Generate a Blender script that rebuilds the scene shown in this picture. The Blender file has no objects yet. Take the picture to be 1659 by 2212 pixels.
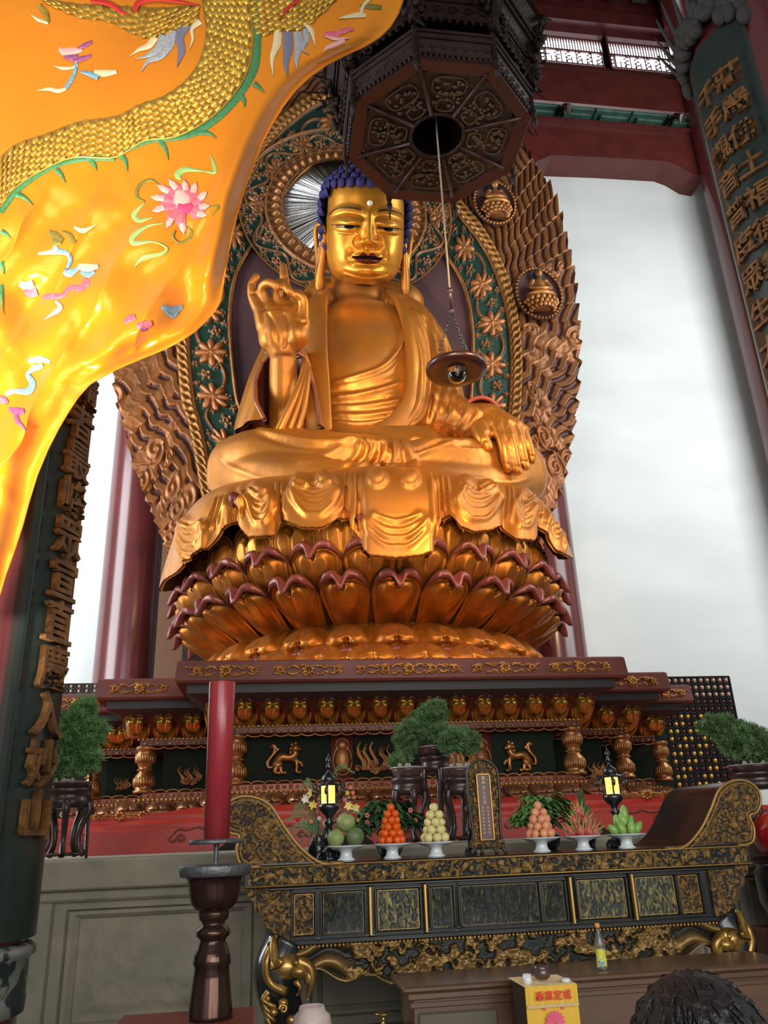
import bpy, math, random
import numpy as np
from mathutils import Vector, Matrix
from mathutils.geometry import tessellate_polygon
random.seed(7); rng = np.random.default_rng(7)
SC = bpy.context.scene; COL = SC.collection
PI = math.pi; R = math.radians
# ------------------------------------------------ camera
CAMLOC = np.array([-1.83, -14.5, 1.6]); YAW, PITCH, ROLL, FPX = 8.5, 21.8, -2.3, 1740.0
_y, _p, _r = R(YAW), R(PITCH), R(ROLL)
FW = np.array([math.sin(_y)*math.cos(_p), math.cos(_y)*math.cos(_p), math.sin(_p)])
_rt = np.array([math.cos(_y), -math.sin(_y), 0.0]); _up = np.cross(_rt, FW)
RT = _rt*math.cos(_r)+_up*math.sin(_r); UP = -_rt*math.sin(_r)+_up*math.cos(_r)
cd = bpy.data.cameras.new('camera'); cam = bpy.data.objects.new('camera', cd); COL.objects.link(cam)
cam.matrix_world = Matrix(((RT[0], UP[0], -FW[0], CAMLOC[0]), (RT[1], UP[1], -FW[1], CAMLOC[1]), (RT[2], UP[2], -FW[2], CAMLOC[2]), (0, 0, 0, 1)))
cd.sensor_fit = 'HORIZONTAL'; cd.sensor_width = 36; cd.lens = 36*FPX/1659; cd.clip_start = 0.05; cd.clip_end = 300
SC.camera = cam
# ------------------------------------------------ world, daylight, lamps, exposure
w = bpy.data.worlds.new('hall_air'); SC.world = w; w.use_nodes = True
w.node_tree.nodes['Background'].inputs[0].default_value = (0.68, 0.69, 0.68, 1)
w.node_tree.nodes['Background'].inputs[1].default_value = 0.38
SC.view_settings.view_transform = 'Standard'; SC.view_settings.look = 'None'
SC.view_settings.exposure = 0.0; SC.view_settings.gamma = 1.0; SC.view_settings.use_curve_mapping = False
try:
    SC.cycles.use_denoising = True; SC.cycles.max_bounces = 5; SC.cycles.diffuse_bounces = 3
    SC.cycles.glossy_bounces = 3; SC.cycles.transmission_bounces = 4; SC.cycles.transparent_max_bounces = 6
    SC.cycles.caustics_reflective = False; SC.cycles.caustics_refractive = False; SC.cycles.sample_clamp_indirect = 4
except Exception: pass
def aim(o, tgt):
    d = Vector(tgt)-o.location; o.rotation_euler = d.to_track_quat('-Z', 'Y').to_euler()
def area(name, loc, tgt, sx, sy, col, watts):
    l = bpy.data.lights.new(name, 'AREA'); l.shape = 'RECTANGLE'; l.size = sx; l.size_y = sy; l.color = col; l.energy = watts
    o = bpy.data.objects.new(name, l); COL.objects.link(o); o.location = loc; aim(o, tgt); return o
def spot(name, loc, tgt, ang, col, watts, rad=0.15, blend=0.6):
    l = bpy.data.lights.new(name, 'SPOT'); l.spot_size = R(ang); l.spot_blend = blend; l.color = col; l.energy = watts; l.shadow_soft_size = rad
    o = bpy.data.objects.new(name, l); COL.objects.link(o); o.location = loc; aim(o, tgt); return o
area('door_daylight', (-3, -26, 7), (0, 0, 9), 16, 9, (0.92, 0.95, 1.0), 1500)
area('low_front_fill', (1.5, -18.5, 2.6), (0, -7.5, 1.2), 9, 3, (1.0, 0.96, 0.88), 330)  # warm fill added low in front to brighten the table and stone
area('side_daylight', (-13, -3, 9), (-5, 5, 9), 6, 12, (0.93, 0.96, 1.0), 2600)
area('right_daylight', (12.0, -5, 13), (9.0, 5.2, 12), 8, 12, (0.95, 0.97, 0.97), 1900)
spot('altar_spot_left', (-0.7, -9.2, 8.2), (-0.6, -2.2, 7.6), 78, (1.0, 0.64, 0.34), 900, .25, .6)
spot('altar_spot_low', (0.6, -9.9, 2.4), (0, -1.5, 9.0), 46, (1.0, 0.62, 0.28), 800, .3, .6)
spot('altar_spot_right', (2.7, -7.7, 8.7), (0.5, -2, 7.2), 88, (1.0, 0.64, 0.34), 1050, .25, .6)
spot('face_spot', (-4.5, -7.5, 9.5), (-0.1, -0.8, 13), 34, (1.0, 0.80, 0.55), 700, 0.5)
spot('banner_spot', (-4.2, -14.3, 0.6), (-3.8, -10.5, 4.1), 48, (1.0, 0.93, 0.78), 7800, 0.25, 1.0)
# ------------------------------------------------ picture point -> place in the hall at a known distance
def at(px, py, Y=None, Z=None, X=None):
    px = np.asarray(px, float); py = np.asarray(py, float)
    d = FW*FPX + RT*(px[..., None]-829.5) + UP*(1106-py[..., None])
    if Y is not None: t = (np.asarray(Y, float)-CAMLOC[1])/d[..., 1]
    elif Z is not None: t = (Z-CAMLOC[2])/d[..., 2]
    else: t = (X-CAMLOC[0])/d[..., 0]
    return CAMLOC + d*t[..., None]
def proj(P):
    d = np.asarray(P, float)-CAMLOC; z = d@FW
    return 829.5+FPX*(d@RT)/z, 1106-FPX*(d@UP)/z
# ------------------------------------------------ tags and object helpers
def tag(o, label=None, cat=None, group=None, kind=None):
    if label: o['label'] = label
    if cat: o['category'] = cat
    if group: o['group'] = group
    if kind: o['kind'] = kind
    return o
def empty(name, loc, label, cat, group=None):
    o = bpy.data.objects.new(name, None); COL.objects.link(o); o.location = loc; o.empty_display_size = 0.1
    return tag(o, label, cat, group)
def mobj(name, V, F, mat, parent=None, smooth=True, colors=None, mi=None):
    V = np.asarray(V, float)
    me = bpy.data.meshes.new(name)
    if isinstance(F, np.ndarray) and F.ndim == 2:
        n, k = F.shape
        me.vertices.add(len(V)); me.vertices.foreach_set('co', V.ravel())
        me.loops.add(n*k); me.loops.foreach_set('vertex_index', F.ravel().astype(np.int32))
        me.polygons.add(n); me.polygons.foreach_set('loop_start', np.arange(0, n*k, k, dtype=np.int32))
        me.polygons.foreach_set('loop_total', np.full(n, k, dtype=np.int32))
        me.update(calc_edges=True)
    else:
        me.from_pydata([tuple(v) for v in V], [], [tuple(int(i) for i in f) for f in F]); me.update()
    for m in (mat if isinstance(mat, (list, tuple)) else [mat]): me.materials.append(m)
    if mi is not None: me.polygons.foreach_set('material_index', np.asarray(mi, np.int32))
    me.polygons.foreach_set('use_smooth', np.full(len(me.polygons), bool(smooth)))
    if colors is not None:
        c = np.ones((len(V), 4), np.float32); c[:, :3] = colors
        a = me.color_attributes.new('paint', 'FLOAT_COLOR', 'POINT'); a.data.foreach_set('color', c.ravel())
    me.validate()
    o = bpy.data.objects.new(name, me); COL.objects.link(o)
    if parent is not None:
        o.parent = parent; o.matrix_parent_inverse = Matrix.Translation(parent.location).inverted() if parent.parent is None else Matrix.Identity(4)
    return o
def gridF(n, m, cu=False, cv=False):
    i = np.arange(n if cu else n-1); j = np.arange(m if cv else m-1)
    I, J = np.meshgrid(i, j, indexing='ij'); I2 = (I+1) % n; J2 = (J+1) % m
    return np.stack([I*m+J, I2*m+J, I2*m+J2, I*m+J2], -1).reshape(-1, 4)
class MB:
    """collects pieces of ONE mesh"""
    def __init__(s): s.V = []; s.F = []; s.M = []; s.C = []; s.n = 0
    def add(s, V, F, mi=0, col=(1, 1, 1)):
        V = np.asarray(V, float).reshape(-1, 3)
        s.V.append(V)
        for f in F: s.F.append([int(i)+s.n for i in f])
        s.M += [mi]*len(F); s.C.append(np.broadcast_to(np.asarray(col, float), (len(V), 3))); s.n += len(V); return s
    def grid(s, P, cu=False, cv=False, mi=0, col=(1, 1, 1)):
        P = np.asarray(P, float); return s.add(P.reshape(-1, 3), gridF(P.shape[0], P.shape[1], cu, cv), mi, np.asarray(col).reshape(-1, 3) if np.ndim(col) > 1 else col)
    def box(s, lo, hi, mi=0, col=(1, 1, 1)):
        (a, b, c), (d, e, f) = lo, hi
        return s.add([(a, b, c), (d, b, c), (d, e, c), (a, e, c), (a, b, f), (d, b, f), (d, e, f), (a, e, f)],
                     [(0, 3, 2, 1), (4, 5, 6, 7), (0, 1, 5, 4), (1, 2, 6, 5), (2, 3, 7, 6), (3, 0, 4, 7)], mi, col)
    def cbox(s, lo, hi, b=0.01, mi=0, col=(1, 1, 1)):
        """box with bevelled edges"""
        lo = np.array(lo, float); hi = np.array(hi, float); b = min(b, 0.45*min(hi-lo))
        c = (lo+hi)/2; h = (hi-lo)/2; V = []; idx = {}
        for sx in (-1, 1):
            for sy in (-1, 1):
                for sz in (-1, 1):
                    sg = np.array([sx, sy, sz])
                    for ax in range(3):
                        hh = h-b; hh[ax] = h[ax]; idx[(sx, sy, sz, ax)] = len(V); V.append(c+sg*hh)
        F = []
        for ax in range(3):
            o1, o2 = [(1, 2), (2, 0), (0, 1)][ax]
            for sg in (-1, 1):
                q = []
                for a_, b_ in ((-1, -1), (1, -1), (1, 1), (-1, 1)):
                    k = [0, 0, 0]; k[ax] = sg; k[o1] = a_; k[o2] = b_; q.append(idx[(*k, ax)])
                F.append(q if sg > 0 else q[::-1])
        for ax in range(3):
            o1, o2 = [(1, 2), (2, 0), (0, 1)][ax]
            for a_ in (-1, 1):
                for b_ in (-1, 1):
                    def g(sg, m):
                        k = [0, 0, 0]; k[ax] = sg; k[o1] = a_; k[o2] = b_; return idx[(*k, m)]
                    q = [g(-1, o1), g(1, o1), g(1, o2), g(-1, o2)]
                    F.append(q if a_*b_ < 0 else q[::-1])
        for k in [(x, y, z) for x in (-1, 1) for y in (-1, 1) for z in (-1, 1)]:
            q = [idx[(*k, 0)], idx[(*k, 1)], idx[(*k, 2)]]; F.append(q if k[0]*k[1]*k[2] > 0 else q[::-1])
        return s.add(V, F, mi, col)
    def lathe(s, prof, c=(0, 0, 0), n=24, mi=0, col=(1, 1, 1), a0=0, a1=2*PI, sx=1, sy=1):
        full = abs(a1-a0-2*PI) < 1e-6
        t = np.linspace(a0, a1, n, endpoint=not full); pr = np.asarray(prof, float)
        P = np.stack([np.cos(t)[None]*pr[:, 0:1]*sx+c[0], np.sin(t)[None]*pr[:, 0:1]*sy+c[1], np.broadcast_to(pr[:, 1:2]+c[2], (len(pr), n))], -1)
        return s.grid(P[:, ::-1], cv=full, mi=mi, col=col)
    def tube(s, pts, r, n=8, mi=0, col=(1, 1, 1), cap=True, flat=1.0, up=None):
        P = np.asarray(pts, float); m = len(P); r = np.broadcast_to(np.asarray(r, float), (m,))
        T = np.gradient(P, axis=0); T /= np.linalg.norm(T, axis=1)[:, None]+1e-12
        nn = np.array(up, float) if up is not None else np.array([0, 0, 1.0]) if abs(T[0][2]) < .9 else np.array([1.0, 0, 0])
        V = []
        a = np.arange(n)*2*PI/n
        for k in range(m):
            nn = nn-T[k]*(nn@T[k]); nn /= np.linalg.norm(nn)+1e-12; b = np.cross(T[k], nn)
            V.append(P[k]+r[k]*(np.cos(a)[:, None]*nn*flat+np.sin(a)[:, None]*b))
        base = s.n; s.grid(np.array(V), cv=True, mi=mi, col=col)
        if cap:
            s.F.append([base+i for i in range(n)][::-1]); s.F.append([base+(m-1)*n+i for i in range(n)]); s.M += [mi, mi]
        return s
    def ball(s, c, r, n=12, m=8, mi=0, col=(1, 1, 1), rot=None):
        r = np.broadcast_to(np.asarray(r, float), (3,)); ph = np.linspace(0, PI, m+1); t = np.arange(n)*2*PI/n
        P = np.stack([np.sin(ph)[:, None]*np.cos(t), np.sin(ph)[:, None]*np.sin(t), np.broadcast_to(np.cos(ph)[:, None], (m+1, n))], -1)*r
        if rot is not None: P = P@np.asarray(rot).T
        return s.grid((P+np.asarray(c))[:, ::-1], cv=True, mi=mi, col=col)
    def prism(s, poly, d, mi=0, col=(1, 1, 1)):
        """poly (k,3) planar; extruded by vector d"""
        P = np.asarray(poly, float); d = np.asarray(d, float)
        P = P[np.linalg.norm(P-np.roll(P, 1, 0), axis=1) > 1.5e-3]; k = len(P); T = [list(range(k))]
        if k > 12:
            T = [list(t) for t in tessellate_polygon([[Vector(p) for p in P]])]; n0 = np.cross(P, np.roll(P, -1, 0)).sum(0)
            T = [t if np.cross(P[t[1]]-P[t[0]], P[t[2]]-P[t[0]])@n0 > 0 else t[::-1] for t in T]
        return s.add(np.vstack([P, P+d]), [t[::-1] for t in T]+[[i+k for i in t] for t in T]+[[i, (i+1) % k, k+(i+1) % k, k+i] for i in range(k)], mi, col)
    def disc(s, c, ax, r, n=16, mi=0, col=(1, 1, 1)):
        ax = Vector(ax).normalized(); a = np.array(ax.orthogonal().normalized()); b = np.cross(np.array(ax), a); t = np.arange(n)*2*PI/n
        return s.add(np.asarray(c)+r*(np.cos(t)[:, None]*a+np.sin(t)[:, None]*b), [list(range(n))], mi, col)
    def xf(s, M):
        M = np.array(M); s.V = [v@M[:3, :3].T+M[:3, 3] for v in s.V]; return s
    def build(s, name, mat, parent=None, smooth=True, paint=False):
        V = np.vstack(s.V)
        return mobj(name, V, s.F, mat, parent, smooth, np.vstack(s.C) if paint else None, s.M if isinstance(mat, (list, tuple)) else None)
def lerp(a, b, t): return a+(b-a)*t
def sm(e0, e1, x):
    t = np.clip((x-e0)/(e1-e0+1e-12), 0, 1); return t*t*(3-2*t)
def cr(pts, n):
    """Catmull-Rom through pts -> n samples"""
    P = np.asarray(pts, float); k = len(P); Q = np.vstack([2*P[0]-P[1], P, 2*P[-1]-P[-2]])
    t = np.linspace(0, k-1-1e-9, n); i = t.astype(int); f = (t-i)[:, None]
    a, b, c, d = Q[i], Q[i+1], Q[i+2], Q[i+3]
    return 0.5*((2*b)+(c-a)*f+(2*a-5*b+4*c-d)*f**2+(3*b-a-3*c+d)*f**3)
def segdist(X, Z, line):
    """distance from points to a polyline, and the parameter 0..1 along it"""
    L = np.asarray(line, float); best = np.full(X.shape, 1e9); tt = np.zeros(X.shape); n = len(L)-1
    for i in range(n):
        a, b = L[i], L[i+1]; d = b-a; l2 = d@d+1e-12
        t = np.clip(((X-a[0])*d[0]+(Z-a[1])*d[1])/l2, 0, 1)
        q = np.hypot(X-a[0]-t*d[0], Z-a[1]-t*d[1]); k = q < best
        best = np.where(k, q, best); tt = np.where(k, (i+t)/n, tt)
    return best, tt
def vnoise(X, Y, s, seed=0, oct=3):
    """cheap value noise on arrays"""
    out = 0; amp = 1; tot = 0
    for o in range(oct):
        g = np.random.default_rng(seed+o*17).random((64, 64)); x = X*s*2**o; y = Y*s*2**o
        xi = np.floor(x).astype(int); yi = np.floor(y).astype(int); fx = x-xi; fy = y-yi; fx = fx*fx*(3-2*fx); fy = fy*fy*(3-2*fy)
        a = g[xi % 64, yi % 64]; b = g[(xi+1) % 64, yi % 64]; c = g[xi % 64, (yi+1) % 64]; d = g[(xi+1) % 64, (yi+1) % 64]
        out = out+amp*(lerp(lerp(a, b, fx), lerp(c, d, fx), fy)); tot += amp; amp *= .5
    return out/tot
# ------------------------------------------------ materials
def mat(name, col=(.5, .5, .5), rough=.5, metal=0, col2=None, scale=3, bump=0, bscale=20, paint=False, coat=0, emit=None, estr=0, trans=0, stretch=None, mixlo=.35, mixhi=.65, spec=None, sheen=0, alpha=None, ior=None, rough2=None, detail=4):
    m = bpy.data.materials.new(name); m.use_nodes = True; nt = m.node_tree; N = nt.nodes; L = nt.links; b = N['Principled BSDF']
    b.inputs['Roughness'].default_value = rough; b.inputs['Metallic'].default_value = metal; b.inputs['Coat Weight'].default_value = coat
    b.inputs['Coat Roughness'].default_value = .15
    if spec is not None: b.inputs['Specular IOR Level'].default_value = spec
    if ior: b.inputs['IOR'].default_value = ior
    if trans: b.inputs['Transmission Weight'].default_value = trans
    if sheen: b.inputs['Sheen Weight'].default_value = sheen
    b.inputs['Base Color'].default_value = (*col, 1)
    if emit: b.inputs['Emission Color'].default_value = (*emit, 1); b.inputs['Emission Strength'].default_value = estr
    tc = N.new('ShaderNodeTexCoord'); mp = N.new('ShaderNodeMapping'); L.new(tc.outputs['Object'], mp.inputs[0])
    if stretch: mp.inputs['Scale'].default_value = stretch
    base = None
    if paint:
        va = N.new('ShaderNodeVertexColor'); va.layer_name = 'paint'; base = va.outputs[0]
    if col2 is not None or rough2 is not None:
        nz = N.new('ShaderNodeTexNoise'); nz.inputs['Scale'].default_value = scale; nz.inputs['Detail'].default_value = detail; L.new(mp.outputs[0], nz.inputs['Vector'])
        cr_ = N.new('ShaderNodeMapRange'); cr_.inputs[1].default_value = mixlo; cr_.inputs[2].default_value = mixhi; L.new(nz.outputs[0], cr_.inputs[0])
    if col2 is not None:
        mx = N.new('ShaderNodeMix'); mx.data_type = 'RGBA'; L.new(cr_.outputs[0], mx.inputs[0]); mx.inputs[6].default_value = (*col, 1); mx.inputs[7].default_value = (*col2, 1)
        if base is not None:
            m2 = N.new('ShaderNodeMix'); m2.data_type = 'RGBA'; m2.blend_type = 'MULTIPLY'; m2.inputs[0].default_value = 1; L.new(base, m2.inputs[6]); L.new(mx.outputs[2], m2.inputs[7]); base = m2.outputs[2]
        else: base = mx.outputs[2]
    if base is not None: L.new(base, b.inputs['Base Color'])
    if rough2 is not None:
        r2 = N.new('ShaderNodeMapRange'); L.new(cr_.outputs[0], r2.inputs[0]); r2.inputs[3].default_value = rough; r2.inputs[4].default_value = rough2; L.new(r2.outputs[0], b.inputs['Roughness'])
    if bump:
        nb = N.new('ShaderNodeTexNoise'); nb.inputs['Scale'].default_value = bscale; nb.inputs['Detail'].default_value = 3; L.new(mp.outputs[0], nb.inputs['Vector'])
        bp = N.new('ShaderNodeBump'); bp.inputs['Strength'].default_value = bump; bp.inputs['Distance'].default_value = .02; L.new(nb.outputs[0], bp.inputs['Height']); L.new(bp.outputs[0], b.inputs['Normal'])
    if alpha is not None: b.inputs['Alpha'].default_value = alpha
    return m
def carved_mat(name, gold, dark, scale, lo=.5, hi=.56, rough=.4, metal=.6, depth=.03, stretch=None, warp=1.5):
    """gilded figures raised on a dark lacquer ground"""
    m = mat(name, dark, rough, 0, stretch=stretch); nt = m.node_tree; N = nt.nodes; L = nt.links; b = N['Principled BSDF']; mp = N['Mapping']
    n1 = N.new('ShaderNodeTexNoise'); n1.inputs['Scale'].default_value = scale; n1.inputs['Detail'].default_value = 4; n1.inputs['Distortion'].default_value = warp; L.new(mp.outputs[0], n1.inputs['Vector'])
    r = N.new('ShaderNodeMapRange'); r.inputs[1].default_value = lo; r.inputs[2].default_value = hi; L.new(n1.outputs[0], r.inputs[0])
    mx = N.new('ShaderNodeMix'); mx.data_type = 'RGBA'; L.new(r.outputs[0], mx.inputs[0]); mx.inputs[6].default_value = (*dark, 1); mx.inputs[7].default_value = (*gold, 1); L.new(mx.outputs[2], b.inputs['Base Color'])
    ml = N.new('ShaderNodeMath'); ml.operation = 'MULTIPLY'; ml.inputs[1].default_value = metal; L.new(r.outputs[0], ml.inputs[0]); L.new(ml.outputs[0], b.inputs['Metallic'])
    bp = N.new('ShaderNodeBump'); bp.inputs['Strength'].default_value = 1; bp.inputs['Distance'].default_value = depth; L.new(n1.outputs[0], bp.inputs['Height']); L.new(bp.outputs[0], b.inputs['Normal'])
    return m
GOLD = mat('gilding', (.60, .225, .028), .34, .66, col2=(.38, .155, .035), scale=1.3, bump=.10, bscale=9, rough2=.52)
GOLDP = mat('gilding_painted', (1, 1, 1), .28, .66, col2=(.84, .80, .8), scale=1.8, bump=.05, bscale=8, paint=True, rough2=.42)
GOLDB = mat('bright_leaf_gold', (.85, .50, .10), .3, .85, col2=(.45, .22, .04), scale=14, bump=.25, bscale=40)
GOLDD = mat('aged_gilding', (.50, .22, .06), .42, .6, col2=(.26, .10, .04), scale=3, bump=.3, bscale=30)
RELIEF = mat('painted_relief', (1, 1, 1), .42, .45, paint=True, bump=.2, bscale=30)
MAROON = mat('maroon_lacquer', (.115, .022, .018), .35, 0, col2=(.085, .016, .014), scale=2, bump=.05)
COLM = mat('maroon_column_lacquer', (.12, .022, .022), .22, 0, col2=(.09, .018, .02), scale=1.2, bump=.08, bscale=2, coat=.3)
BOARDM = mat('dull_purple_board', (.085, .035, .038), .7, 0, col2=(.07, .028, .03), scale=2)
REDM = mat('red_lacquer', (.55, .035, .02), .4, 0, col2=(.40, .03, .018), scale=2, bump=.05)
BLACKL = mat('black_lacquer', (.012, .014, .014), .22, 0, coat=.4)
DARKW = mat('dark_brown_wood', (.035, .016, .011), .35, 0, col2=(.022, .010, .008), scale=4, bump=.1, coat=.2)
WALLM = mat('white_plaster', (.68, .71, .70), .85, 0, col2=(.60, .63, .62), scale=.5, bump=.1, bscale=1.5, stretch=(.5, 1, 1.4))
STONE = mat('grey_green_stone', (.37, .335, .245), .75, 0, col2=(.27, .25, .185), scale=3, bump=.4, bscale=9)
PORC = mat('white_porcelain', (.72, .76, .76), .12, 0, coat=.5)
# ================================================= the hall
def struct(mb, name, m, smooth=False):
    o = mb.build(name, m, smooth=smooth); o['kind'] = 'structure'; return o
def A(px, py, Y): return at(px, py, Y=Y)
struct(MB().box((-20, -28, -.2), (20, 6, 0)), 'floor', mat('floor_stone', (.16, .15, .14), .35, col2=(.12, .115, .11), scale=1))
ZB2T = A(1320, 282, 4.4)[2]; ZB2B = A(1320, 343, 4.4)[2]; ZB1T = A(1320, 162, 4.3)[2]; ZB1B = A(1320, 238, 4.3)[2]
ZW0 = A(1320, 159, 5.2)[2]; ZW1 = A(1320, 90, 5.2)[2]
struct(MB().box((-20, 5.2, 0), (20, 5.6, ZW0-.05)).box((-20, 5.2, ZW1+.05), (20, 5.6, 36)), 'wall_back', WALLM)
struct(MB().box((-20.4, -28, 0), (-20, 5.6, 36)), 'wall_left', WALLM)
struct(MB().box((20, -28, 0), (20.4, 5.6, 36)), 'wall_right', WALLM)
DG = mat('dim_green_ceiling_paint', (.035, .055, .045), .7, col2=(.05, .035, .02), scale=1.5)
cm = MB(); cm.box((-20, -28, 34), (20, 5.6, 34.3), 0)
for k in range(14): cm.box((-20, -27+k*2.4, 33.6), (20, -26.7+k*2.4, 34), 1)
for k in range(16): cm.box((-19+k*2.5, -28, 33.7), (-18.7+k*2.5, 5.2, 34), 1)
struct(cm, 'ceiling', [DG, MAROON])
# upper wall cladding above the window and the coloured beam ends seen at the top
hm = MB(); hm.box((-20, 4.7, ZW1+.25), (20, 5.2, ZW1+.9), 0).box((-20, 5.0, ZW1+.9), (20, 5.2, 33.6), 0)
hm.box((-20, 4.2, ZW1+2.2), (20, 4.9, ZW1+3.2), 1)
for k in range(24): hm.cbox((-13+k*1.15, 3.9, ZW1+1.6), (-12.4+k*1.15, 4.8, ZW1+2.1), .05, 1)
struct(hm, 'trim_1', [MAROON, DG])
struct(MB().cbox((-20, 4.2, ZB1B), (12.2, 5.2, ZB1T), .06), 'trim_2', MAROON)
# lower beam with stepped ends
pb = [A(x, y, 4.3) for x, y in ((1150, 356), (1165, 346), (1192, 335), (1310, 340), (1438, 348), (1465, 358), (1495, 376), (1522, 381))]
poly = [(p[0], 4.3, p[2]) for p in pb]+[(12.3, 4.3, ZB2T), (poly0 := pb[0][0], 4.3, ZB2T)]
bm_ = MB().prism(poly, (0, .9, 0)); bm_.box((-20, 4.3, ZB2B), (pb[0][0], 5.2, ZB2T)); bm_.box((-20, 4.15, ZB2T), (12.3, 5.2, ZB2T+.12))
struct(bm_, 'trim_3', MAROON)
GRN = mat('dull_green_paint', (.045, .12, .09), .6, col2=(.03, .07, .05), scale=3)
BLK = mat('gap_shade_black', (.006, .006, .006), .8)  # near-black board behind the brackets paints the shade of the gap
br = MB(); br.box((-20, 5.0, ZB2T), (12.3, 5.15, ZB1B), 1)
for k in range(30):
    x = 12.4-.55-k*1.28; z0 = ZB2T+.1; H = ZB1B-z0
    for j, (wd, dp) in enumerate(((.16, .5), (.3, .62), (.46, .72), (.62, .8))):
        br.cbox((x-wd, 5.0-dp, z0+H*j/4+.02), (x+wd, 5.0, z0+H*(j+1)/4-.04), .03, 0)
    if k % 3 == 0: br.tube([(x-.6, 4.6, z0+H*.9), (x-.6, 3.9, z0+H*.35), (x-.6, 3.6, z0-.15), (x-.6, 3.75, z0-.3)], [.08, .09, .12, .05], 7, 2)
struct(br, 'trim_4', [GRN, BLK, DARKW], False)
# clerestory window with lattice, lit by the sky behind
SKYG = mat('bright_overcast_glass', (.8, .85, .9), .5, emit=(.86, .93, 1.0), estr=5)
xs = [12.0-2.62*k for k in range(8)]
for k in range(6):
    x1 = A(1452, 130, 5.2)[0]-.02-k*2.64; x0 = x1-2.5
    wf = MB(); wf.box((x0-.14, 5.0, ZW0-.05), (x0, 5.3, ZW1+.1)).box((x1, 5.0, ZW0-.05), (x1+.05, 5.3, ZW1+.1)).box((x0, 5.0, ZW1-.02), (x1, 5.3, ZW1+.25)).box((x0-.14, 5.0, ZW0-.12), (x1, 5.3, ZW0))
    wn = wf.build('window_%d' % (k+1), MAROON, smooth=False); wn['kind'] = 'structure'
    lt = MB(); H = ZW1-ZW0; wd = x1-x0; t = .035
    for i in range(25): lt.box((x0+wd*i/24-t/2, 5.22, ZW0+H*.62), (x0+wd*i/24+t/2, 5.26, ZW1))
    for z in (.62, .985): lt.box((x0, 5.21, ZW0+H*z-t), (x1, 5.27, ZW0+H*z+t))
    for i in range(11): lt.box((x0, 5.22, ZW0+H*(.02+.055*i)-t/2), (x1, 5.26, ZW0+H*(.02+.055*i)+t/2)) if i in (0, 1, 2, 3, 4) else [lt.box((x0+wd*(q+.08*((i+q*12) % 2))-.0, 5.22, ZW0+H*(.02+.055*i)-t/2), (x0+wd*(q+.11), 5.26, ZW0+H*(.02+.055*i)+t/2)) for q in np.arange(0, .9, .165)]
    for i in range(13): lt.box((x0+wd*(i+.5)/13-t/2, 5.22, ZW0+H*.24), (x0+wd*(i+.5)/13+t/2, 5.26, ZW0+H*(.62 if i % 3 == 1 else .42)))
    for i in range(40): lt.box((x0+wd*i/39-.012, 5.22, ZW0), (x0+wd*i/39+.012, 5.26, ZW0+H*.24))
    lt.build('lattice', MAROON, wn, smooth=False)
    MB().box((x0, 5.4, ZW0), (x1, 5.42, ZW1)).build('pane', SKYG, wn, smooth=False)
# columns
def column(x, y, r, z1, label, name='column', z0=0):
    c = empty(name, (x, y, z0), label, 'column')
    MB().lathe([(r, z0), (r, z1)], (x, y, 0), 48).build('shaft', COLM, c)
    MB().lathe([(r*1.0, z0), (r*1.07, z0), (r*1.08, z0+.25), (r*1.05, z0+.42), (r, z0+.45)], (x, y, 0), 48).build('base', STONE, c)
    return c
cl = column(-4.95, 3.9, .72, 34, 'thick maroon column behind the left side of the lotus throne')
column(4.95, 3.9, .72, 34, 'maroon column behind the right side of the lotus throne')
fr = column(A(1521, 379, 4.0)[0]+.72, 4.0, .72, 34, 'tall maroon column at the end of the white wall on the right')
MB().tube([A(1574, 440, 3.15), A(1580, 470, 3.15), A(1592, 500, 3.15)], .05, 6).build('iron_fitting', BLACKL, fr)
# inner lining panel left of the throne (brown plank seen between column and throne)
MB().box((-4.2, 2.6, 3.76), (-3.65, 2.75, 8)).build('wooden_panel', mat('plank', (.16, .07, .03), .5), None, False)
bpy.data.objects['wooden_panel']['label'] = 'narrow brown upright plank between the left rear column and the throne'; bpy.data.objects['wooden_panel']['category'] = 'panel'
# ---- lettering
FONT_SIZE = 1.0
def glyph(ch, name, mt, parent, M, size, ext, offset=.012):
    c = bpy.data.curves.new('glyph', 'FONT'); c.body = ch; c.size = size; c.extrude = ext; c.offset = offset*size; c.align_x = 'CENTER'; c.align_y = 'CENTER'; c.resolution_u = 3
    o = bpy.data.objects.new('glyph', c); COL.objects.link(o)
    dg = bpy.context.evaluated_depsgraph_get(); me = bpy.data.meshes.new_from_object(o.evaluated_get(dg)); bpy.data.objects.remove(o)
    me.transform(M); me.materials.clear(); me.materials.append(mt)
    q = bpy.data.objects.new(name, me); COL.objects.link(q)
    if parent is not None:
        q.parent = parent; q.matrix_parent_inverse = Matrix.Translation(parent.location).inverted() if parent.parent is None else Matrix.Identity(4)
    return q
def frame(o, xa, za):
    """matrix with local x -> xa, local y -> za (up on the sheet)"""
    xa = Vector(xa).normalized(); za = Vector(za).normalized(); n = xa.cross(za)
    return Matrix(((xa[0], za[0], n[0], o[0]), (xa[1], za[1], n[1], o[1]), (xa[2], za[2], n[2], o[2]), (0, 0, 0, 1)))
BOARDG = mat('black_green_board_lacquer', (.012, .022, .018), .4, col2=(.02, .028, .024), scale=2, coat=.2)
CHARG = mat('worn_gilt_characters', (.26, .12, .035), .5, .4, col2=(.11, .05, .02), scale=9, bump=.5, bscale=25)
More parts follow.
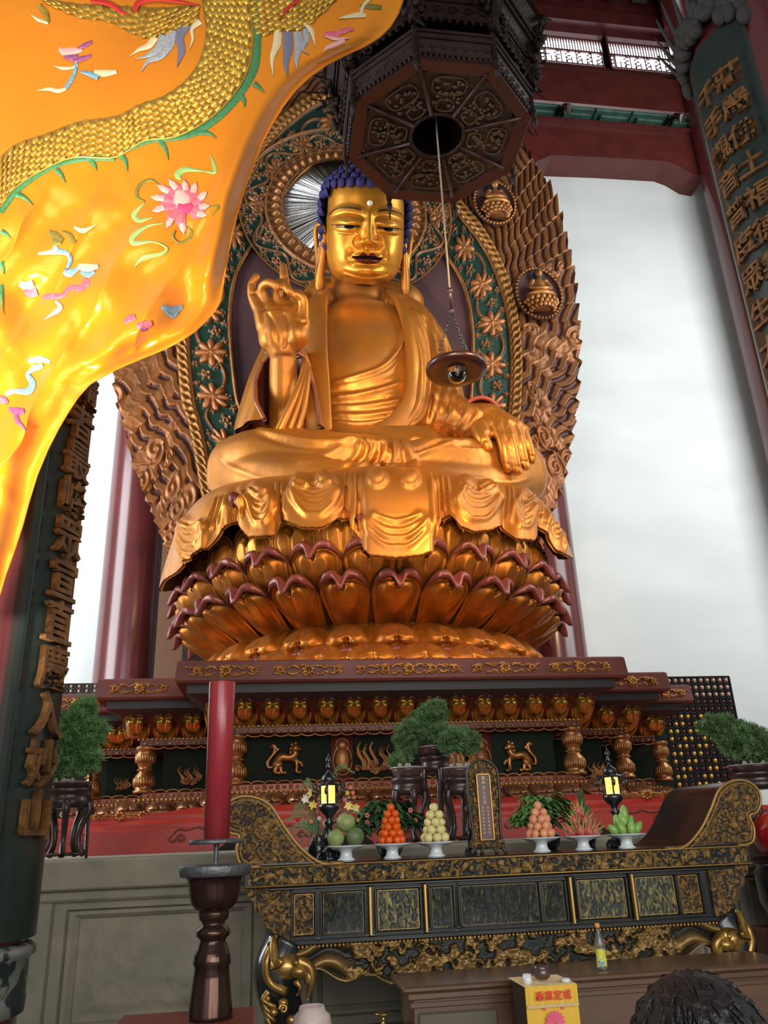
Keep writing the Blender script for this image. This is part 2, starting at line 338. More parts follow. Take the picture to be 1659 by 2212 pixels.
def couplet(cx, cy, r, mid, half, z0, z1, label, chars, pitch, ztop, size, angs, top_round=False):
    b = empty('couplet_board', (cx+r*math.cos(mid), cy+r*math.sin(mid), z0), label, 'board')
    n = 40; a = np.linspace(mid-half, mid+half, n)
    zz = np.linspace(z0, z1, 60); rad = np.full(n, r+.05); rad[:3] = r+.085; rad[-3:] = r+.085
    P = np.stack([cx+rad[None]*np.cos(a)[None]+0*zz[:, None], cy+rad[None]*np.sin(a)[None]+0*zz[:, None], np.broadcast_to(zz[:, None], (60, n))], -1)
    if top_round: P[-1, :, 2] = z1; 
    mbd = MB().grid(P[:, ::1]); Q = P.copy(); Q[..., 0] = cx+(r+.0)*np.cos(a); Q[..., 1] = cy+(r+.0)*np.sin(a); mbd.grid(Q)
    for e in (0, -1): mbd.grid(np.stack([P[:, e], Q[:, e]], 1)); mbd.grid(np.stack([P[e], Q[e]], 1))
    mbd.build('board_panel', BOARDG, b)
    rim = MB()
    for s_ in (-1, 1):
        aa = mid+s_*(half-.10); rim.tube([(cx+(r+.055)*math.cos(aa), cy+(r+.055)*math.sin(aa), z) for z in (z0, (z0+z1)/2, z1)], .018, 6)
    rim.build('rim_moulding', DARKW, b)
    for ai, (ang, chs) in enumerate(zip(angs, chars)):
        for i, ch in enumerate(chs):
            z = ztop-i*pitch
            if z < z0+.1: break
            nrm = (math.cos(ang), math.sin(ang), 0); xa = (-math.sin(ang), math.cos(ang), 0)
            glyph(ch, 'gilt_character', CHARG, b, frame((cx+(r+.07)*nrm[0], cy+(r+.07)*nrm[1], z), xa, (0, 0, 1)), size, .02, .015)
    return b
NLX, NLY, NLR = -3.56, -9.5, .46
nc = empty('column', (NLX, NLY, 0), 'near maroon column at the left edge, behind the hanging banner', 'column')
MB().lathe([(NLR, 0), (NLR, 34)], (NLX, NLY, 0), 64).build('shaft', COLM, nc)
zr = A(60, 2060, -9.5)[2]
MB().lathe([(NLR, zr-.28), (NLR+.03, zr-.27), (NLR+.035, zr-.2), (NLR+.03, zr-.19), (NLR+.03, zr-.02), (NLR+.06, zr), (NLR+.06, zr+.03), (NLR+.03, zr+.05), (NLR, zr+.06)], (NLX, NLY, 0), 64).build('painted_collar', mat('collar_paint', (.22, .23, .20), .4, .2, col2=(.03, .04, .045), scale=9, mixlo=.46, mixhi=.52), nc)
couplet(NLX, NLY, NLR, R(4), R(54), zr+.08, 6.5, 'curved black couplet board with gilt characters on the near left column', ['隨者最峰眾宣直慶入妙山'], .262, A(170, 880, -9.5)[2]+.02, .27, [R(-20)])
NRX, NRY, NRR = 3.87, -8.0, .572
nr = empty('column', (NRX, NRY, 0), 'near glossy maroon column at the upper right edge', 'column')
MB().lathe([(NRR, 0), (NRR, 34)], (NRX, NRY, 0), 64).build('shaft', COLM, nr)
bt = couplet(NRX, NRY, NRR, R(183), R(56), 3.2, A(1600, 92, -8.2)[2], 'curved grey black couplet board with gilt characters on the near right column', ['莊嚴佛土福德無量壽光', '千手觀音普度眾生大慈'], .44, A(1575, 160, -8.3)[2]-.1, .34, [R(-148), R(-176)])
cv = MB(); ztp = A(1600, 92, -8.2)[2]
for i in range(46):
    a = R(125)+R(115)*i/45; zz = ztp+.05+.25*math.sin(PI*i/45)
    cv.ball((NRX+(NRR+.1)*math.cos(a), NRY+(NRR+.1)*math.sin(a), zz+rng.uniform(-.12, .25)), (.09, .09, rng.uniform(.07, .16)), 7, 5)
    if i % 5 == 0: cv.tube(cr([(NRX+(NRR+.05+.1*q)*math.cos(a+.1*q), NRY+(NRR+.05+.1*q)*math.sin(a+.1*q), zz+.2*q) for q in range(4)], 8), np.linspace(.05, .01, 8), 5)
cv.build('dragon_crest', mat('dusty_carving', (.03, .028, .026), .8, bump=.6, bscale=15), bt)
wr = MB().tube([(NRX+(NRR+.03)*math.cos(a), NRY+(NRR+.03)*math.sin(a), ztp+.42) for a in np.linspace(-PI, PI, 40)], .025, 6)
wr.build('hanging_band', mat('pale_band', (.4, .3, .2), .6), bt)

# ================================================= mandorla behind the figure
MY = 1.5
man = empty('mandorla', (0, MY, 3.76), 'huge leaf shaped carved mandorla standing behind the golden buddha', 'mandorla')
def cv_px(pts, top):
    q = [at(x, y, Y=MY) for x, y in pts]; return [(abs(p[0]), p[2]) for p in q][::-1]+top
outer = cv_px([(1130, 320), (1168, 375), (1195, 420), (1225, 520), (1243, 620), (1250, 760), (1245, 880), (1232, 960), (1215, 1050), (1196, 1105)], [(4.2, 20.4), (3.2, 22.0), (1.9, 23.2), (.8, 24.1), (0, 24.8)])
outer = [(2.9, 5.2), (3.7, 6.6)]+outer
stripo = cv_px([(997, 442), (1032, 483), (1064, 534), (1086, 580), (1105, 632), (1119, 700), (1125, 767), (1125, 835), (1121, 903), (1108, 960)], [(2.3, 18.4), (1.6, 19.4), (.8, 20.2), (0, 20.6)])
stripo = [(2.1, 5.2), (2.9, 6.6)]+stripo
stripi = cv_px([(972, 450), (1010, 496), (1048, 550), (1075, 613), (1094, 686), (1102, 767), (1102, 835), (1097, 903), (1085, 960)], [(2.0, 18.2), (1.4, 19.1), (.7, 19.8), (0, 20.15)])
stripi = [(1.9, 5.2), (2.65, 6.6)]+stripi
field = cv_px([(956, 548), (988, 597), (1007, 645), (1018, 713), (1019, 781), (1014, 876), (1004, 940)], [(1.5, 16.9), (.8, 17.8), (.4, 18.2), (0, 18.4)])
field = [(1.4, 5.2), (2.0, 6.6)]+field
def zone(name, ca, cb, n, m, Y0, hfun, mtl, serr=0, both=True):
    ca = cr(ca, n); cb = cr(cb, n)
    L = np.concatenate([[0], np.cumsum(np.hypot(*np.diff((ca+cb)/2, axis=0).T))])
    W = np.hypot(*(cb-ca).T)
    t = np.linspace(0, 1, m); cb2 = cb.copy()
    if serr: cb2 = ca+(cb-ca)*(1+serr*((L/.42) % 1.0)-serr*.5)[:, None]
    P = ca[:, None]+(cb2-ca)[:, None]*t[None, :, None]
    S = np.broadcast_to(L[:, None], (n, m)); T = t[None]*W[:, None]
    obs = []
    V = []; C = []; F = []
    for sg in ((-1, 1) if both else (1,)):
        h, c = hfun(S, T, W[:, None]+0*T, sg)
        h = h.copy(); 
        V.append(np.stack([sg*P[..., 0], MY+Y0-h, P[..., 1]], -1).reshape(-1, 3)); C.append(c.reshape(-1, 3)); f = gridF(n, m)
        F.append((f if sg > 0 else f[:, ::-1])+(len(V)-1)*n*m)
    return mobj(name, np.vstack(V), np.vstack(F), mtl, man, True, np.vstack(C))
GC = np.array([.27, .105, .035]); MC = np.array([.060, .022, .020]); TC = np.array([.022, .060, .042])
def spiral(dx, dz, Rr, sgn):
    r = np.hypot(dx, dz); th = np.arctan2(dz, dx*sgn); ph = (r/(Rr/1.7)-th/(2*PI)) % 1.0
    return np.where(r < Rr, np.cos((ph-.5)*2*PI)*.5+.5, 0)*(r < Rr), r
def flame(S, T, W, sg):
    u = T/W; g = np.random.default_rng(5 if sg > 0 else 6)
    up = sm(4.5, 8.0, S)          # clouds low down, long flames above
    q = T*1.0-S*.42+.058*np.sin(S*2*PI/.95+T*1.5)+.012*np.sin(S*2*PI/.41)
    per = .30; ph = (q/per) % 1.0
    rib = sm(.0, .13, ph)*(1-sm(.60, .74, ph))
    hgt = rib*(.055+.05*ph)
    edge = np.exp(-((ph-.66)/.05)**2)*.03
    h = hgt+edge*rib; msk = rib.copy()
    # cloud scrolls
    for k in range(46):
        s0 = g.uniform(1.0, S.max()-1); t0 = g.uniform(.25, W.mean()*.9); r0 = g.uniform(.16, .34) if s0 < 9 else g.uniform(.09, .15)
        if s0 > 10 and k % 4: continue
        sp, r = spiral(S-s0, T-t0, r0, 1 if k % 2 else -1)
        inn = sm(r0, r0*.86, r); h = np.where(r < r0, lerp(h, .07+.05*sp, inn), h); msk = np.maximum(msk, inn)
    for k in range(34):
        s0 = g.uniform(.5, 8.5); t0 = g.uniform(.2, W.mean()*.95); r0 = g.uniform(.14, .22)
        for j in range(4):
            a = j*.9+k; r = np.hypot(S-s0-r0*1.1*math.cos(a), (T-t0-r0*1.0*math.sin(a)))
            dm = sm(r0, r0*.8, r); h = np.maximum(h, dm*(.05+.03*(1-(r/r0)**2).clip(0))); msk = np.maximum(msk, dm)
    nz = vnoise(S, T, 3, 3)
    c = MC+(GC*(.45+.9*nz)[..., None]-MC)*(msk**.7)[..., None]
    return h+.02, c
zone('flame_border', stripo, outer, 900, 74, 0, flame, RELIEF, serr=.07)
def petalstrip(S, T, W, sg):
    u = T/W; ph = (S/.20) % 1.0
    h = .05+.10*np.sin(PI*ph)**.6*np.sin(PI*np.clip(u*1.05, 0, 1))**.5+.04*np.sin(u*9)
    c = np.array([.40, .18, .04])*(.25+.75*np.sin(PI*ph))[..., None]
    return h, c
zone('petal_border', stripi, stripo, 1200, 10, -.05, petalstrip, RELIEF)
def flower(dx, dz, Rr):
    r = np.hypot(dx, dz)/Rr; th = np.arctan2(dz, dx); lob = np.abs(np.cos(th*4)); rad = .52+.48*lob**.8
    inside = sm(1.0, .86, r/rad); hh = inside*(.5+.5*np.sin(np.clip(r/rad, 0, 1)*PI))*(.6+.4*lob)
    core = sm(.34, .2, r); return np.maximum(hh, core*(.9+.1*np.cos(r*20))), np.maximum(inside, core)
def leafrow(S, T, W, P, seed):
    """scrolling vine with leaves"""
    u = T/W-.5; v = .30*np.sin(2*PI*S/P); d = np.abs(u-v)*W
    ln = np.exp(-(d/.035)**2); h = ln*.6; m = sm(.05, .03, d)
    n = int(S.max()/P*2)+2
    for k in range(n):
        s0 = (k+.5)*P/2; sgn = 1 if k % 2 == 0 else -1
        for (ds, du, rr) in ((.0, -.15*sgn, .15), (.24*P, .33*sgn, .11), (-.24*P, .30*sgn, .12), (.12*P, -.38*sgn, .09), (-.12*P, -.36*sgn, .09), (.1*P, .1*sgn, .08)):
            dx = S-s0-ds; dz = (u-du)*W; r = np.hypot(dx, dz)
            sp, _ = spiral(dx, dz, rr, sgn); mk = sm(rr, rr*.8, r); th = np.arctan2(dz, dx); lob = .7+.3*np.cos(5*th+k)
            mk2 = sm(rr*lob*1.25, rr*lob, r); h = np.maximum(h, mk2*(.35+.5*sp)); m = np.maximum(m, mk2*(.45+.55*sp))
    return h, np.clip(m, 0, 1)
def floral(S, T, W, sg):
    P = 2.3; h, m = leafrow(S, T, W, P, 1); u = T/W-.5
    for k in range(int(S.max()/P*2)+2):
        s0 = k*P/2; fh, fm = flower(S-s0, u*W*1.0+.03*(-1)**k, .40); keep = fm > .02
        h = np.where(keep, fh*1.1, h); m = np.where(keep, fm, m)
    edge = sm(.46, .48, np.abs(u)); h = np.maximum(h, edge*.8); m = np.maximum(m, edge)
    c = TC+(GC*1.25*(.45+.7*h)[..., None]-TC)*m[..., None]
    return .05+h*.10, c
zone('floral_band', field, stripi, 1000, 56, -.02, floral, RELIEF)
fl = cr(field, 80); fp = [(x, MY-.02, z) for x, z in fl]+[(-x, MY-.02, z) for x, z in fl[::-1]]
ffm = MB(); Pm = np.stack([np.array([(-x, MY-.02, z) for x, z in fl]), np.array([(x, MY-.02, z) for x, z in fl])], 1); ffm.grid(Pm[:, ::-1][::-1]); ffm.build('field_panel', BOARDM, man)
bk = MB(); ol = cr(outer, 80); Pm = np.stack([np.array([(-x, MY+.12, z) for x, z in ol]), np.array([(x, MY+.12, z) for x, z in ol])], 1); bk.grid(Pm); bk.build('back_board', DARKW, man)
for curve, rr in ((field, .05), (stripi, .045)):
    q = cr(curve, 160); pts = [(-x, MY-.10, z) for x, z in q]+[(x, MY-.10, z) for x, z in q[::-1][1:]]
    MB().tube(pts, rr, 6).build('moulding', GOLDD, man)
# head halo
HC = np.array([-.10, 0, 16.15])
def ring(name, r0, r1, n, m, Y0, hf, mtl):
    a = np.linspace(0, 2*PI, n, endpoint=False); rr = np.linspace(r0, r1, m); AA, RR = np.meshgrid(a, rr, indexing='ij')
    h, c = hf(AA*(r0+r1)/2, RR-r0, np.full_like(RR, r1-r0), 1)
    P = np.stack([HC[0]+RR*np.sin(AA), MY+Y0-h, HC[2]+RR*np.cos(AA)], -1)
    return mobj(name, P.reshape(-1, 3), gridF(n, m, cu=True), mtl, man, True, c.reshape(-1, 3))
MIR = mat('brushed_steel_mirror', (.78, .80, .80), .2, 1.0); nt = MIR.node_tree
tc = nt.nodes['Texture Coordinate']; sp_ = nt.nodes.new('ShaderNodeVectorMath'); sp_.operation = 'SUBTRACT'; sp_.inputs[1].default_value = tuple(HC); nt.links.new(tc.outputs['Object'], sp_.inputs[0])
sx = nt.nodes.new('ShaderNodeSeparateXYZ'); nt.links.new(sp_.outputs[0], sx.inputs[0]); at2 = nt.nodes.new('ShaderNodeMath'); at2.operation = 'ARCTAN2'; nt.links.new(sx.outputs[0], at2.inputs[0]); nt.links.new(sx.outputs[2], at2.inputs[1])
nz1 = nt.nodes.new('ShaderNodeTexNoise'); nz1.noise_dimensions = '1D'; nz1.inputs['Scale'].default_value = 9; nz1.inputs['Detail'].default_value = 6; nt.links.new(at2.outputs[0], nz1.inputs['W'])
bp1 = nt.nodes.new('ShaderNodeBump'); bp1.inputs['Strength'].default_value = .9; bp1.inputs['Distance'].default_value = .35; nt.links.new(nz1.outputs[0], bp1.inputs['Height']); nt.links.new(bp1.outputs[0], nt.nodes['Principled BSDF'].inputs['Normal'])
a_ = np.linspace(0, 2*PI, 96, endpoint=False); rr_ = np.array([.01, .4, .8, 1.2, 1.6])
Pm = np.stack([HC[0]+rr_[None]*np.sin(a_)[:, None], MY-.12-(.28*(1-rr_/1.6))[None]+0*a_[:, None], HC[2]+rr_[None]*np.cos(a_)[:, None]], -1)
mobj('halo_mirror', Pm.reshape(-1, 3), gridF(96, 5, cu=True), MIR, man)
def petr(S, T, W, sg):
    ph = (S/.235) % 1.0; u = T/W; b1 = np.exp(-(((ph-.5)/.2)**2+((u-.45)/.22)**2)); rim = .5*np.abs(np.cos(PI*ph))**4
    h = .07+.12*b1+.05*rim+.03*sm(.85, .9, u); bead = ((S/.08) % 1.0); h = np.where(u < .14, .08+.05*np.sin(PI*bead), h)
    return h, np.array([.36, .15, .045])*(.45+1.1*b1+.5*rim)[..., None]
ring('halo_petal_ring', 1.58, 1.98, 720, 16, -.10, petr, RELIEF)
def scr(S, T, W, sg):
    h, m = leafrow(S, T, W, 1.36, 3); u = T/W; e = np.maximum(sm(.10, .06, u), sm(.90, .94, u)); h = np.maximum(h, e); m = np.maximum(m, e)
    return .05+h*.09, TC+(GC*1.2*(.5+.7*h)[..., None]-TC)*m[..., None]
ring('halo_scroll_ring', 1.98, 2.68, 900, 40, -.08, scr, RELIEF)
# little buddha plaques
def plaque(px, py, s, label):
    c = at(px, py, Y=MY-.2); fg = MB()
    fg.lathe([(0, -.03), (.62*s, -.03), (.66*s, 0), (.62*s, .03)], (0, 0, 0), 28, 1, sy=1.28)
    for k in range(40):
        a = 2*PI*k/40; fg.ball((.62*s*math.cos(a), .80*s*math.sin(a), .05), (.05*s, .05*s, .05*s), 6, 4, 0)
    fg.xf(Matrix.Translation(Vector(c)) @ Matrix.Rotation(PI/2, 4, 'X'))
    o = fg.build('small_buddha_plaque', [GOLDD, BOARDM], man); o['label'] = label
    def sub(name, mb, m): return mb.build(name, m, o)
    X, Y, Z = c
    sub('mirror_halo', MB().lathe([(0, 0), (.20*s, 0)], (0, 0, 0), 20).xf(Matrix.Translation(Vector((X, Y-.08, Z+.56*s))) @ Matrix.Rotation(PI/2, 4, 'X')), mat('silver_disc', (.8, .85, .9), .15, 1))
    b = MB(); b.lathe([(0, .28*s), (.10*s, .26*s), (.16*s, .1*s), (.20*s, -.1*s), (.18*s, -.25*s), (0, -.3*s)], (X, Y-.14, Z+.1*s), 14, sy=.7)
    b.ball((X, Y-.2, Z+.52*s), (.10*s, .10*s, .13*s), 10, 8); b.tube(cr([(X-.18*s, Y-.15, Z+.3*s), (X-.27*s, Y-.2, Z+.05*s), (X-.1*s, Y-.32, Z-.05*s), (X+.1*s, Y-.32, Z-.05*s), (X+.27*s, Y-.2, Z+.05*s), (X+.18*s, Y-.15, Z+.3*s)], 20), .07*s, 7)
    b.ball((X, Y-.2, Z-.2*s), (.42*s, .24*s, .11*s), 14, 7)
    sub('figure', b, GOLDD); sub('hair', MB().ball((X, Y-.17, Z+.58*s), (.11*s, .10*s, .11*s), 10, 6), mat('dark_hair', (.02, .02, .05), .7))
    l = MB()
    for row in range(3):
        for k in range(9):
            a = PI+PI*(k+.5*(row % 2))/8.5; l.ball((X+(.42-.06*row)*s*math.cos(a), Y-.12+.3*s*math.sin(a), Z-(.36+.12*row)*s), (.07*s, .06*s, .08*s), 7, 5)
    l.lathe([(0, -.3*s), (.4*s, -.32*s), (.3*s, -.62*s), (0, -.64*s)], (X, Y-.12, Z), 16, sy=.7); sub('lotus_seat', l, GOLDD)
plaque(1068, 440, .86, 'small seated buddha in an oval close under the hanging lantern'); plaque(1163, 636, .92, 'small seated buddha in an oval near the right rim')
# ================================================= the golden figure
bud = empty('buddha_statue', (0, 0, 7.0), 'huge gilded seated buddha with dark blue curled hair and one raised hand', 'statue')
def fuse(mb, voxel, sm_it=6, fac=.6):
    o = mb.build('tmp', GOLD); m = o.modifiers.new('r', 'REMESH'); m.mode = 'VOXEL'; m.voxel_size = voxel
    if sm_it: s_ = o.modifiers.new('s', 'SMOOTH'); s_.iterations = sm_it; s_.factor = fac
    dg = bpy.context.evaluated_depsgraph_get(); me = o.evaluated_get(dg).to_mesh(); n = len(me.vertices)
    V = np.empty(n*3); me.vertices.foreach_get('co', V); V = V.reshape(-1, 3)
    F = [list(p.vertices) for p in me.polygons]; F = np.array([f for f in F if len(f) == 4], int)
    o.evaluated_get(dg).to_mesh_clear(); bpy.data.objects.remove(o); return V, F
def vnorm(V, F):
    a, b, c, d = (V[F[:, i]] for i in range(4)); fn = np.cross(c-a, d-b); N = np.zeros_like(V)
    for i in range(4): np.add.at(N, F[:, i], fn)
    return N/(np.linalg.norm(N, axis=1)[:, None]+1e-12)
def relief(V, F, strokes, blobs=(), clampback=True):
    """raise folds along lines traced on the figure: (points, half width px, height m)"""
    px, py = proj(V); N = vnorm(V, F); view = V-CAMLOC; view /= np.linalg.norm(view, axis=1)[:, None]
    facing = sm(.0, .25, -(N*view).sum(1)); H = np.zeros(len(V))
    for pts, w_, h_ in strokes:
        P = cr(pts, max(12, 6*len(pts))); lo = P.min(0)-w_*3; hi = P.max(0)+w_*3
        k = (px > lo[0]) & (px < hi[0]) & (py > lo[1]) & (py < hi[1])
        if not k.any(): continue
        d, t = segdist(px[k], py[k], P); prof = np.exp(-(d/w_)**2)*np.clip(np.minimum(t, 1-t)*8+.15, 0, 1)
        H[k] += h_*prof
    for (bx, by, rx, ry, h_) in blobs: H += h_*np.exp(-(((px-bx)/rx)**2+((py-by)/ry)**2)**1.5)
    return V+N*(H*facing)[:, None]
def chain(mb, pts, n=10, sub=5):
    """pts: (px,py,Y,r) -> smooth swept body with rounded ends"""
    P = np.array([list(at(x, y, Y=Y))+[r] for x, y, Y, r in pts]); Q = cr(P, max(2, (len(P)-1)*sub+1)) if len(P) > 1 else P
    for i in range(0, len(Q), 1): mb.ball(Q[i, :3], Q[i, 3], 16, 10)
    if len(Q) > 1: mb.tube(Q[:, :3], Q[:, 3], 16)
    return mb
# ---- chest, belly and under robe
tm = MB(); secs = [(7.4, 1.7, 1.2, -.3), (8.2, 1.45, 1.15, -.35), (8.9, 1.32, 1.05, -.35), (9.6, 1.30, 1.0, -.3), (10.3, 1.42, 1.0, -.25), (10.9, 1.55, .98, -.2), (11.4, 1.5, .85, -.15), (11.75, 1.05, .68, -.15), (11.9, .7, .6, -.2), (12.0, .2, .2, -.2)]
q = cr(np.array(secs), 60); t_ = np.arange(40)*2*PI/40
def sq(t, e): return np.sign(np.cos(t))*np.abs(np.cos(t))**e, np.sign(np.sin(t))*np.abs(np.sin(t))**e
ct, st = sq(t_, .9); tm.grid(np.stack([q[:, 1:2]*ct, q[:, 3:4]+q[:, 2:3]*st, np.broadcast_to(q[:, 0:1], (60, 40))], -1)[:, ::-1], cv=True)
tm.s = None; base = 0; tm.F.append(list(range(40))[::-1]); tm.F.append([59*40+i for i in range(40)]); tm.M += [0, 0]
V, F = fuse(tm, .035, 4)
S1 = [([(715, 828), (770, 818), (820, 800), (855, 765), (872, 725), (876, 690)], 5, .10),
      ([(715, 838), (780, 826), (835, 806), (872, 770)], 4, .04),
      ([(712, 862), (780, 854), (840, 838), (880, 822)], 5, .09), ([(712, 880), (775, 880), (835, 872), (880, 862)], 5, .08), ([(715, 896), (780, 898), (835, 892), (878, 880)], 5, .06),
      ([(715, 912), (780, 918), (840, 908), (885, 890)], 6, .09), ([(720, 930), (790, 940), (850, 928), (890, 905)], 6, .08),
      ([(712, 846), (780, 840), (850, 822)], 3, -.04), ([(712, 871), (780, 867), (850, 856)], 3, -.05), ([(715, 905), (780, 908), (850, 898)], 3, -.05), ([(716, 921), (790, 930), (850, 916)], 3, -.05)]
V = relief(V, F, S1, [(785, 770, 50, 45, .08)])
mobj('torso', V, F, GOLD, bud)
# ---- outer robe: shoulders, collar bands, arm on the right of the picture
rm = MB()
chain(rm, [(858, 655, -.45, .22), (885, 690, -.42, .42), (908, 735, -.4, .50), (930, 800, -.45, .54), (945, 870, -.6, .56), (952, 925, -.8, .56)])
chain(rm, [(885, 700, -.75, .30), (888, 780, -.85, .36), (890, 850, -.95, .40), (880, 905, -1.05, .40), (840, 945, -1.15, .34), (770, 955, -1.2, .28), (725, 950, -1.15, .24)])
chain(rm, [(945, 885, -.8, .52), (985, 905, -1.2, .44), (1022, 918, -1.6, .38)])
# mass of the robe over the left shoulder and upper arm, and the back
chain(rm, [(690, 660, -.35, .24), (668, 700, -.35, .40), (655, 760, -.3, .46), (648, 830, -.3, .50), (650, 900, -.5, .55), (650, 940, -.7, .55)])
chain(rm, [(640, 660, .0, .35), (620, 740, .1, .45), (590, 840, .05, .55), (570, 930, .0, .6)])
chain(rm, [(700, 650, .3, .5), (780, 660, .4, .6), (870, 660, .3, .5)]); chain(rm, [(700, 800, .4, .9), (880, 800, .4, .9)]); chain(rm, [(650, 930, .2, .9), (930, 930, .2, .9)])
V, F = fuse(rm, .045, 8)
S2 = [([(858, 645), (880, 690), (905, 760), (908, 830), (900, 880), (870, 915), (820, 935), (760, 940)], 7, .05),
      ([(845, 640), (868, 680), (878, 740), (880, 820), (872, 860)], 4, .05),
      ([(885, 655), (915, 710), (925, 780), (925, 850), (910, 900), (880, 925)], 5, .07), ([(905, 660), (935, 715), (945, 790), (945, 860), (925, 915)], 5, .07), ([(925, 675), (955, 740), (966, 810), (962, 870)], 5, .07), ([(945, 700), (970, 760), (985, 830), (975, 880), (940, 930)], 5, .06),
      ([(895, 665), (925, 730), (935, 800), (930, 870)], 3, -.06), ([(915, 680), (945, 740), (955, 810)], 3, -.06), ([(935, 690), (965, 760), (975, 830)], 3, -.05),
      ([(935, 850), (955, 870), (950, 900), (930, 935)], 5, .09), ([(960, 850), (985, 875), (975, 905), (950, 938)], 5, .09), ([(985, 855), (1010, 885), (1000, 910), (975, 935)], 5, .08), ([(1000, 870), (1030, 890), (1018, 915), (1000, 935)], 4, .06),
      ([(948, 860), (968, 885), (955, 925)], 3, -.07), ([(973, 865), (995, 890), (985, 925)], 3, -.07),
      ([(668, 640), (660, 700), (662, 800), (668, 930)], 3, -.03), ([(652, 760), (650, 840), (655, 930)], 4, .06), ([(642, 790), (636, 860), (632, 930)], 4, .06), ([(630, 800), (618, 870), (606, 925)], 4, .05)]
V = relief(V, F, S2)
mobj('outer_robe', V, F, GOLD, bud)
# collar bands
def band(pts, wd, th, name, m=GOLD):
    P = np.array([at(x, y, Y=Y) for x, y, Y in pts]); Q = cr(P, 50); b = MB()
    T = np.gradient(Q, axis=0); T /= np.linalg.norm(T, axis=1)[:, None]; out = Q-np.array([0, .2, 0])*0-np.stack([0*Q[:, 0], 0*Q[:, 0]-.3, Q[:, 2]], 1)*np.array([1, 1, 1])
    nrm = np.stack([Q[:, 0]*.5, Q[:, 1]*0-1.0, 0*Q[:, 0]], 1); nrm /= np.linalg.norm(nrm, axis=1)[:, None]; B = np.cross(T, nrm); B /= np.linalg.norm(B, axis=1)[:, None]; nrm = np.cross(B, T)
    sec = [(-1, 0), (-.97, .6), (-.85, 1), (0, 1.15), (.85, 1), (.97, .6), (1, 0), (.9, -.8), (-.9, -.8)]
    W = np.broadcast_to(np.asarray(wd, float), (50,)) if np.ndim(wd) == 0 else np.interp(np.linspace(0, 1, 50), np.linspace(0, 1, len(wd)), wd)
    b.grid(np.stack([Q+B*(W*u)[:, None]+nrm*(th*v) for u, v in sec], 1), cv=True); return b.build(name, m, bud)
band([(708, 628, -.35), (692, 645, -.75), (684, 690, -1.12), (682, 760, -1.30), (686, 830, -1.36), (688, 900, -1.40), (690, 940, -1.40)], [.10, .20, .235, .25, .25, .26, .26], .055, 'collar_band')
band([(838, 628, -.35), (862, 650, -.80), (882, 700, -1.08), (893, 770, -1.24), (895, 830, -1.32), (884, 880, -1.42), (850, 920, -1.50), (790, 945, -1.55), (735, 945, -1.5)], [.10, .15, .17, .18, .19, .2, .2, .17, .12], .055, 'collar_band')
# ---- hanging sleeve on the left of the picture, open in front with maroon lining
def sleeve():
    n, m = 40, 60
    s = np.linspace(0, 1, n); cx = np.interp(s, [0, .3, 1], [618, 612, 610]); cy = np.interp(s, [0, 1], [758, 938]); Yc = np.interp(s, [0, 1], [-1.45, -1.25])
    C = np.stack([at(x, y, Y=Y) for x, y, Y in zip(cx, cy, Yc)]); rx = np.interp(s, [0, .15, .5, 1], [.40, .50, .66, .86]); ry = np.interp(s, [0, .3, 1], [.34, .5, .75])
    op = np.interp(s, [0, .12, .4, 1], [8, 62, 66, 38]); cen = np.interp(s, [0, 1], [-2, 14])
    out = []
    for rr, flip in ((1.0, 0), (.90, 1)):
        a = np.stack([np.linspace(-90+c+o, 270+c-o, m) for c, o in zip(cen, op)])*PI/180
        fold = 1+.035*np.sin(a*11+s[:, None]*2)*(s[:, None])
        P = np.stack([C[:, 0:1]+rx[:, None]*rr*fold*np.cos(a), C[:, 1:2]+ry[:, None]*rr*fold*np.sin(a)+.1, C[:, 2:3]+0*a+.10*np.cos(a-1.2)*(1-s[:, None])], -1)
        out.append(P)
    return out
Po, Pi = sleeve()
sl = MB(); sl.grid(Po[:, ::-1], mi=0); sl.grid(Pi, mi=1)
LIN = mat('maroon_robe_lining', (.16, .035, .022), .38, .25, col2=(.11, .025, .018), scale=3)
for e in (0, -1): sl.grid(np.stack([Po[:, e], Pi[:, e]], 1), mi=1)
sl.grid(np.stack([Po[0], Pi[0]], 0), mi=1)
sl.build('sleeve', [GOLD, LIN], bud)
rim = MB()
for e in (0, -1): rim.tube((Po[:, e]+Pi[:, e])/2, .045, 8)
rim.tube((Po[0]+Pi[0])/2, .045, 8); rim.build('sleeve_hem', mat('warm_brown_hem', (.30, .12, .06), .35, .4), bud)
# diagonal front fold of the sleeve
ff = MB()
for k, (dx, w_) in enumerate(((0, .13), (16, .10), (30, .09))):
    ff.tube(cr([at(660+dx*.2, 775+k*8, Y=-1.75), at(652+dx*.4, 820, Y=-1.85), at(625+dx, 885, Y=-1.85), at(600+dx*1.3, 940, Y=-1.75)], 24), np.linspace(.07, w_, 24), 10, flat=.8)
ff.build('sleeve_fold', [GOLD], bud)
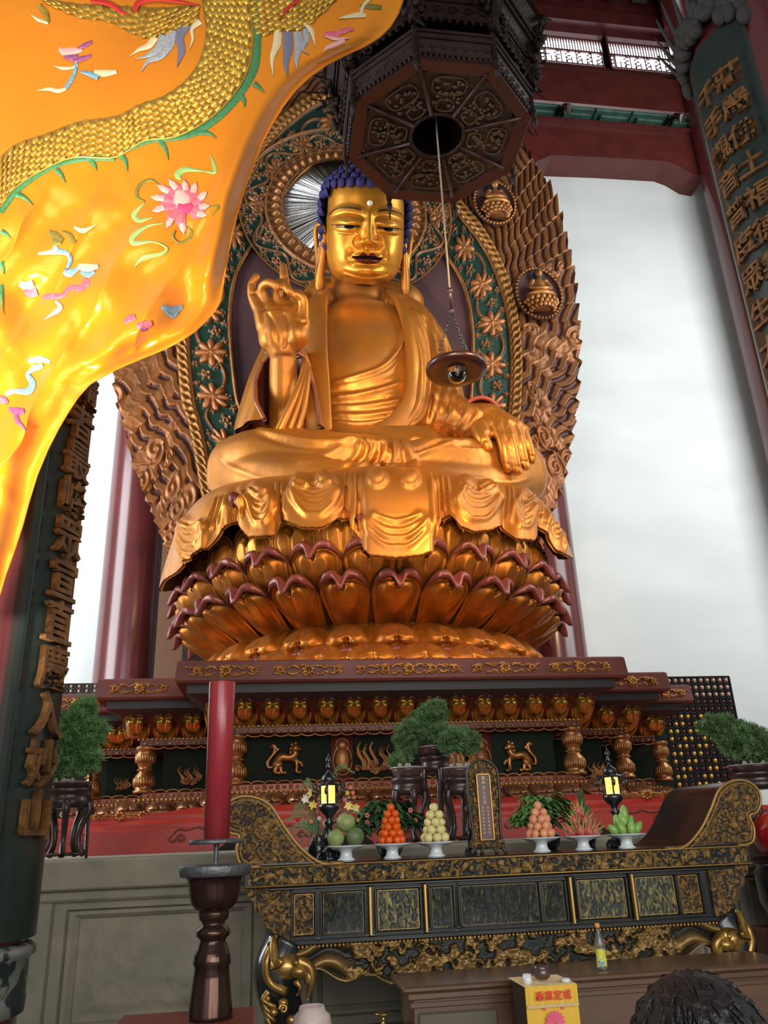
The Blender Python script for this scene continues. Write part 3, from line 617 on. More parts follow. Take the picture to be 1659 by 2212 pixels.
# ---- raised hand
hm = MB()
chain(hm, [(612, 935, -1.1, .27), (612, 890, -1.2, .27), (612, 850, -1.4, .27), (612, 800, -1.6, .26), (612, 765, -1.75, .25), (610, 742, -1.85, .28)])
chain(hm, [(575, 705, -1.92, .17), (582, 735, -1.9, .20)]); chain(hm, [(606, 690, -1.95, .24), (606, 730, -1.9, .27)]); chain(hm, [(636, 700, -1.98, .20), (632, 735, -1.92, .24)])
chain(hm, [(560, 668, -1.92, .12), (572, 705, -1.92, .17)]); chain(hm, [(584, 668, -1.92, .15), (600, 700, -1.92, .2)]); chain(hm, [(612, 662, -1.90, .16), (618, 700, -1.92, .2)]); chain(hm, [(630, 668, -1.90, .12), (636, 700, -1.94, .17)])
chain(hm, [(596, 690, -1.93, .27), (600, 730, -1.88, .30), (610, 755, -1.82, .27)]); chain(hm, [(620, 690, -1.93, .27), (620, 730, -1.88, .30)])
chain(hm, [(644, 725, -2.02, .22), (652, 700, -2.06, .17)])
chain(hm, [(556, 668, -1.92, .098), (545, 640, -1.94, .092), (544, 615, -1.98, .082), (553, 600, -2.02, .076), (553.5, 597, -2.02, .070)], sub=4)
chain(hm, [(582, 668, -1.92, .10), (570, 640, -1.98, .092), (566, 622, -2.08, .088), (578, 611, -2.22, .084), (594, 615, -2.28, .078), (598, 622, -2.26, .07)], sub=4)
chain(hm, [(602, 665, -1.92, .105), (598, 632, -2.0, .095), (602, 613, -2.12, .09), (614, 616, -2.24, .088), (624, 628, -2.28, .08), (632, 634, -2.26, .074)], sub=4)
chain(hm, [(624, 668, -1.90, .105), (619, 630, -1.93, .097), (614, 600, -1.95, .092), (612, 578, -1.96, .080), (612, 574, -1.96, .07)], sub=4)
chain(hm, [(652, 705, -2.06, .15), (655, 675, -2.12, .115), (655, 652, -2.18, .105), (648, 641, -2.24, .095), (641, 637, -2.27, .08)], sub=4)
V, F = fuse(hm, .026, 4, .5)
V = relief(V, F, [([(575, 672), (592, 700), (600, 740)], 4, -.025), ([(612, 672), (622, 700), (618, 735), (612, 755)], 4, -.035), ([(640, 690), (652, 696), (664, 694)], 3, -.03), ([(560, 672), (590, 665), (625, 668)], 3, -.02),
    ([(538, 635), (552, 633)], 2.5, -.015), ([(538, 612), (552, 612)], 2.5, -.012), ([(606, 600), (622, 600)], 2.5, -.012), ([(595, 768), (630, 770)], 4, -.02)], [(640, 722, 18, 24, .05), (582, 720, 14, 24, .03)])
mobj('raised_hand', V, F, GOLD, bud)
# ---- resting hand
h2 = MB()
chain(h2, [(1000, 905, -1.2, .30), (1030, 905, -1.5, .31), (1048, 905, -1.68, .29)])
for a, b, c, d in (((1045, 912, -1.72, .24), (1078, 926, -1.95, .15), 0, 0), ((1048, 905, -1.7, .26), (1095, 920, -1.95, .15), 0, 0), ((1055, 900, -1.66, .25), (1115, 922, -1.9, .14), 0, 0), ((1060, 900, -1.6, .24), (1130, 930, -1.82, .12), 0, 0), ((1030, 915, -1.7, .24), (1045, 940, -1.95, .15), 0, 0)): chain(h2, [a, b])
chain(h2, [(1032, 925, -1.85, .16), (1040, 945, -2.0, .135), (1050, 962, -2.05, .12), (1054, 968, -2.05, .105)], sub=4)
chain(h2, [(1075, 925, -1.98, .13), (1085, 955, -2.10, .105), (1091, 985, -2.10, .098), (1096, 1010, -2.06, .086), (1097, 1014, -2.05, .07)], sub=4)
chain(h2, [(1094, 922, -1.98, .13), (1104, 955, -2.12, .102), (1112, 990, -2.10, .095), (1118, 1016, -2.04, .083), (1119, 1020, -2.03, .07)], sub=4)
chain(h2, [(1112, 924, -1.92, .125), (1122, 955, -2.05, .10), (1130, 985, -2.02, .092), (1135, 1006, -1.97, .08), (1136, 1010, -1.96, .066)], sub=4)
chain(h2, [(1128, 930, -1.84, .115), (1139, 955, -1.95, .09), (1146, 977, -1.92, .082), (1149, 993, -1.88, .07), (1150, 997, -1.87, .06)], sub=4)
V, F = fuse(h2, .026, 4, .5)
nails = [([(x-7, y-12), (x-7, y-4), (x, y), (x+7, y-4), (x+7, y-12), (x, y-17), (x-7, y-12)], 1.6, -.02) for x, y in ((1096, 1018), (1118, 1024), (1134, 1013), (1149, 1001))]+[([(1040, 958), (1046, 950), (1056, 952), (1062, 962)], 1.6, -.02)]
V = relief(V, F, nails+[([(1060, 905), (1078, 925)], 4, .015), ([(1075, 898), (1098, 922)], 4, .015), ([(1090, 900), (1118, 926)], 4, .012), ([(1068, 912), (1086, 935)], 3, -.02), ([(1085, 908), (1105, 935)], 3, -.02), ([(1100, 908), (1124, 938)], 3, -.02)])
mobj('resting_hand', V, F, GOLD, bud)
# cuff with red lining round the resting wrist
cf = MB(); Cc = at(1030, 910, Y=-1.45); ax = np.array(at(1052, 912, Y=-1.75))-Cc; ax /= np.linalg.norm(ax); ub = np.cross(ax, [0, 0, 1.0]); ub /= np.linalg.norm(ub); vb = np.cross(ub, ax)
aa = np.arange(28)*2*PI/28
def cring(d, r1, r2): return Cc+ax*d+np.cos(aa)[:, None]*ub*r1+np.sin(aa)[:, None]*vb*r2
cf.grid(np.stack([cring(-.25, .43, .40), cring(-.05, .46, .44), cring(.12, .47, .46), cring(.14, .43, .42)]), cv=True, mi=0)
cf.grid(np.stack([cring(.14, .43, .42), cring(.05, .38, .37), cring(-.1, .33, .33)]), cv=True, mi=1); cf.build('cuff', [mat('red_brown_cuff', (.30, .06, .025), .4, .2), LIN], bud)
MB().tube([tuple(p) for p in cring(.13, .455, .445)]+[tuple(cring(.13, .455, .445)[0])], .04, 8).build('cuff_edge', mat('red_edge', (.33, .06, .03), .4, .1), bud)
# ---- crossed legs
lm = MB()
chain(lm, [(518, 1012, -.95, .60), (560, 1005, -1.25, .66), (640, 995, -1.6, .58), (730, 990, -1.9, .46), (810, 985, -2.05, .36)])
chain(lm, [(505, 1030, -.9, .50), (570, 1035, -1.6, .5), (680, 1040, -2.2, .4), (800, 1045, -2.5, .33)])
chain(lm, [(560, 985, -.6, .55), (660, 960, -.8, .5), (760, 965, -1.1, .42)])
chain(lm, [(1112, 1020, -.85, .62), (1060, 1015, -1.35, .58), (990, 1005, -1.75, .5), (920, 1000, -2.0, .42), (860, 1000, -2.15, .36)])
chain(lm, [(1120, 1035, -.85, .56), (1050, 1050, -1.6, .5), (950, 1050, -2.1, .42), (860, 1050, -2.45, .36)])
chain(lm, [(1080, 985, -.5, .55), (990, 965, -.8, .45), (910, 960, -1.1, .40)])
chain(lm, [(750, 1000, -1.2, .7), (900, 1000, -1.2, .7)]); chain(lm, [(620, 1020, -.6, .9), (1000, 1020, -.6, .9)])
V, F = fuse(lm, .045, 10)
S3 = [([(470, 985), (500, 1010), (570, 1035), (640, 1040)], 5, .03), ([(545, 925), (600, 938), (680, 952), (770, 950)], 6, .05), ([(560, 940), (640, 962), (720, 968)], 5, -.04),
      ([(740, 950), (775, 950), (770, 985), (735, 1012)], 5, .06), ([(790, 948), (808, 960), (800, 990), (770, 1015)], 6, .08), ([(815, 948), (832, 965), (826, 995), (800, 1018)], 6, .08), ([(845, 948), (858, 965), (855, 995), (838, 1018)], 6, .08), ([(868, 950), (885, 975), (900, 1010)], 6, .08),
      ([(782, 950), (795, 965), (785, 995)], 3, -.06), ([(812, 955), (820, 975), (812, 1005)], 3, -.06), ([(838, 955), (846, 975), (842, 1005)], 3, -.06), ([(862, 958), (873, 985), (880, 1012)], 3, -.06),
      ([(880, 945), (930, 950), (990, 958)], 6, .05), ([(890, 985), (950, 965), (1020, 950)], 5, .05), ([(892, 978), (940, 958), (1000, 945)], 3, -.05), ([(960, 962), (1010, 970), (1045, 972)], 2.5, .03),
      ([(900, 1012), (1000, 1032), (1100, 1042), (1150, 1030)], 5, .04), ([(640, 1000), (700, 985), (745, 962)], 8, .04)]
V = relief(V, F, S3)
mobj('crossed_legs', V, F, GOLD, bud)
# ---- robe hem spread over the lotus throne
hem = [(340, 1300), (350, 1262), (363, 1251), (390, 1234), (420, 1201), (450, 1184), (462, 1160), (472, 1140), (492, 1134), (499, 1126), (511, 1119), (523, 1141), (541, 1162), (565, 1160), (589, 1156), (597, 1132), (601, 1112), (619, 1126), (655, 1141), (698, 1141), (719, 1129), (731, 1114), (752, 1112), (757, 1137), (780, 1162), (785, 1185), (800, 1201), (855, 1207), (910, 1201), (937, 1189), (941, 1160), (952, 1150), (958, 1115), (973, 1109), (991, 1138), (1021, 1150), (1057, 1146), (1093, 1129), (1099, 1141), (1112, 1165), (1148, 1168), (1160, 1150), (1169, 1130), (1184, 1148), (1196, 1165), (1204, 1189), (1232, 1207), (1243, 1262), (1250, 1300)]
hx, hy = np.array(hem, float).T
prof = cr([(1.9, 7.55), (2.5, 7.45), (3.0, 7.32), (3.35, 7.12), (3.56, 6.8), (3.68, 6.4), (3.74, 5.9), (3.77, 5.4), (3.78, 4.95)], 240)
profF = cr([(1.9, 7.35), (2.45, 7.25), (2.9, 7.08), (3.25, 6.8), (3.5, 6.4), (3.64, 5.9), (3.73, 5.4), (3.78, 4.95)], 240)
nphi, nv = 760, 96; phis = np.linspace(-112, 112, nphi)*PI/180
Vc = np.zeros((nphi, nv, 3))
for i, ph in enumerate(phis):
    wq = float(sm(.45, 1.15, abs(ph))); prf = profF*(1-wq)+prof*wq
    L = np.stack([prf[:, 0]*math.sin(ph), -prf[:, 0]*math.cos(ph), prf[:, 1]], -1); x, y = proj(L)
    lim = np.interp(x, hx, hy)
    if abs(ph) > 1.25: lim = lim+(abs(ph)-1.25)*60
    k = np.argmax((y > lim) & (np.arange(240) > 60)); k = k if k > 0 else 239
    if abs(ph) > 1.45: k = min(k, 200)
    tt = np.linspace(0, k, nv); Vc[i] = np.stack([np.interp(tt, np.arange(240), L[:, j]) for j in range(3)], -1)
v = np.linspace(0, 1, nv)[None]; rad = np.stack([np.sin(phis), -np.cos(phis), 0*phis], -1)[:, None]
# ruffles near the rim
pxc, pyc = proj(Vc); ruff = 0
for xc, wd, am in ((468, 18, .12), (505, 10, .14), (600, 12, .20), (742, 16, .20), (778, 10, .10), (946, 10, .12), (962, 14, .18), (1096, 12, .16), (1172, 12, .14), (1196, 10, .12), (770, 12, .1)):
    ruff = ruff-am*np.exp(-((pxc-xc)/wd)**2)*sm(.45, 1.0, v)
Vc = Vc+rad*(ruff+.06*sm(.75, 1, v))[..., None]
FV = gridF(nphi, nv)[:, ::-1].copy(); Vf = Vc.reshape(-1, 3)
S4 = []; B4 = []
lobes = [(372, 450, 1110, 1225, 5), (505, 535, 1065, 1105, 3), (530, 592, 1050, 1140, 5), (620, 738, 1035, 1125, 7), (775, 938, 1095, 1192, 4), (975, 1090, 1045, 1135, 7), (1105, 1162, 1062, 1150, 5), (1180, 1225, 1090, 1180, 4)]
for x0, x1, y0, y1, n in lobes:
    xm = (x0+x1)/2; wd = (x1-x0)/2
    for k in range(n):
        f = (k+1)/n; yb = lerp(y0+14, y1-12, f); w2 = wd*(.62+.36*f)
        S4.append(([(xm-w2, y0+10+(yb-y0)*.15), (xm-w2*.75, lerp(y0, yb, .6)), (xm-w2*.35, yb-4), (xm, yb), (xm+w2*.35, yb-4), (xm+w2*.75, lerp(y0, yb, .6)), (xm+w2, y0+10+(yb-y0)*.15)], 4.6+.025*wd, .060 if k % 2 == 0 else .035))
        S4.append(([(xm-w2*.8, lerp(y0, yb, .6)-6), (xm-w2*.35, yb-11), (xm, yb-8), (xm+w2*.35, yb-11), (xm+w2*.8, lerp(y0, yb, .6)-6)], 3, -.03))
for x0, y0, x1, y1 in ((470, 1072, 440, 1150), (480, 1070, 455, 1150), (492, 1068, 470, 1135), (518, 1060, 508, 1112), (524, 1058, 520, 1120), (598, 1040, 592, 1110), (604, 1038, 600, 1110), (612, 1036, 612, 1112), (748, 1018, 735, 1108), (758, 1018, 750, 1108), (768, 1018, 762, 1130), (778, 1018, 775, 1160), (928, 1022, 935, 1150), (940, 1024, 950, 1140), (952, 1026, 962, 1108), (964, 1028, 975, 1108), (1096, 1048, 1096, 1125), (1104, 1050, 1104, 1130), (1165, 1065, 1170, 1125), (1176, 1070, 1184, 1140), (1190, 1080, 1205, 1160), (1205, 1090, 1222, 1190)):
    S4.append(([(x0, y0), ((x0+x1)/2+1, (y0+y1)/2), (x1, y1)], 3.2, .06))
for bx, by in ((560, 1058), (652, 1040), (702, 1035), (815, 1032), (885, 1032), (1005, 1042), (1050, 1050), (1130, 1068), (390, 1128)): B4.append((bx, by, 20, 17, .11)); S4.append(([(bx-19, by+4), (bx-12, by+16), (bx, by+20), (bx+12, by+16), (bx+19, by+4)], 2.4, .035))
Vf = relief(Vf, FV, S4, B4)
# give it thickness
N4 = vnorm(Vf, FV); inner_ = Vf-N4*.06; nn_ = len(Vf)
edge = np.arange(nphi)*nv+nv-1
FE = np.stack([edge[:-1], edge[1:], edge[1:]+nn_, edge[:-1]+nn_], -1)
mi = np.r_[np.zeros(len(FV)), np.ones(len(FV)), np.zeros(len(FE))]
mobj('draped_hem', np.vstack([Vf, inner_]), np.vstack([FV, FV[:, ::-1]+nn_, FE]), [GOLD, LIN], bud, True, None, mi)
# ---- neck
nk = MB(); zz = [(1.0, -.35), (.80, -.15), (.70, .0), (.70, .10), (.655, .16), (.67, .24), (.665, .36), (.62, .41), (.64, .5), (.62, .8), (.55, 1.3)]
nb_ = at(779, 648, Y=-.75); nk.lathe([(r, z) for r, z in zz], (nb_[0], .02, nb_[2]-.15), 40, sy=.95); nk.build('neck', GOLD, bud)
# ---- head
TILT = 34.0
HCn = Vector(at(787, 509, Y=-1.0)); 
HM = Matrix.Translation(HCn) @ Matrix.Rotation(R(TILT), 4, 'X')
HMn = np.array(HM)
def hx_(P): P = np.asarray(P, float); return P@HMn[:3, :3].T+HMn[:3, 3]
zt = [-1.16, -1.13, -1.05, -.92, -.7, -.45, -.1, .3, .7, .95, 1.15, 1.3]
wt = [.10, .34, .56, .69, .775, .81, .82, .815, .79, .73, .55, .2]
dt = [.25, .50, .66, .75, .80, .82, .84, .85, .82, .75, .55, .2]
nz_, nt_ = 400, 420
zz = np.linspace(-1.014, 1.1, nz_); th = np.linspace(-125, 125, nt_)*PI/180
ZZ, TH = np.meshgrid(zz, th, indexing='ij')
def pch(x, xp, fp): return np.interp(x, xp, fp)
def smooth1(xp, fp, x):
    xx = np.linspace(xp[0], xp[-1], 400); ff_ = np.interp(xx, xp, fp); k = np.ones(21)/21; fs = np.convolve(np.pad(ff_, 10, 'edge'), k, 'valid'); return np.interp(x, xx, fs)
ZR = ZZ; ZZ = np.where(ZZ < .05, (ZZ-.05)/.88+.05, np.where(ZZ < .62, .05+(ZZ-.05)/.80, ZZ+.14)); WW = smooth1(zt, wt, np.where(ZR < .05, ZZ, ZR)); DD = smooth1(zt, dt, np.where(ZR < .05, ZZ, ZR))
e = 2/2.5; X = WW*np.sign(np.sin(TH))*np.abs(np.sin(TH))**e; Yf = DD*np.sign(np.cos(TH))*np.abs(np.cos(TH))**e
H = np.zeros_like(X); xa = np.abs(X); fr_ = sm(.0, .3, Yf)
g2 = lambda x0, z0, sx_, sz_: np.exp(-(((xa-x0)/sx_)**2+((ZZ-z0)/sz_)**2))
# nose
nh = np.interp(ZZ, [-.46, -.38, -.32, -.24, -.08, .15, .38, .55], [0, .04, .20, .27, .20, .12, .05, 0]); ns = np.interp(ZZ, [-.45, -.3, 0, .3, .5], [.13, .125, .085, .075, .12])
H += nh*np.exp(-(xa/ns)**2.2)
H -= .03*np.exp(-((np.hypot((xa-.15), (ZZ+.27))-.125)/.03)**2)*(xa > .12)
H += .125*np.exp(-(((xa-.15)/.075)**2+((ZZ+.275)/.075)**2)**1.2); H -= .05*g2(.075, -.385, .04, .03)
# brows and sockets
bz = .30+.20*np.sqrt(np.clip(1-((xa-.42)/.33)**2, 0, 1)); 
H += .035*np.exp(-((ZZ-bz-.03)/.06)**2)*sm(.05, .15, xa)*sm(.80, .7, xa)
H -= .055*np.exp(-(((xa-.42)/.30)**2+((ZZ-.30)/.13)**2)**1.5)
H += .125*np.exp(-((((xa-.42)/.27)**2+((ZZ-.20)/.15)**2)**1.6))
ez = .085-.03*np.sin((xa-.17)/.5*PI).clip(0)+.03*(xa-.42)
H -= .05*np.exp(-((ZZ-ez)/.022)**2)*sm(.15, .2, xa)*sm(.68, .62, xa)
H += .06*np.exp(-(((xa-.42)/.24)**2+((ZZ+.0)/.075)**2)**1.3); H -= .02*np.exp(-((ZZ+.085+.05*((xa-.42)/.25)**2*-1)/.03)**2)*sm(.2, .3, xa)*sm(.7, .6, xa)
# cheeks, mouth, chin
H += .07*g2(.50, -.42, .26, .30)
ml = -.60+.012*np.cos(X*14)+.11*xa**2
H += .055*np.exp(-(((xa-.09)/.11)**2+((ZZ+.55)/.045)**2))+.035*np.exp(-(((xa-.2)/.09)**2+((ZZ+.57)/.03)**2))
H += .105*np.exp(-((X/.17)**2+((ZZ+.67)/.055)**2)**1.2)
H -= .07*np.exp(-((ZZ-ml)/.018)**2)*sm(.31, .27, xa); H -= .05*g2(.325, -.58, .06, .06)*.6
H -= .035*np.exp(-((X/.05)**2+((ZZ+.47)/.05)**2)); H -= .05*np.exp(-((X/.2)**2+((ZZ+.745)/.035)**2))
H += .13*np.exp(-((X/.28)**2+((ZZ+.90)/.13)**2)**1.2)
cz = -1.02+.55*xa**2; H -= .035*np.exp(-((ZZ-cz)/.028)**2)*sm(.5, .4, xa); H += .03*np.exp(-((ZZ-cz+.07)/.05)**2)*sm(.5, .4, xa)
H -= .012*np.exp(-((xa-.36-.1*(-.5-ZZ))/.06)**2)*sm(-.36, -.45, ZZ)*sm(-.72, -.6, ZZ)
Yv = Yf+H*fr_
P = np.stack([X, -Yv, ZR], -1)
gold = np.array([.80, .355, .04]); col = np.tile(gold, (nz_, nt_, 1)).astype(float)
def pt(mask, c):
    global col
    col = col*(1-mask[..., None])+np.array(c)*mask[..., None]
front = (Yf > .1)
bl = .20*np.sqrt(np.clip(1-((xa-.44)/.37)**2, 0, 1))+.315+.02*(xa > 2); thick = .016+.0*xa
pt((np.exp(-((ZZ-bl)/(.016+.014*sm(.75, .4, xa)))**4)*sm(.12, .2, xa)*sm(.80, .78, xa)*front), (.03, .018, .012))
eu = .085-.02*np.sin((xa-.16)/.54*PI).clip(0)+.06*(xa-.42)**1+.01; el = eu-.075*np.sin(((xa-.17)/.5).clip(0, 1)*PI)
inside = sm(0, .006, eu-ZZ)*sm(0, .006, ZZ-el)*(xa > .17)*(xa < .67)*front
pt(inside, (.52, .45, .36)); pt(inside*sm(.105, .09, np.abs(xa-.40)), (.008, .006, .006))
pt(np.exp(-((ZZ-eu)/.011)**4)*(xa > .14)*(xa < .74)*front, (.01, .008, .008)); pt(.8*np.exp(-((ZZ-el)/.006)**4)*(xa > .18)*(xa < .66)*front, (.10, .03, .01))
up_ = ml+.012+.075*np.exp(-((xa-.09)/.085)**2)*1.0+.02*sm(.3, .1, xa)-.02*np.exp(-(X/.035)**2); dn_ = -.60-.150*np.sqrt(np.clip(1-(X/.30)**2, 0, 1))+.06*xa**2
pt(sm(0, .01, up_-ZZ)*sm(0, .01, ZZ-dn_)*sm(.31, .30, xa)*front, (.13, .028, .022)); pt(np.exp(-((ZZ-ml)/.012)**4)*sm(.33, .31, xa)*front, (.03, .008, .008))
mobj('face', hx_(P.reshape(-1, 3)), gridF(nz_, nt_), GOLDP, bud, True, col.reshape(-1, 3))
MB().ball(hx_([[.0, -.86, .52]])[0], .058, 16, 10).build('forehead_pearl', mat('white_pearl', (.85, .82, .75), .15, 0), bud)
# hair cap with snail curls
HAIR = mat('dark_blue_hair_paint', (.022, .018, .13), .75, 0, col2=(.014, .012, .09), scale=10, bump=.3, bscale=40)
hz = [-.25, 0, .3, .6, .85, .98, 1.08, 1.18, 1.28, 1.38, 1.47, 1.54]
hw = [.82, .88, .91, .91, .87, .80, .70, .58, .47, .36, .22, .02]
hd = [.85, .92, .97, .99, .97, .86, .72, .58, .47, .35, .21, .02]
hb = MB()
def hsurf(z, a, off=0):
    W_ = np.interp(z, hz, hw)+off; D_ = np.interp(z, hz, hd)+off; return np.array([W_*math.sin(a), -(D_*math.cos(a))*(.92 if math.cos(a) > 0 else 1.12), z])
zz = np.linspace(.88, 1.54, 24); aa = np.linspace(-PI, PI, 64, endpoint=False)
hb.grid(hx_(np.array([[hsurf(z, a) for a in aa] for z in zz]).reshape(-1, 3)).reshape(24, 64, 3), cv=True)
zz = np.linspace(-.5, .90, 24); aa = np.linspace(R(82), R(278), 48)
hb.grid(hx_(np.array([[hsurf(z, a) for a in aa] for z in zz]).reshape(-1, 3)).reshape(24, 48, 3)[:, ::-1])
# one curl: dome with a spiral groove
rr = np.linspace(0, 1, 9)[:, None]; ta = np.linspace(0, 2*PI, 20, endpoint=False)[None]
zc = np.sqrt(np.clip(1-rr**2*.98, 0, 1))*.95+.10*np.cos((rr*2.4-ta/(2*PI))*2*PI)*(rr < .95)*(rr > .05)
curl = np.stack([rr*np.cos(ta), rr*np.sin(ta), zc], -1).reshape(-1, 3)
cF = [list(f) for f in gridF(9, 20, cv=True)]
def add_curl(z, a, s):
    p = hsurf(z, a, -.01); p1 = hsurf(z, a+.02); p2 = hsurf(z+.02, a); tx = p1-p; tx /= np.linalg.norm(tx); tz = p2-p; n = np.cross(tx, tz); n /= np.linalg.norm(n); tz = np.cross(n, tx)
    M = np.stack([tx, tz, n], 1)*s; hb.add(hx_(curl@M.T+p), cF)
z = .90; row = 0
while z < 1.52:
    W_ = np.interp(z, hz, hw); per = 2*PI*W_*1.02; n = max(3, int(per/.20)); s = .108 if z < 1.3 else .088
    for k in range(n): add_curl(z, 2*PI*(k+.5*(row % 2))/n, s)
    dz = .115; z += dz; row += 1
z = .76; row = 0
while z > -.35:
    n = 32
    for k in range(n):
        a = 2*PI*(k+.5*(row % 2))/n; a = a if a < PI else a-2*PI
        lim = R(62) if z > .6 else R(76)
        if abs(a) > lim: add_curl(z, a, .105)
    z -= .17; row += 1
for i in range(9):
    a = R(-60+15*i); 
hb.build('curled_hair', HAIR, bud)
# ears with long lobes
for sg in (-1, 1):
    eb = MB(); L = lambda pts: hx_([(sg*x, y, z) for x, y, z in pts])
    def et(pts, r, n=10): 
        Q = cr(L(pts), 24); rr_ = np.interp(np.linspace(0, 1, 24), np.linspace(0, 1, len(r)), r)
        eb.tube(Q, rr_, n)
        for e_ in (0, -1): eb.ball(Q[e_], rr_[e_], 10, 6)
    et([(.84, -.10, .02), (.90, -.06, .14), (.98, .04, .16), (1.02, .13, .04), (1.0, .14, -.2), (.96, .08, -.5), (.95, .02, -.75)], [.05, .055, .06, .06, .055, .06, .07])
    et([(.85, -.12, -.05), (.86, -.12, -.3), (.88, -.1, -.55), (.90, -.05, -.8), (.92, -.02, -1.05), (.92, -.02, -1.12)], [.05, .06, .07, .10, .105, .09])
    et([(.95, .03, -.75), (.94, .0, -.9), (.93, -.01, -1.08)], [.08, .09, .09])
    et([(.84, .02, .05), (.86, .03, -.2), (.88, .03, -.5), (.9, .0, -.8)], [.06, .07, .07, .08])
    V, F = fuse(eb, .022, 3, .5); mobj('ear', V, F, GOLD, bud)
# ================================================= lotus throne
lot = empty('lotus_throne', (0, 0, 3.76), 'round gilded lotus throne with tiers of curling petals under the buddha', 'lotus throne')
LGOLD = mat('lotus_gilding', (.56, .20, .022), .34, .7, col2=(.34, .11, .015), scale=2.2, bump=.2, bscale=12, rough2=.5)
LIPM = mat('petal_lip_red_brown', (.20, .05, .04), .32, .15, col2=(.15, .035, .03), scale=3)
MB().lathe([(0, 3.76), (3.0, 3.76), (2.85, 4.05), (2.5, 4.35), (2.42, 4.55), (2.5, 4.62), (2.85, 4.8), (3.05, 5.0), (3.12, 5.5), (3.12, 6.2), (2.95, 6.9), (2.5, 7.2), (0, 7.4)][::1], (0, 0, 0), 96).build('core', mat('core_brown', (.16, .06, .02), .5, .4), lot)
def petal_mesh(name, base, tip, half, bulge, cb=.10, lip=.05, down=False, lipdrop=.13, mats=None, lobes=1.0, flatY=None, parent=None):
    """one heart shaped petal facing the viewer at azimuth 0 (or on a flat wall when flatY is set)"""
    nu, nv = 41, 36; u = np.linspace(-1, 1, nu)[:, None]; v = np.linspace(0, 1, nv)[None]
    T = 1-.10*np.exp(-(u/.16)**2)-.42*np.abs(u)**4.2+.0*v
    vv = v*T; w_ = .80+.20*np.sin(np.clip(vv*1.25, 0, 1)*PI/2)**.9
    w_ = w_*(1-.10*sm(.8, 1.0, vv))
    b0 = np.array(base); t0 = np.array(tip); r = b0[0]+(t0[0]-b0[0])*vv+cb*np.sin(PI*vv*.9); z = b0[1]+(t0[1]-b0[1])*vv
    ea = np.minimum(1-np.abs(u)/1.0, (1-v)*1.0*T/.75); ea = np.clip(ea, 0, 1)
    hgt = bulge*(.25*sm(0, .08, ea)-.30*sm(.10, .17, ea)*(1-sm(.20, .27, ea))*1.0)
    L = np.exp(-(((np.abs(u)-.32)/.32)**2+((vv-.54)/.26)**2)**1.8)+np.exp(-((u/.50)**2+((vv-.33)/.27)**2)**1.8)
    hgt = hgt+bulge*.85*lobes*np.clip(L, 0, 1.05)-bulge*.20*np.exp(-(u/.06)**2)*sm(.2, .5, vv)*sm(.9, .7, vv)
    for s_ in (-1, 1):
        d = np.hypot((u-s_*.12), (vv-.75)*1.2); hgt = hgt+bulge*.35*np.exp(-(d/.07)**2)
    hgt = hgt-.04*(1-np.clip(np.minimum(1-np.abs(u), 1)*4, 0, 1))
    def place(uu, rr, zz_, h_):
        if flatY is None:
            a = uu*half/ (t0[0] if not down else b0[0]); R_ = rr+h_; return np.stack([R_*np.sin(a), -R_*np.cos(a), zz_+0*R_], -1)
        return np.stack([uu*half, flatY-(rr+h_), zz_+0*uu], -1)
    P = place(u*w_, r, z, hgt); mb = MB(); mb.grid(P, mi=0)
    # curled lip
    uu = np.linspace(-.97, .97, 45); Tu = 1-.10*np.exp(-(uu/.16)**2)-.42*np.abs(uu)**4.2
    wl = (.80+.20*np.sin(np.clip(Tu*1.25, 0, 1)*PI/2)**.9)*(1-.10*sm(.8, 1.0, Tu)); rl = b0[0]+(t0[0]-b0[0])*Tu+cb*np.sin(PI*Tu*.9); zl = b0[1]+(t0[1]-b0[1])*Tu
    k = np.exp(-(uu/.22)**2); e = np.clip((1-np.abs(uu))*3, 0, 1); sg = 1 if not down else -1; lp = lip*e
    sec = []
    for s_, o_ in ((0, -.2), (.5, .5), (.9, 1.0), (.6, 1.5), (-.3, 1.75), (-1.2, 1.4), (-1.5, .9), (-.8, .6)):
        drop = -lipdrop*k*(max(0, o_-.5))*(.9 if o_ > 1 else .5)
        sec.append(place(uu*wl, rl, zl+sg*(s_*lp+drop), o_*lp*1.5+lipdrop*.55*k*max(0, o_-.6)))
    mb.grid(np.stack(sec, 1)[:, ::(1 if not down else -1)], cv=True, mi=1)
    return mb.build(name, mats or [LGOLD, LIPM], parent or lot)
def spin(o, angs, parent):
    first = True
    for a in angs:
        q = o if first else o.copy()
        if not first:
            COL.objects.link(q); q.parent = parent; q.matrix_parent_inverse = o.matrix_parent_inverse.copy()
        q.rotation_euler = (0, 0, a); q.location = parent.location; first = False
ST = 2*PI/26
def centre_on(o):  # put the petal's own origin on the throne axis so copies can turn about it
    return o
def tier(name, base, tip, half, bulge, off, rng_, **k):
    o = petal_mesh(name, base, tip, half, bulge, **k)
    me = o.data; me.transform(Matrix.Translation(-lot.location)); o.matrix_parent_inverse = Matrix.Identity(4)
    first = True
    for i in range(-rng_, rng_+1):
        a = (i+off)*ST
        if first: q = o; first = False
        else:
            q = o.copy(); COL.objects.link(q); q.parent = lot
        q.rotation_euler = (0, 0, a)
tier('petal', (3.12, 5.35), (3.22, 6.2), .42, .12, .0, 8, cb=.06, lip=.03, lipdrop=.03)
tier('petal', (3.00, 5.0), (3.42, 5.62), .42, .17, .5, 9, cb=.07, lip=.058, lipdrop=.19)
tier('petal', (2.62, 4.58), (3.38, 5.14), .415, .19, .0, 9, cb=.10, lip=.058, lipdrop=.19)
tier('lower_petal', (2.56, 4.62), (3.08, 4.06), .40, .18, .0, 9, cb=.03, lip=.03, down=True, lipdrop=-.06)
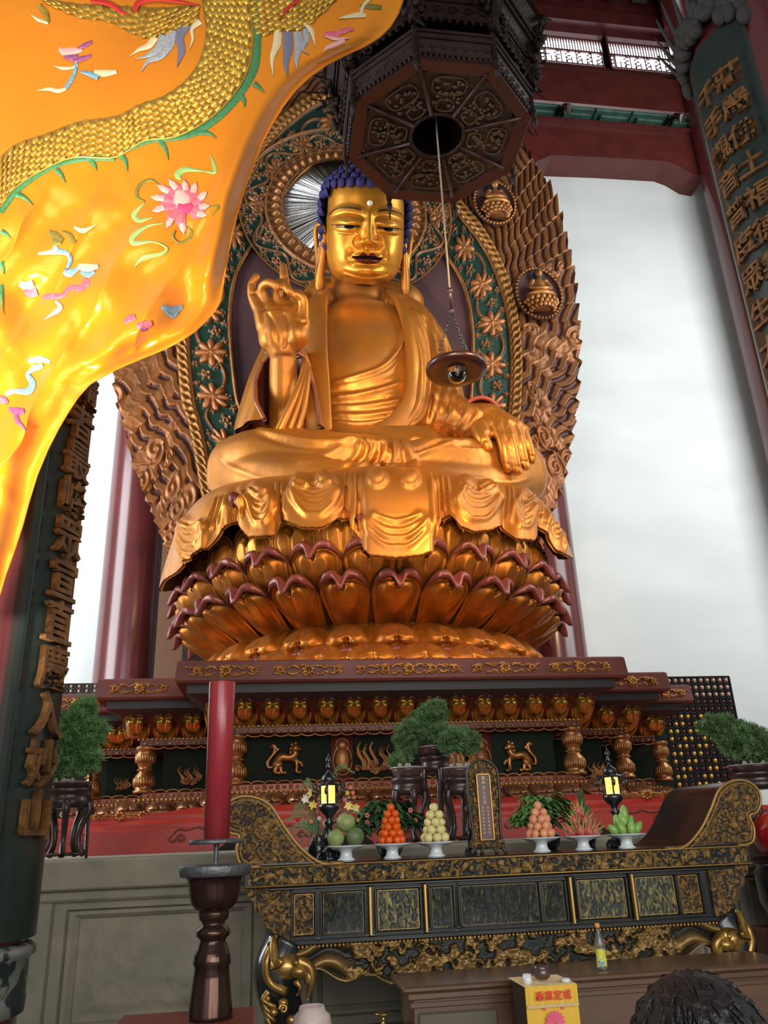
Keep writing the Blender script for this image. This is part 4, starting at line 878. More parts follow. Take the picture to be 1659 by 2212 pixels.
tier('lower_petal', (2.78, 4.34), (3.36, 3.80), .44, .08, .5, 9, cb=.02, lip=.025, down=True, lipdrop=-.04)
# ================================================= stepped altar plinth
pl = empty('altar_plinth', (0, 0, 1.5), 'stepped red and gold carved altar plinth carrying the lotus throne', 'altar')
def outline(o):
    """front outline of the stepped plan, inset by o"""
    return [(-5.2+o, 3.08), (-5.2+o, -1.6+o), (-4.2+o, -1.6+o), (-4.2+o, -2.8+o), (-3.0+o, -2.8+o), (-3.0+o, -4.0+o), (3.0-o, -4.0+o), (3.0-o, -2.8+o), (4.2-o, -2.8+o), (4.2-o, -1.6+o), (5.2-o, -1.6+o), (5.2-o, 3.08)]
def layer(name, prof, m, smooth=False):
    """prof: (inset, z) swept round the stepped plan"""
    mb = MB(); P = np.array([[(x, y, z) for x, y in outline(o)] for o, z in prof]); mb.grid(P[:, ::-1])
    top = P[-1]; bot = P[0]; mb.add(top, [list(range(12))]); mb.add(bot, [list(range(12))[::-1]]); return mb.build(name, m, pl, smooth)
layer('top_slab', [(.0, 3.47), (-.02, 3.5), (.0, 3.74), (.03, 3.76)], mat('slab_red_brown', (.17, .035, .022), .4, 0, col2=(.13, .028, .018), scale=2))
layer('black_band', [(.30, 3.28), (.12, 3.36), (.12, 3.47)], mat('dark_band', (.03, .022, .02), .5))  # black band under the slab, dark by its own colour
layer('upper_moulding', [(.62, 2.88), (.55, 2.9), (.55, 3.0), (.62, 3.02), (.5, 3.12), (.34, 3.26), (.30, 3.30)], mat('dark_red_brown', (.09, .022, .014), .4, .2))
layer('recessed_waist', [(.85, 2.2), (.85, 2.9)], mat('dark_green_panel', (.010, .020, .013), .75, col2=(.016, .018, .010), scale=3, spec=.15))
for sx_ in (-1, 1): MB().box((min(sx_*4.3, sx_*5.1), -.70, 2.0), (max(sx_*4.3, sx_*5.1), 3.05, 3.4)).build('side_return', bpy.data.materials['dark_green_panel'], pl, False)
layer('lower_moulding', [(.35, 1.98), (.42, 2.06), (.55, 2.12), (.55, 2.16), (.62, 2.18), (.62, 2.26), (.7, 2.28)], mat('brown_red_gilt', (.24, .06, .03), .38, .35))
layer('red_base', [(-.75, 1.5), (-.75, 1.74), (-.62, 1.76), (-.62, 1.80), (-.28, 1.86), (-.28, 1.90), (.22, 1.99), (.35, 1.99)], REDM)
PG = [mat('altar_petal_gold', (.56, .36, .075), .28, .85, col2=(.10, .035, .012), scale=7, bump=.15, bscale=20, mixlo=.42, mixhi=.66), mat('petal_edge_brown', (.10, .03, .018), .4, .4)]
PG2 = [mat('worn_petal_gold', (.42, .20, .09), .3, .65, col2=(.20, .07, .035), scale=6, bump=.15, bscale=20), mat('petal_edge_rose_brown', (.22, .08, .05), .35, .4)]
SEG = [(-3.0, 3.0, -4.0, 15), (-4.2, -3.0, -2.8, 3), (3.0, 4.2, -2.8, 3), (-5.2, -4.2, -1.6, 2), (4.2, 5.2, -1.6, 2)]
protoU = petal_mesh('petal', (.0, 3.00), (.27, 3.30), .20, .10, cb=-.03, lip=.018, lipdrop=.0, mats=PG, flatY=0, parent=pl, lobes=1.2)
protoL = petal_mesh('petal', (.0, 2.17), (.26, 1.99), .20, .07, cb=.06, lip=.015, down=True, lipdrop=-.01, mats=PG2, flatY=0, parent=pl)
for pr, ins, zc in ((protoU, .56, 3.15), (protoL, .58, 2.08)):
    pr.data.transform(Matrix.Translation((0, 0, -1.5))); pr.matrix_parent_inverse = Matrix.Identity(4); first = True
    for x0, x1, y, n in SEG:
        a0 = x0+(.32 if x0 < -2.9 else -.32 if x0 >= 3 else 0); a1 = x1+(-.32 if x1 > 2.9 else .32 if x1 <= -3 else 0)
        if n < 10: a0, a1 = (x0+.30, x1+.30) if x0 < 0 else (x0-.30, x1-.30)
        for i in range(n):
            if first: q = pr; first = False
            else: q = pr.copy(); COL.objects.link(q); q.parent = pl
            q.location = (lerp(a0, a1, (i+.5)/n), y+ins, 0)
            wd = (a1-a0)/n/.40; q.scale = (wd, 1, 1)
# strings of beads and small frieze of rosettes
GBEAD = mat('bead_gold', (.5, .26, .07), .3, .7)
for nm, z, ins, rr in (('bead_string', 2.985, .535, .022), ('bead_string', 2.165, .535, .022)):
    for x0, x1, y, n in SEG:
        b = MB(); a0, a1 = (x0+ins, x1-ins) if n > 10 else ((x0+ins, x1+ins) if x0 < 0 else (x0-ins, x1-ins))
        b.tube([(a0, y+ins+.01, z), (a1, y+ins+.01, z)], .008, 5)
        for x in np.arange(a0, a1, .062): b.ball((x, y+ins, z), rr, 7, 4)
        b.build(nm, GBEAD, pl)
FRZ = carved_mat('frieze_carving', (.42, .18, .06), (.07, .018, .012), 9, .47, .56, .4, .55, .04)
for z0, z1, ins in ((2.885, 2.965, .545), (2.185, 2.265, .61)):
    for x0, x1, y, n in SEG:
        b = MB(); a0, a1 = (x0+ins, x1-ins) if n > 10 else ((x0+ins, x1+ins) if x0 < 0 else (x0-ins, x1-ins))
        k = max(1, int((a1-a0)/.17)); w_ = (a1-a0)/k
        for i in range(k):
            xc = a0+w_*(i+.5); ph = [(xc+w_*.5*math.cos(t), y+ins-.015, (z0 if z0 > 2.5 else z1)+(-1 if z0 > 2.5 else 1)*.035*abs(math.sin(t))) for t in np.linspace(PI, 0, 9)]
            b.tube(ph, .010, 5); b.ball((xc, y+ins-.012, (z0+z1)/2), (.028, .015, .02), 8, 5)
            for q in range(4): b.ball((xc+w_*.5+.020*math.cos(q*PI/2+PI/4), y+ins-.012, (z0+z1)/2+.020*math.sin(q*PI/2+PI/4)), (.016, .012, .012), 6, 4)
        b.build('rosette_frieze', GOLDD, pl)
SPRG = mat('spray_gold', (.52, .235, .06), .36, .6, col2=(.30, .12, .035), scale=9)
def spray(xc, y, z, W, H, name='carved_spray', m=None, seed=0):
    g = np.random.default_rng(seed); b = MB(); n = max(3, int(W/.16)|1)
    for i in range(n):
        x = xc-W/2+W*(i+.5)/n; k = 1-.45*abs(2*(i+.5)/n-1)
        if i % 2 == 0:
            for p in range(7):
                a = 2*PI*p/7+i; b.ball((x+.048*k*math.cos(a), y-.03, z+.042*k*math.sin(a)), (.032*k, .03, .030*k), 7, 5)
            b.ball((x, y-.035, z), .018*k, 8, 5)
        for s_ in (-1, 1):
            t = np.linspace(0, 1, 10); ph = g.uniform(0, 6)
            pts = [(x+W/n*(.9*q-.45), y-.015-.008*math.sin(q*3), z+s_*H*.5*k*(.25+.55*abs(math.sin(q*PI+ph*.2)))) for q in t]
            b.tube(pts, .020*(1-.5*t), 5)
            for q in range(2):
                c = (x+g.uniform(-.08, .08), z+s_*H*.33*k); r0 = g.uniform(.018, .03)
                b.tube([(c[0]+r0*(1-.1*j)*math.cos(j*.9)*1, y-.02, c[1]+r0*(1-.1*j)*math.sin(j*.9)) for j in range(9)], np.linspace(.011, .006, 9), 5)
                b.ball((c[0]+g.uniform(-.05, .05), y-.018, c[1]+s_*.015), (.022, .012, .014), 6, 4)
    return b.build(name, m or SPRG, pl)
for k, (x0, x1) in enumerate(((410, 565), (590, 742), (768, 997), (1018, 1163), (1185, 1322))):
    a = at(x0, 1441, Y=-4.02); c = at(x1, 1441, Y=-4.02); spray((a[0]+c[0])/2, -4.0, 3.615, c[0]-a[0], .17, seed=k)
for xc, y, W in ((-3.62, -2.8, .82), (3.62, -2.8, .82), (-4.72, -1.6, .75), (4.72, -1.6, .75)): spray(xc, y, 3.615, W, .17, seed=int(xc*10)+99)
spray(-3.55, -3.15, 1.94, 1.0, .05); spray(2.9, -4.25, 1.94, .8, .05)
# raised scroll lines on the red base; black plates paint the shade of cutouts
CUT = mat('cutout_shade_black', (.015, .008, .006), .8); LINE = mat('scroll_edge_brown', (.22, .05, .03), .4, .3)
def scroll(xc, y, z, s):
    b = MB(); h = s*.40
    for sg in (-1, 1):
        sp_ = [(xc+sg*(.52*s-(.17-.030*t)*s*math.sin(t*1.0)), y, z+h*.25+(.17-.030*t)*s*.75*math.cos(t)) for t in np.linspace(0, 4.6, 26)][::-1]
        top = [(xc+sg*.80*s, y, z+h*.55), (xc+sg*.62*s, y, z+h*1.0), (xc+sg*.30*s, y, z+h*.95), (xc, y, z+h*1.15)]
        b.tube(cr([sp_[0], sp_[6], sp_[13], sp_[19], sp_[25], (xc+sg*.72*s, y, z+h*.1), (xc+sg*.88*s, y, z+h*.3)]+top, 60), .013, 6)
    b.build('scroll_relief', LINE, pl)
for xc, y, s in ((-3.9, -3.55, .34), (-2.6, -4.76, .34), (-1.6, -4.76, .3), (0, -4.76, .36), (1.2, -4.76, .34), (2.6, -4.76, .34), (3.9, -3.55, .34), (-4.9, -2.36, .3), (4.9, -2.36, .3)): scroll(xc, y, 1.60, s)
for xc, y in ((-3.3, -3.56), (-2.1, -4.77), (-.9, -4.77), (.6, -4.77), (1.9, -4.77), (3.4, -3.56)): MB().prism([(xc+.26*math.cos(t), y, 1.5+.11*abs(math.sin(t))*(1+.15*math.cos(6*t))) for t in np.linspace(0, PI, 18)], (0, .02, 0)).build('cutout_shade_plate', CUT, pl, False)
# gold baluster pillars in the waist
def pillar(x, y, s=1.0):
    z0, z1 = 2.26, 2.90; H = z1-z0; b = MB()
    pr = [(.13, 0), (.15, .02), (.15, .06), (.12, .08), (.135, .16), (.155, .26), (.13, .38), (.09, .45), (.085, .48), (.105, .50), (.085, .52), (.10, .58), (.145, .72), (.15, .82), (.11, .90), (.14, .92), (.15, .97), (.14, 1.0)]
    b.lathe([(r*s, z0+h*H) for r, h in pr], (x, y, 0), 24)
    for k in range(12):
        a = PI+PI*(k+.5)/12
        b.ball((x+.135*s*math.cos(a), y+.135*s*math.sin(a), z0+.24*H), (.025*s, .03*s, .11*H), 8, 6); b.ball((x+.128*s*math.cos(a), y+.128*s*math.sin(a), z0+.74*H), (.024*s, .03*s, .11*H), 8, 6)
    for k in range(22): a = 2*PI*k/22; b.ball((x+.10*s*math.cos(a), y+.10*s*math.sin(a), z0+.50*H), .014*s, 5, 4)
    return b.build('baluster_pillar', PIL, pl)
PIL = mat('pillar_gold', (.42, .20, .055), .34, .6, col2=(.25, .09, .03), scale=9, bump=.1, bscale=30)
for px, Y in ((509, -3.3), (1240, -3.3), (315, -2.1), (1347, -2.1), (203, -.95), (1428, -.95)): q = at(px, 1640, Y=Y); pillar(q[0], Y)
# relief animals and flames on the waist panels
LION = mat('lion_gold', (.52, .24, .06), .32, .7, col2=(.24, .09, .03), scale=8)
def lion(xc, y, z, s, f):
    b = MB(); P = lambda x, zz, d=0: (xc+f*x*s, y-.03-d*s, z+zz*s)
    b.tube(cr([P(-.20, -.02, .02), P(-.1, .09, .05), (P(.06, .07, .05)), P(.17, .12, .05), P(.2, .2, .05)], 16), np.linspace(.085, .07, 16)*s*1.1, 10)
    b.ball(P(-.19, -.05, .04), (.12*s, .06*s, .13*s), 12, 8); b.ball(P(.20, .26, .07), (.085*s, .06*s, .085*s), 12, 8); b.ball(P(.28, .24, .09), (.05*s, .04*s, .04*s), 8, 6)
    for x, zz in ((.12, .34), (.20, .37), (.10, .26), (.09, .18), (.15, .14)): b.ball(P(x, zz, .05), (.045*s, .04*s, .045*s), 8, 5)
    for pts in ([P(-.20, -.1, .05), P(-.24, -.22, .06), P(-.14, -.24, .08)], [P(-.12, -.1, .02), P(-.10, -.22, .03), P(-.02, -.24, .05)], [P(.20, .05, .05), P(.23, -.1, .06), P(.22, -.22, .06), P(.29, -.24, .08)], [P(.12, .03, .02), P(.30, -.04, .06), P(.34, -.10, .06)]):
        b.tube(cr(pts, 12), np.linspace(.05, .032, 12)*s, 8); b.ball(pts[-1], .04*s, 8, 5)
    b.tube(cr([P(-.27, -.10, .03), P(-.38, -.12, .03), (P(-.38, .02, .03)), P(-.28, .15, .03), P(-.24, .3, .03), P(-.30, .34, .03)], 18), np.linspace(.03, .045, 18)*s, 8)
    for k in range(4): b.tube(cr([P(-.28, .12+.03*k, .04), P(-.20+.02*k, .25, .05), P(-.26-.04*k, .36-.02*k, .05), P(-.33, .33, .05)], 10), np.linspace(.022, .008, 10)*s, 5)
    for cx_, cz_ in ((-.17, -.01), (.17, .04)): b.tube([P(cx_+.06*(1-j/16)*math.cos(j*.8), cz_+.06*(1-j/16)*math.sin(j*.8), .115) for j in range(15)], .012*s, 5)
    return b.build('lion_relief', LION, pl)
q = at(618, 1645, Y=-3.15); lion(q[0], -3.15, q[2], .62, 1); q = at(1118, 1640, Y=-3.15); lion(q[0], -3.15, q[2], .62, -1)
def flames(xc, y, z, s, seed):
    g = np.random.default_rng(seed); b = MB()
    for k in range(15):
        x = g.uniform(-.45, .45)*s; h = g.uniform(.25, .6)*s
        b.tube(cr([(xc+x*.7, y-.03, z-.2*s), (xc+x+.05, y-.05, z), (xc+x-.04*s, y-.04, z+h*.5), (xc+x+.04*s, y-.03, z+h*.8)], 12), np.linspace(.06, .01, 12)*s, 6)
    for k in range(9): 
        a = g.uniform(-.4, .4)*s; zc = z-g.uniform(.05, .28)*s; b.tube([(xc+a+.09*s*(1-j/16)*math.cos(j*.7), y-.06, zc+.09*s*(1-j/16)*math.sin(j*.7)) for j in range(15)], .022*s, 5); b.ball((xc+a, y-.05, zc), .06*s, 8, 5)
    return b.build('flame_relief', GOLDD, pl)
q = at(803, 1645, Y=-3.15); flames(q[0], -3.15, q[2], .55, 1); q = at(985, 1640, Y=-3.15); flames(q[0], -3.15, q[2], .5, 2)
q = at(410, 1680, Y=-1.95); flames(q[0], -1.95, q[2], .35, 3); q = at(1285, 1670, Y=-1.95); flames(q[0], -1.95, q[2], .35, 4); q = at(265, 1690, Y=-.75); flames(q[0], -.75, q[2]-.05, .25, 5)
for px in (739, 1040):
    q = at(px, 1640, Y=-3.15); b = MB(); x, z = q[0], q[2]
    b.cbox((x-.16, -3.18, 2.26), (x+.16, -3.10, 2.9), .02, 1)
    b.ball((x, -3.2, z-.02), (.10, .05, .16), 14, 10); b.ball((x, -3.2, z+.18), (.065, .04, .065), 12, 8); b.tube([(x+.125*math.cos(t), -3.2, z-.02+.19*math.sin(t)) for t in np.linspace(0, 2*PI, 30)], .012, 5); b.tube([(x+.085*math.cos(t), -3.2, z+.18+.085*math.sin(t)) for t in np.linspace(0, 2*PI, 20)], .012, 5); b.build('gourd_medallion', [GOLDD, MAROON], pl)
# ================================================= stone platform in front
sp = empty('stone_platform', (0, -7.0, 0), 'grey green carved stone platform under the altar', 'platform')
b = MB(); b.cbox((-7.2, -7.0, 1.27), (7.2, 3.1, 1.5), .015); b.cbox((-7.1, -6.93, 1.18), (7.1, 3.05, 1.27), .02)
b.build('top_course', STONE, sp, False)
b = MB(); b.box((-7.0, -6.80, 0), (7.0, 3.0, 1.18))
b.build('body', STONE, sp, False)
f_ = -6.80; pxs = [at(x, 2050, Y=-6.88)[0] for x in (106, 575)]; PWd = pxs[1]-pxs[0]; zT = at(300, 1938, Y=-6.88)[2]; zB = .16
b = MB(); b.cbox((-6.95, -6.90, zT), (6.95, -6.79, 1.18), .012); b.cbox((-6.95, -6.90, 0), (6.95, -6.79, zB), .012); b.build('face_rails', STONE, sp, False)
pans = [(pxs[0]+k*(PWd+.26), pxs[1]+k*(PWd+.26)) for k in (-1, 0, 1, 2, 3)]
for x0, x1 in pans:
    MB().cbox((x0-.26, -6.90, zB), (x0, -6.79, zT), .012).build('pilaster', STONE, sp, False)
    b = MB(); pf = [(0, .10), (.012, .065), (.10, .065), (.115, .03), (.125, .055), (.16, .055), (.20, .02), (.21, .0)]
    b.grid(np.array([[(x0+o, f_-d, zB+o*.7), (x1-o, f_-d, zB+o*.7), (x1-o, f_-d, zT-o*.7), (x0+o, f_-d, zT-o*.7)] for o, d in pf])[::-1], cv=True); b.build('panel_moulding', STONE, sp, False)
X0_, X1_, W0_, W1_ = pxs[0]+.23, pxs[1]-.23, zB+.18, zT-.16
n, m = 240, 110; X_, Z_ = np.meshgrid(np.linspace(X0_, X1_, n), np.linspace(W0_, W1_, m), indexing='ij'); h = .05*vnoise(X_*1, Z_, 5, 9, 4)+.05*np.exp(-(((X_+2.55)/.22)**2+((Z_-.62)/.14)**2))
mobj('worn_relief', np.stack([X_, f_-.0-h*sm(0, .15, np.minimum(np.minimum(X_-X0_, X1_-X_), np.minimum(Z_-W0_, W1_-Z_)*1.6)), Z_], -1).reshape(-1, 3), gridF(n, m), STONE, sp)
# ================================================= tiered wall of little votive niches beside the plinth
def niche_tower(x0, x1, y, z0, z1, label, nx, nz):
    t = empty('votive_light_tower', ((x0+x1)/2, y, z0), label, 'light tower')
    b = MB().cbox((x0, y, z0), (x1, y+.07, z1), .02); b.build('dark_frame', mat('tower_frame', (.035, .012, .01), .4), t, False)
    dk = MB(); dx = (x1-x0)/nx; dz = (z1-z0)/nz
    for i in range(nx+1): b2 = x0+i*dx; dk.box((b2-.012, y-.05, z0), (b2+.012, y, z1))
    for j in range(nz+1): dk.box((x0, y-.05, z0+j*dz-.012), (x1, y, z0+j*dz+.012))
    dk.build('grid_bars', BLACKL, t, False); pr_ = {}; rad = min(dx, dz)*.36; cnt = 0
    for i in range(nx):
        for j in range(nz):
            c = (x0+(i+.5)*dx, y-.02, z0+(j+.5)*dz); rowt = nz-1-j; px_, py_ = proj(np.array(c))
            nm = 'niche_figure' if rowt < 3 else 'lit_niche_figure' if 5 <= rowt and (i*7+j*3) % 10 < 6 and i < nx*.62 else None
            if nm is None or cnt >= 98 or not (100 < px_ < 1590 and 1440 < py_ < 1720) or (x1 < 0 and (px_ > 216 or nm[0] == 'l')): dk2.ball(c, (rad*.8, .02, rad*.8), 7, 4); continue
            cnt += 1
            if nm not in pr_:
                o = MB().ball((0, 0, 0), (rad, .03, rad), 9, 6).build(nm, NPK if nm[0] == 'n' else NGD, t); pr_[nm] = o
            else: o = pr_[nm].copy(); COL.objects.link(o); o.parent = t
            o.matrix_parent_inverse = pr_[nm].matrix_parent_inverse.copy(); o.location = c
    return t
NPK = mat('pink_gold_niche', (.42, .24, .18), .4, .3); NGD = mat('gold_niche', (.62, .34, .05), .35, .5)
dk2 = MB()  # maroon balls paint the shade in niches that are not lit
q0 = at(1410, 1700, Y=-1.0); q1 = at(1572, 1462, Y=-1.0); z1 = q1[2]
q1 = at(1572, 1462, Y=-.1); z1 = q1[2]
niche_tower(5.28, q1[0], -.1, 1.5, z1, 'dark grid tower of gold and pink votive niches to the right of the plinth', 12, 20)
d_ = dk2.build('unlit_niches', mat('niche_shade_maroon', (.10, .015, .02), .5), bpy.data.objects['votive_light_tower']); d_['kind'] = 'stuff'
dk2 = MB(); q1 = at(214, 1480, Y=3.25)
t2 = niche_tower(-8.2, -4.4, 3.09, 0, at(170, 1478, Y=3.09)[2], 'votive niche tower with one row of pink niches showing left of the plinth', 24, 50)
dk2.build('unlit_niches', bpy.data.materials['niche_shade_maroon'], t2)['kind'] = 'stuff'
# ================================================= long black altar table
TY = -8.3
def tz(px, py, Y=TY): return at(px, py, Y=Y)[2]
def tx(px, py=1970, Y=TY): return at(px, py, Y=Y)[0]
TX0, TX1 = -1.99, 1.80; TOPZ = 1.43; TCX = (TX0+TX1)/2
tb = empty('altar_table', (TCX, TY, 0), 'long black lacquer altar table with gilt carving and upswept scroll ends', 'table')
CARV = carved_mat('gilt_carving_on_black', (.34, .19, .05), (.014, .016, .015), 17, .46, .58, .42, .5, .05)
CARV2 = carved_mat('gilt_scene_panels', (.26, .21, .08), (.018, .026, .022), 20, .46, .62, .4, .3, .02, stretch=(1.6, 1, .7))
CARV3 = carved_mat('dense_gilt_carving', (.30, .16, .04), (.025, .016, .010), 26, .44, .58, .45, .45, .03)
GLINE = mat('gold_line_paint', (.38, .22, .06), .4, .5)
b = MB(); b.cbox((TX0, TY, 1.285), (TX1, TY+1.0, TOPZ), .012); b.build('table_top', BLACKL, tb, False)
b = MB(); b.cbox((TX0+.03, TY-.012, 1.30), (TX1-.03, TY+.02, 1.412), .006); b.build('top_frieze', CARV, tb, False)
b = MB()
for z in (1.296, 1.417): b.tube([(TX0+.01, TY-.01, z), (TX1-.01, TY-.01, z)], .006, 6)
b.build('gold_edge_lines', GLINE, tb)
b = MB(); b.cbox((TX0+.2, TY+.06, .935), (TX1-.16, TY+.9, 1.285), .01); b.cbox((TX0+.17, TY+.02, 1.262), (TX1-.13, TY+.94, 1.286), .008); b.cbox((TX0+.17, TY+.02, .915), (TX1-.13, TY+.94, .952), .008); b.build('waist', BLACKL, tb, False)
GLASS = mat('panel_glass', (.9, .95, .95), .03, trans=1.0, ior=1.45)
for px0, px1, mt, gl in ((634, 680, CARV3, 0), (697, 788, CARV2, 1), (816, 909, CARV2, 0), (934, 982, CARV2, 1), (998, 1170, CARV2, 1), (1178, 1227, CARV2, 1), (1256, 1362, CARV2, 0), (1384, 1472, CARV2, 0), (1480, 1526, CARV3, 0)):
    x0, x1 = tx(px0), tx(px1); z0, z1 = .975, 1.24
    p = MB().cbox((x0, TY+.045, z0), (x1, TY+.07, z1), .004).build('scene_panel', mt, tb, False)
    fr_ = MB()
    for lo, hi in (((x0-.018, z0-.018), (x1+.018, z0)), ((x0-.018, z1), (x1+.018, z1+.018)), ((x0-.018, z0), (x0, z1)), ((x1, z0), (x1+.018, z1))): fr_.cbox((lo[0], TY+.02, lo[1]), (hi[0], TY+.07, hi[1]), .005)
    for lo, hi in (((x0+.006, z0+.006), (x1-.006, z0+.010)), ((x0+.006, z1-.010), (x1-.006, z1-.006)), ((x0+.006, z0+.006), (x0+.010, z1-.006)), ((x1-.010, z0+.006), (x1-.006, z1-.006))): fr_.box((lo[0], TY+.04, lo[1]), (hi[0], TY+.046, hi[1]), 1)
    fr_.build('panel_frame', [BLACKL, GLINE], p, False)
    if gl: MB().box((x0, TY+.030, z0), (x1, TY+.034, z1)).build('glass_pane', GLASS, p, False)
for px in (801, 921, 1240, 1376): x = tx(px); MB().cbox((x-.009, TY+.0, .955), (x+.009, TY+.04, 1.262), .004).build('gold_strip', mat('strip_gold', (.62, .36, .08), .35, .5), tb, False)
# shaped bracket ends under the top
for sg in (-1, 1):
    prof_ = [(0, 1.285), (0, 1.24), (.04, 1.20), (.05, 1.15), (.10, 1.12), (.12, 1.05), (.17, 1.02), (.20, .95), (.32, .95), (.32, 1.285)]
    xe = (TX0+.03) if sg < 0 else (TX1-.03); pl_ = [(xe-sg*x, TY+.03, z) for x, z in prof_]
    MB().prism(pl_[::-1] if sg < 0 else pl_, (0, .06, 0)).build('end_bracket', CARV3, tb, False)
# scroll ends
rp = [(1440, 1852), (1480, 1836), (1515, 1800), (1538, 1755), (1556, 1712), (1582, 1694), (1612, 1692), (1638, 1708), (1647, 1735), (1638, 1760), (1622, 1768), (1632, 1795), (1630, 1822), (1616, 1838), (1598, 1850)]
RP = [(at(x, y, Y=TY)[0], max(TOPZ-.004, at(x, y, Y=TY)[2]+.02)) for x, y in rp]
CQ = cr(RP, 60); CQ[:, 1] = np.maximum(CQ[:, 1], TOPZ-.01)
for sg in (1, -1):
    Q = CQ.copy() if sg > 0 else np.stack([2*TCX-CQ[:, 0]+.02, CQ[:, 1]], -1)
    def pr(y): return [(x, y, z) for x, z in (Q if sg > 0 else Q[::-1])]
    sc = MB().prism(pr(TY+.02)[::-1], (0, .9, 0)).build('scroll_end', [BLACKL], tb, False)
    cx_, cz_ = Q[:, 0].mean()+.03*sg, Q[:, 1].mean()-.0
    Qc = np.vstack([Q, np.linspace(Q[-1], Q[0], 12)[1:-1]]); tg = np.roll(Qc, -1, 0)-np.roll(Qc, 1, 0); tg /= np.linalg.norm(tg, axis=1)[:, None]+1e-9; ar = (Qc[:, 0]*np.roll(Qc[:, 1], -1)-np.roll(Qc[:, 0], -1)*Qc[:, 1]).sum(); inn = np.stack([-tg[:, 1], tg[:, 0]], -1)*np.sign(ar); Qi = Qc+inn*.013
    ins = [(x, TY+.008, z) for x, z in (Qi if sg > 0 else Qi[::-1])]
    MB().prism(ins[::-1], (0, .02, 0)).build('carved_face', CARV3, sc, False)
    MB().tube([(x, TY+.012, z) for x, z in Q], .011, 6).build('gold_rim', GLINE, sc)
    MB().tube([(x, TY+.004, z) for x, z in (Qc+inn*.026)[3:60]], .004, 5).build('inner_line', GLINE, sc)
# pierced carved apron
n, m = 520, 60
xs_ = np.linspace(TX0+.22, TX1-.20, n); s_ = (xs_-xs_[0])/(xs_[-1]-xs_[0])
low = .70-.045*np.abs(np.sin(s_*PI*5))+.10*np.exp(-((s_-.09)/.055)**2)+.10*np.exp(-((s_-.91)/.055)**2)-.02*np.sin(s_*60)
Z0 = low[:, None]; tt = np.linspace(0, 1, m)[None]; ZZ_ = Z0+(.915-Z0)*tt; XX_ = np.broadcast_to(xs_[:, None], (n, m))
nz = vnoise(XX_, ZZ_, 19, 21, 3); nz2 = vnoise(XX_, ZZ_, 44, 5, 2); fig = sm(.43, .53, nz); 
ray = 0
for xc, sg in ((TX0+.28, 1), (TX1-.26, -1)):
    dx = (XX_-xc)*sg; w_ = sm(.55, .35, dx)*(dx > 0); ph = (ZZ_-.70)*70+np.sin(dx*16)*1.5+dx*8*(.8-ZZ_)*10
    fig = fig*(1-w_)+w_*(.5+.5*np.cos(ph)); nz2 = nz2*(1-w_)+w_*.6
edge = sm(.10, .04, tt)*np.ones((n, 1)); fig = np.maximum(fig, edge)
h = .045*fig*(.5+nz2); c = np.array([.014, .017, .016])+(np.array([.32, .19, .06])*(.4+.9*nz2)[..., None]-np.array([.014, .017, .016]))*(fig**1.2)[..., None]
V = np.stack([XX_, TY+.05-h, ZZ_], -1).reshape(-1, 3); V2 = np.stack([XX_, TY+.12+0*h, ZZ_], -1).reshape(-1, 3); F = gridF(n, m)
mobj('carved_apron', np.vstack([V, V2]), np.vstack([F, F[:, ::-1]+len(V)]), RELIEF, tb, True, np.vstack([c.reshape(-1, 3), c.reshape(-1, 3)]))
b = MB()
for x in np.arange(TX0+.24, TX1-.2, .028): b.ball((x, TY+.02, .908), (.011, .012, .013), 6, 4)
b.build('bead_row', GBEAD, tb)
# legs with gilded lion masks
LM = mat('mask_gold', (.56, .34, .09), .3, .7, col2=(.22, .11, .03), scale=12)
for sg in (-1, 1):
    x = TX0+.30 if sg < 0 else TX1-.28
    lg = MB(); lg.tube(cr([(x, TY+.14, .92), (x-sg*-.06, TY+.10, .78), (x-sg*-.04, TY+.12, .6), (x-sg*.03, TY+.16, .4), (x-sg*.02, TY+.16, .2), (x+sg*.06, TY+.10, .05), (x+sg*.08, TY+.08, .0)], 30), np.interp(np.linspace(0, 1, 30), [0, .2, .6, .9, 1], [.15, .16, .10, .08, .09]), 12)
    leg = lg.build('leg', BLACKL, tb)
    k = MB(); X = x+sg*.02; P = lambda a, z, d: (X+sg*a, TY-d, z)
    k.ball(P(-.02, .80, -.02), (.115, .10, .09), 16, 10); k.ball(P(-.10, .775, .04), (.07, .07, .05), 12, 8); k.ball(P(-.17, .74, .05), (.04, .05, .06), 10, 8)
    k.tube(cr([P(-.10, .83, .05), P(-.17, .80, .07), P(-.19, .72, .07), P(-.17, .65, .05), P(-.16, .61, .04)], 14), np.linspace(.045, .010, 14), 8)
    k.tube(cr([P(-.08, .72, .07), P(-.11, .68, .08), P(-.09, .64, .07)], 8), np.linspace(.025, .008, 8), 7)
    k.tube(cr([P(.08, .92, .0), P(.11, .85, .03), P(.11, .76, .03), (P(.07, .70, .03)), P(-.02, .66, .06)], 14), np.linspace(.03, .03, 14), 8)
    k.tube(cr([P(.05, .80, .08), P(.07, .95, .02), P(.05, .985, .0)], 8), np.linspace(.04, .01, 8), 7)
    for q in range(6): k.tube(cr([P(.10, .66-.03*q, .02), P(.13-.01*q, .62-.035*q, .05), P(.05+.02*(q % 2), .58-.04*q, .07)], 8), np.linspace(.022, .014, 8), 6); k.ball(P(.07*math.sin(q*2), .60-.05*q, .06), (.035, .03, .03), 8, 6)
    k.ball(P(.02, .84, .09), .022, 8, 6, 0); k.ball(P(-.08, .83, .09), .020, 8, 6)
    k.tube([P(.0+.03*(1-j/12)*math.cos(j*.9), .57+.03*(1-j/12)*math.sin(j*.9), .09) for j in range(11)], .010, 5)
    k.build('lion_mask', LM, leg)
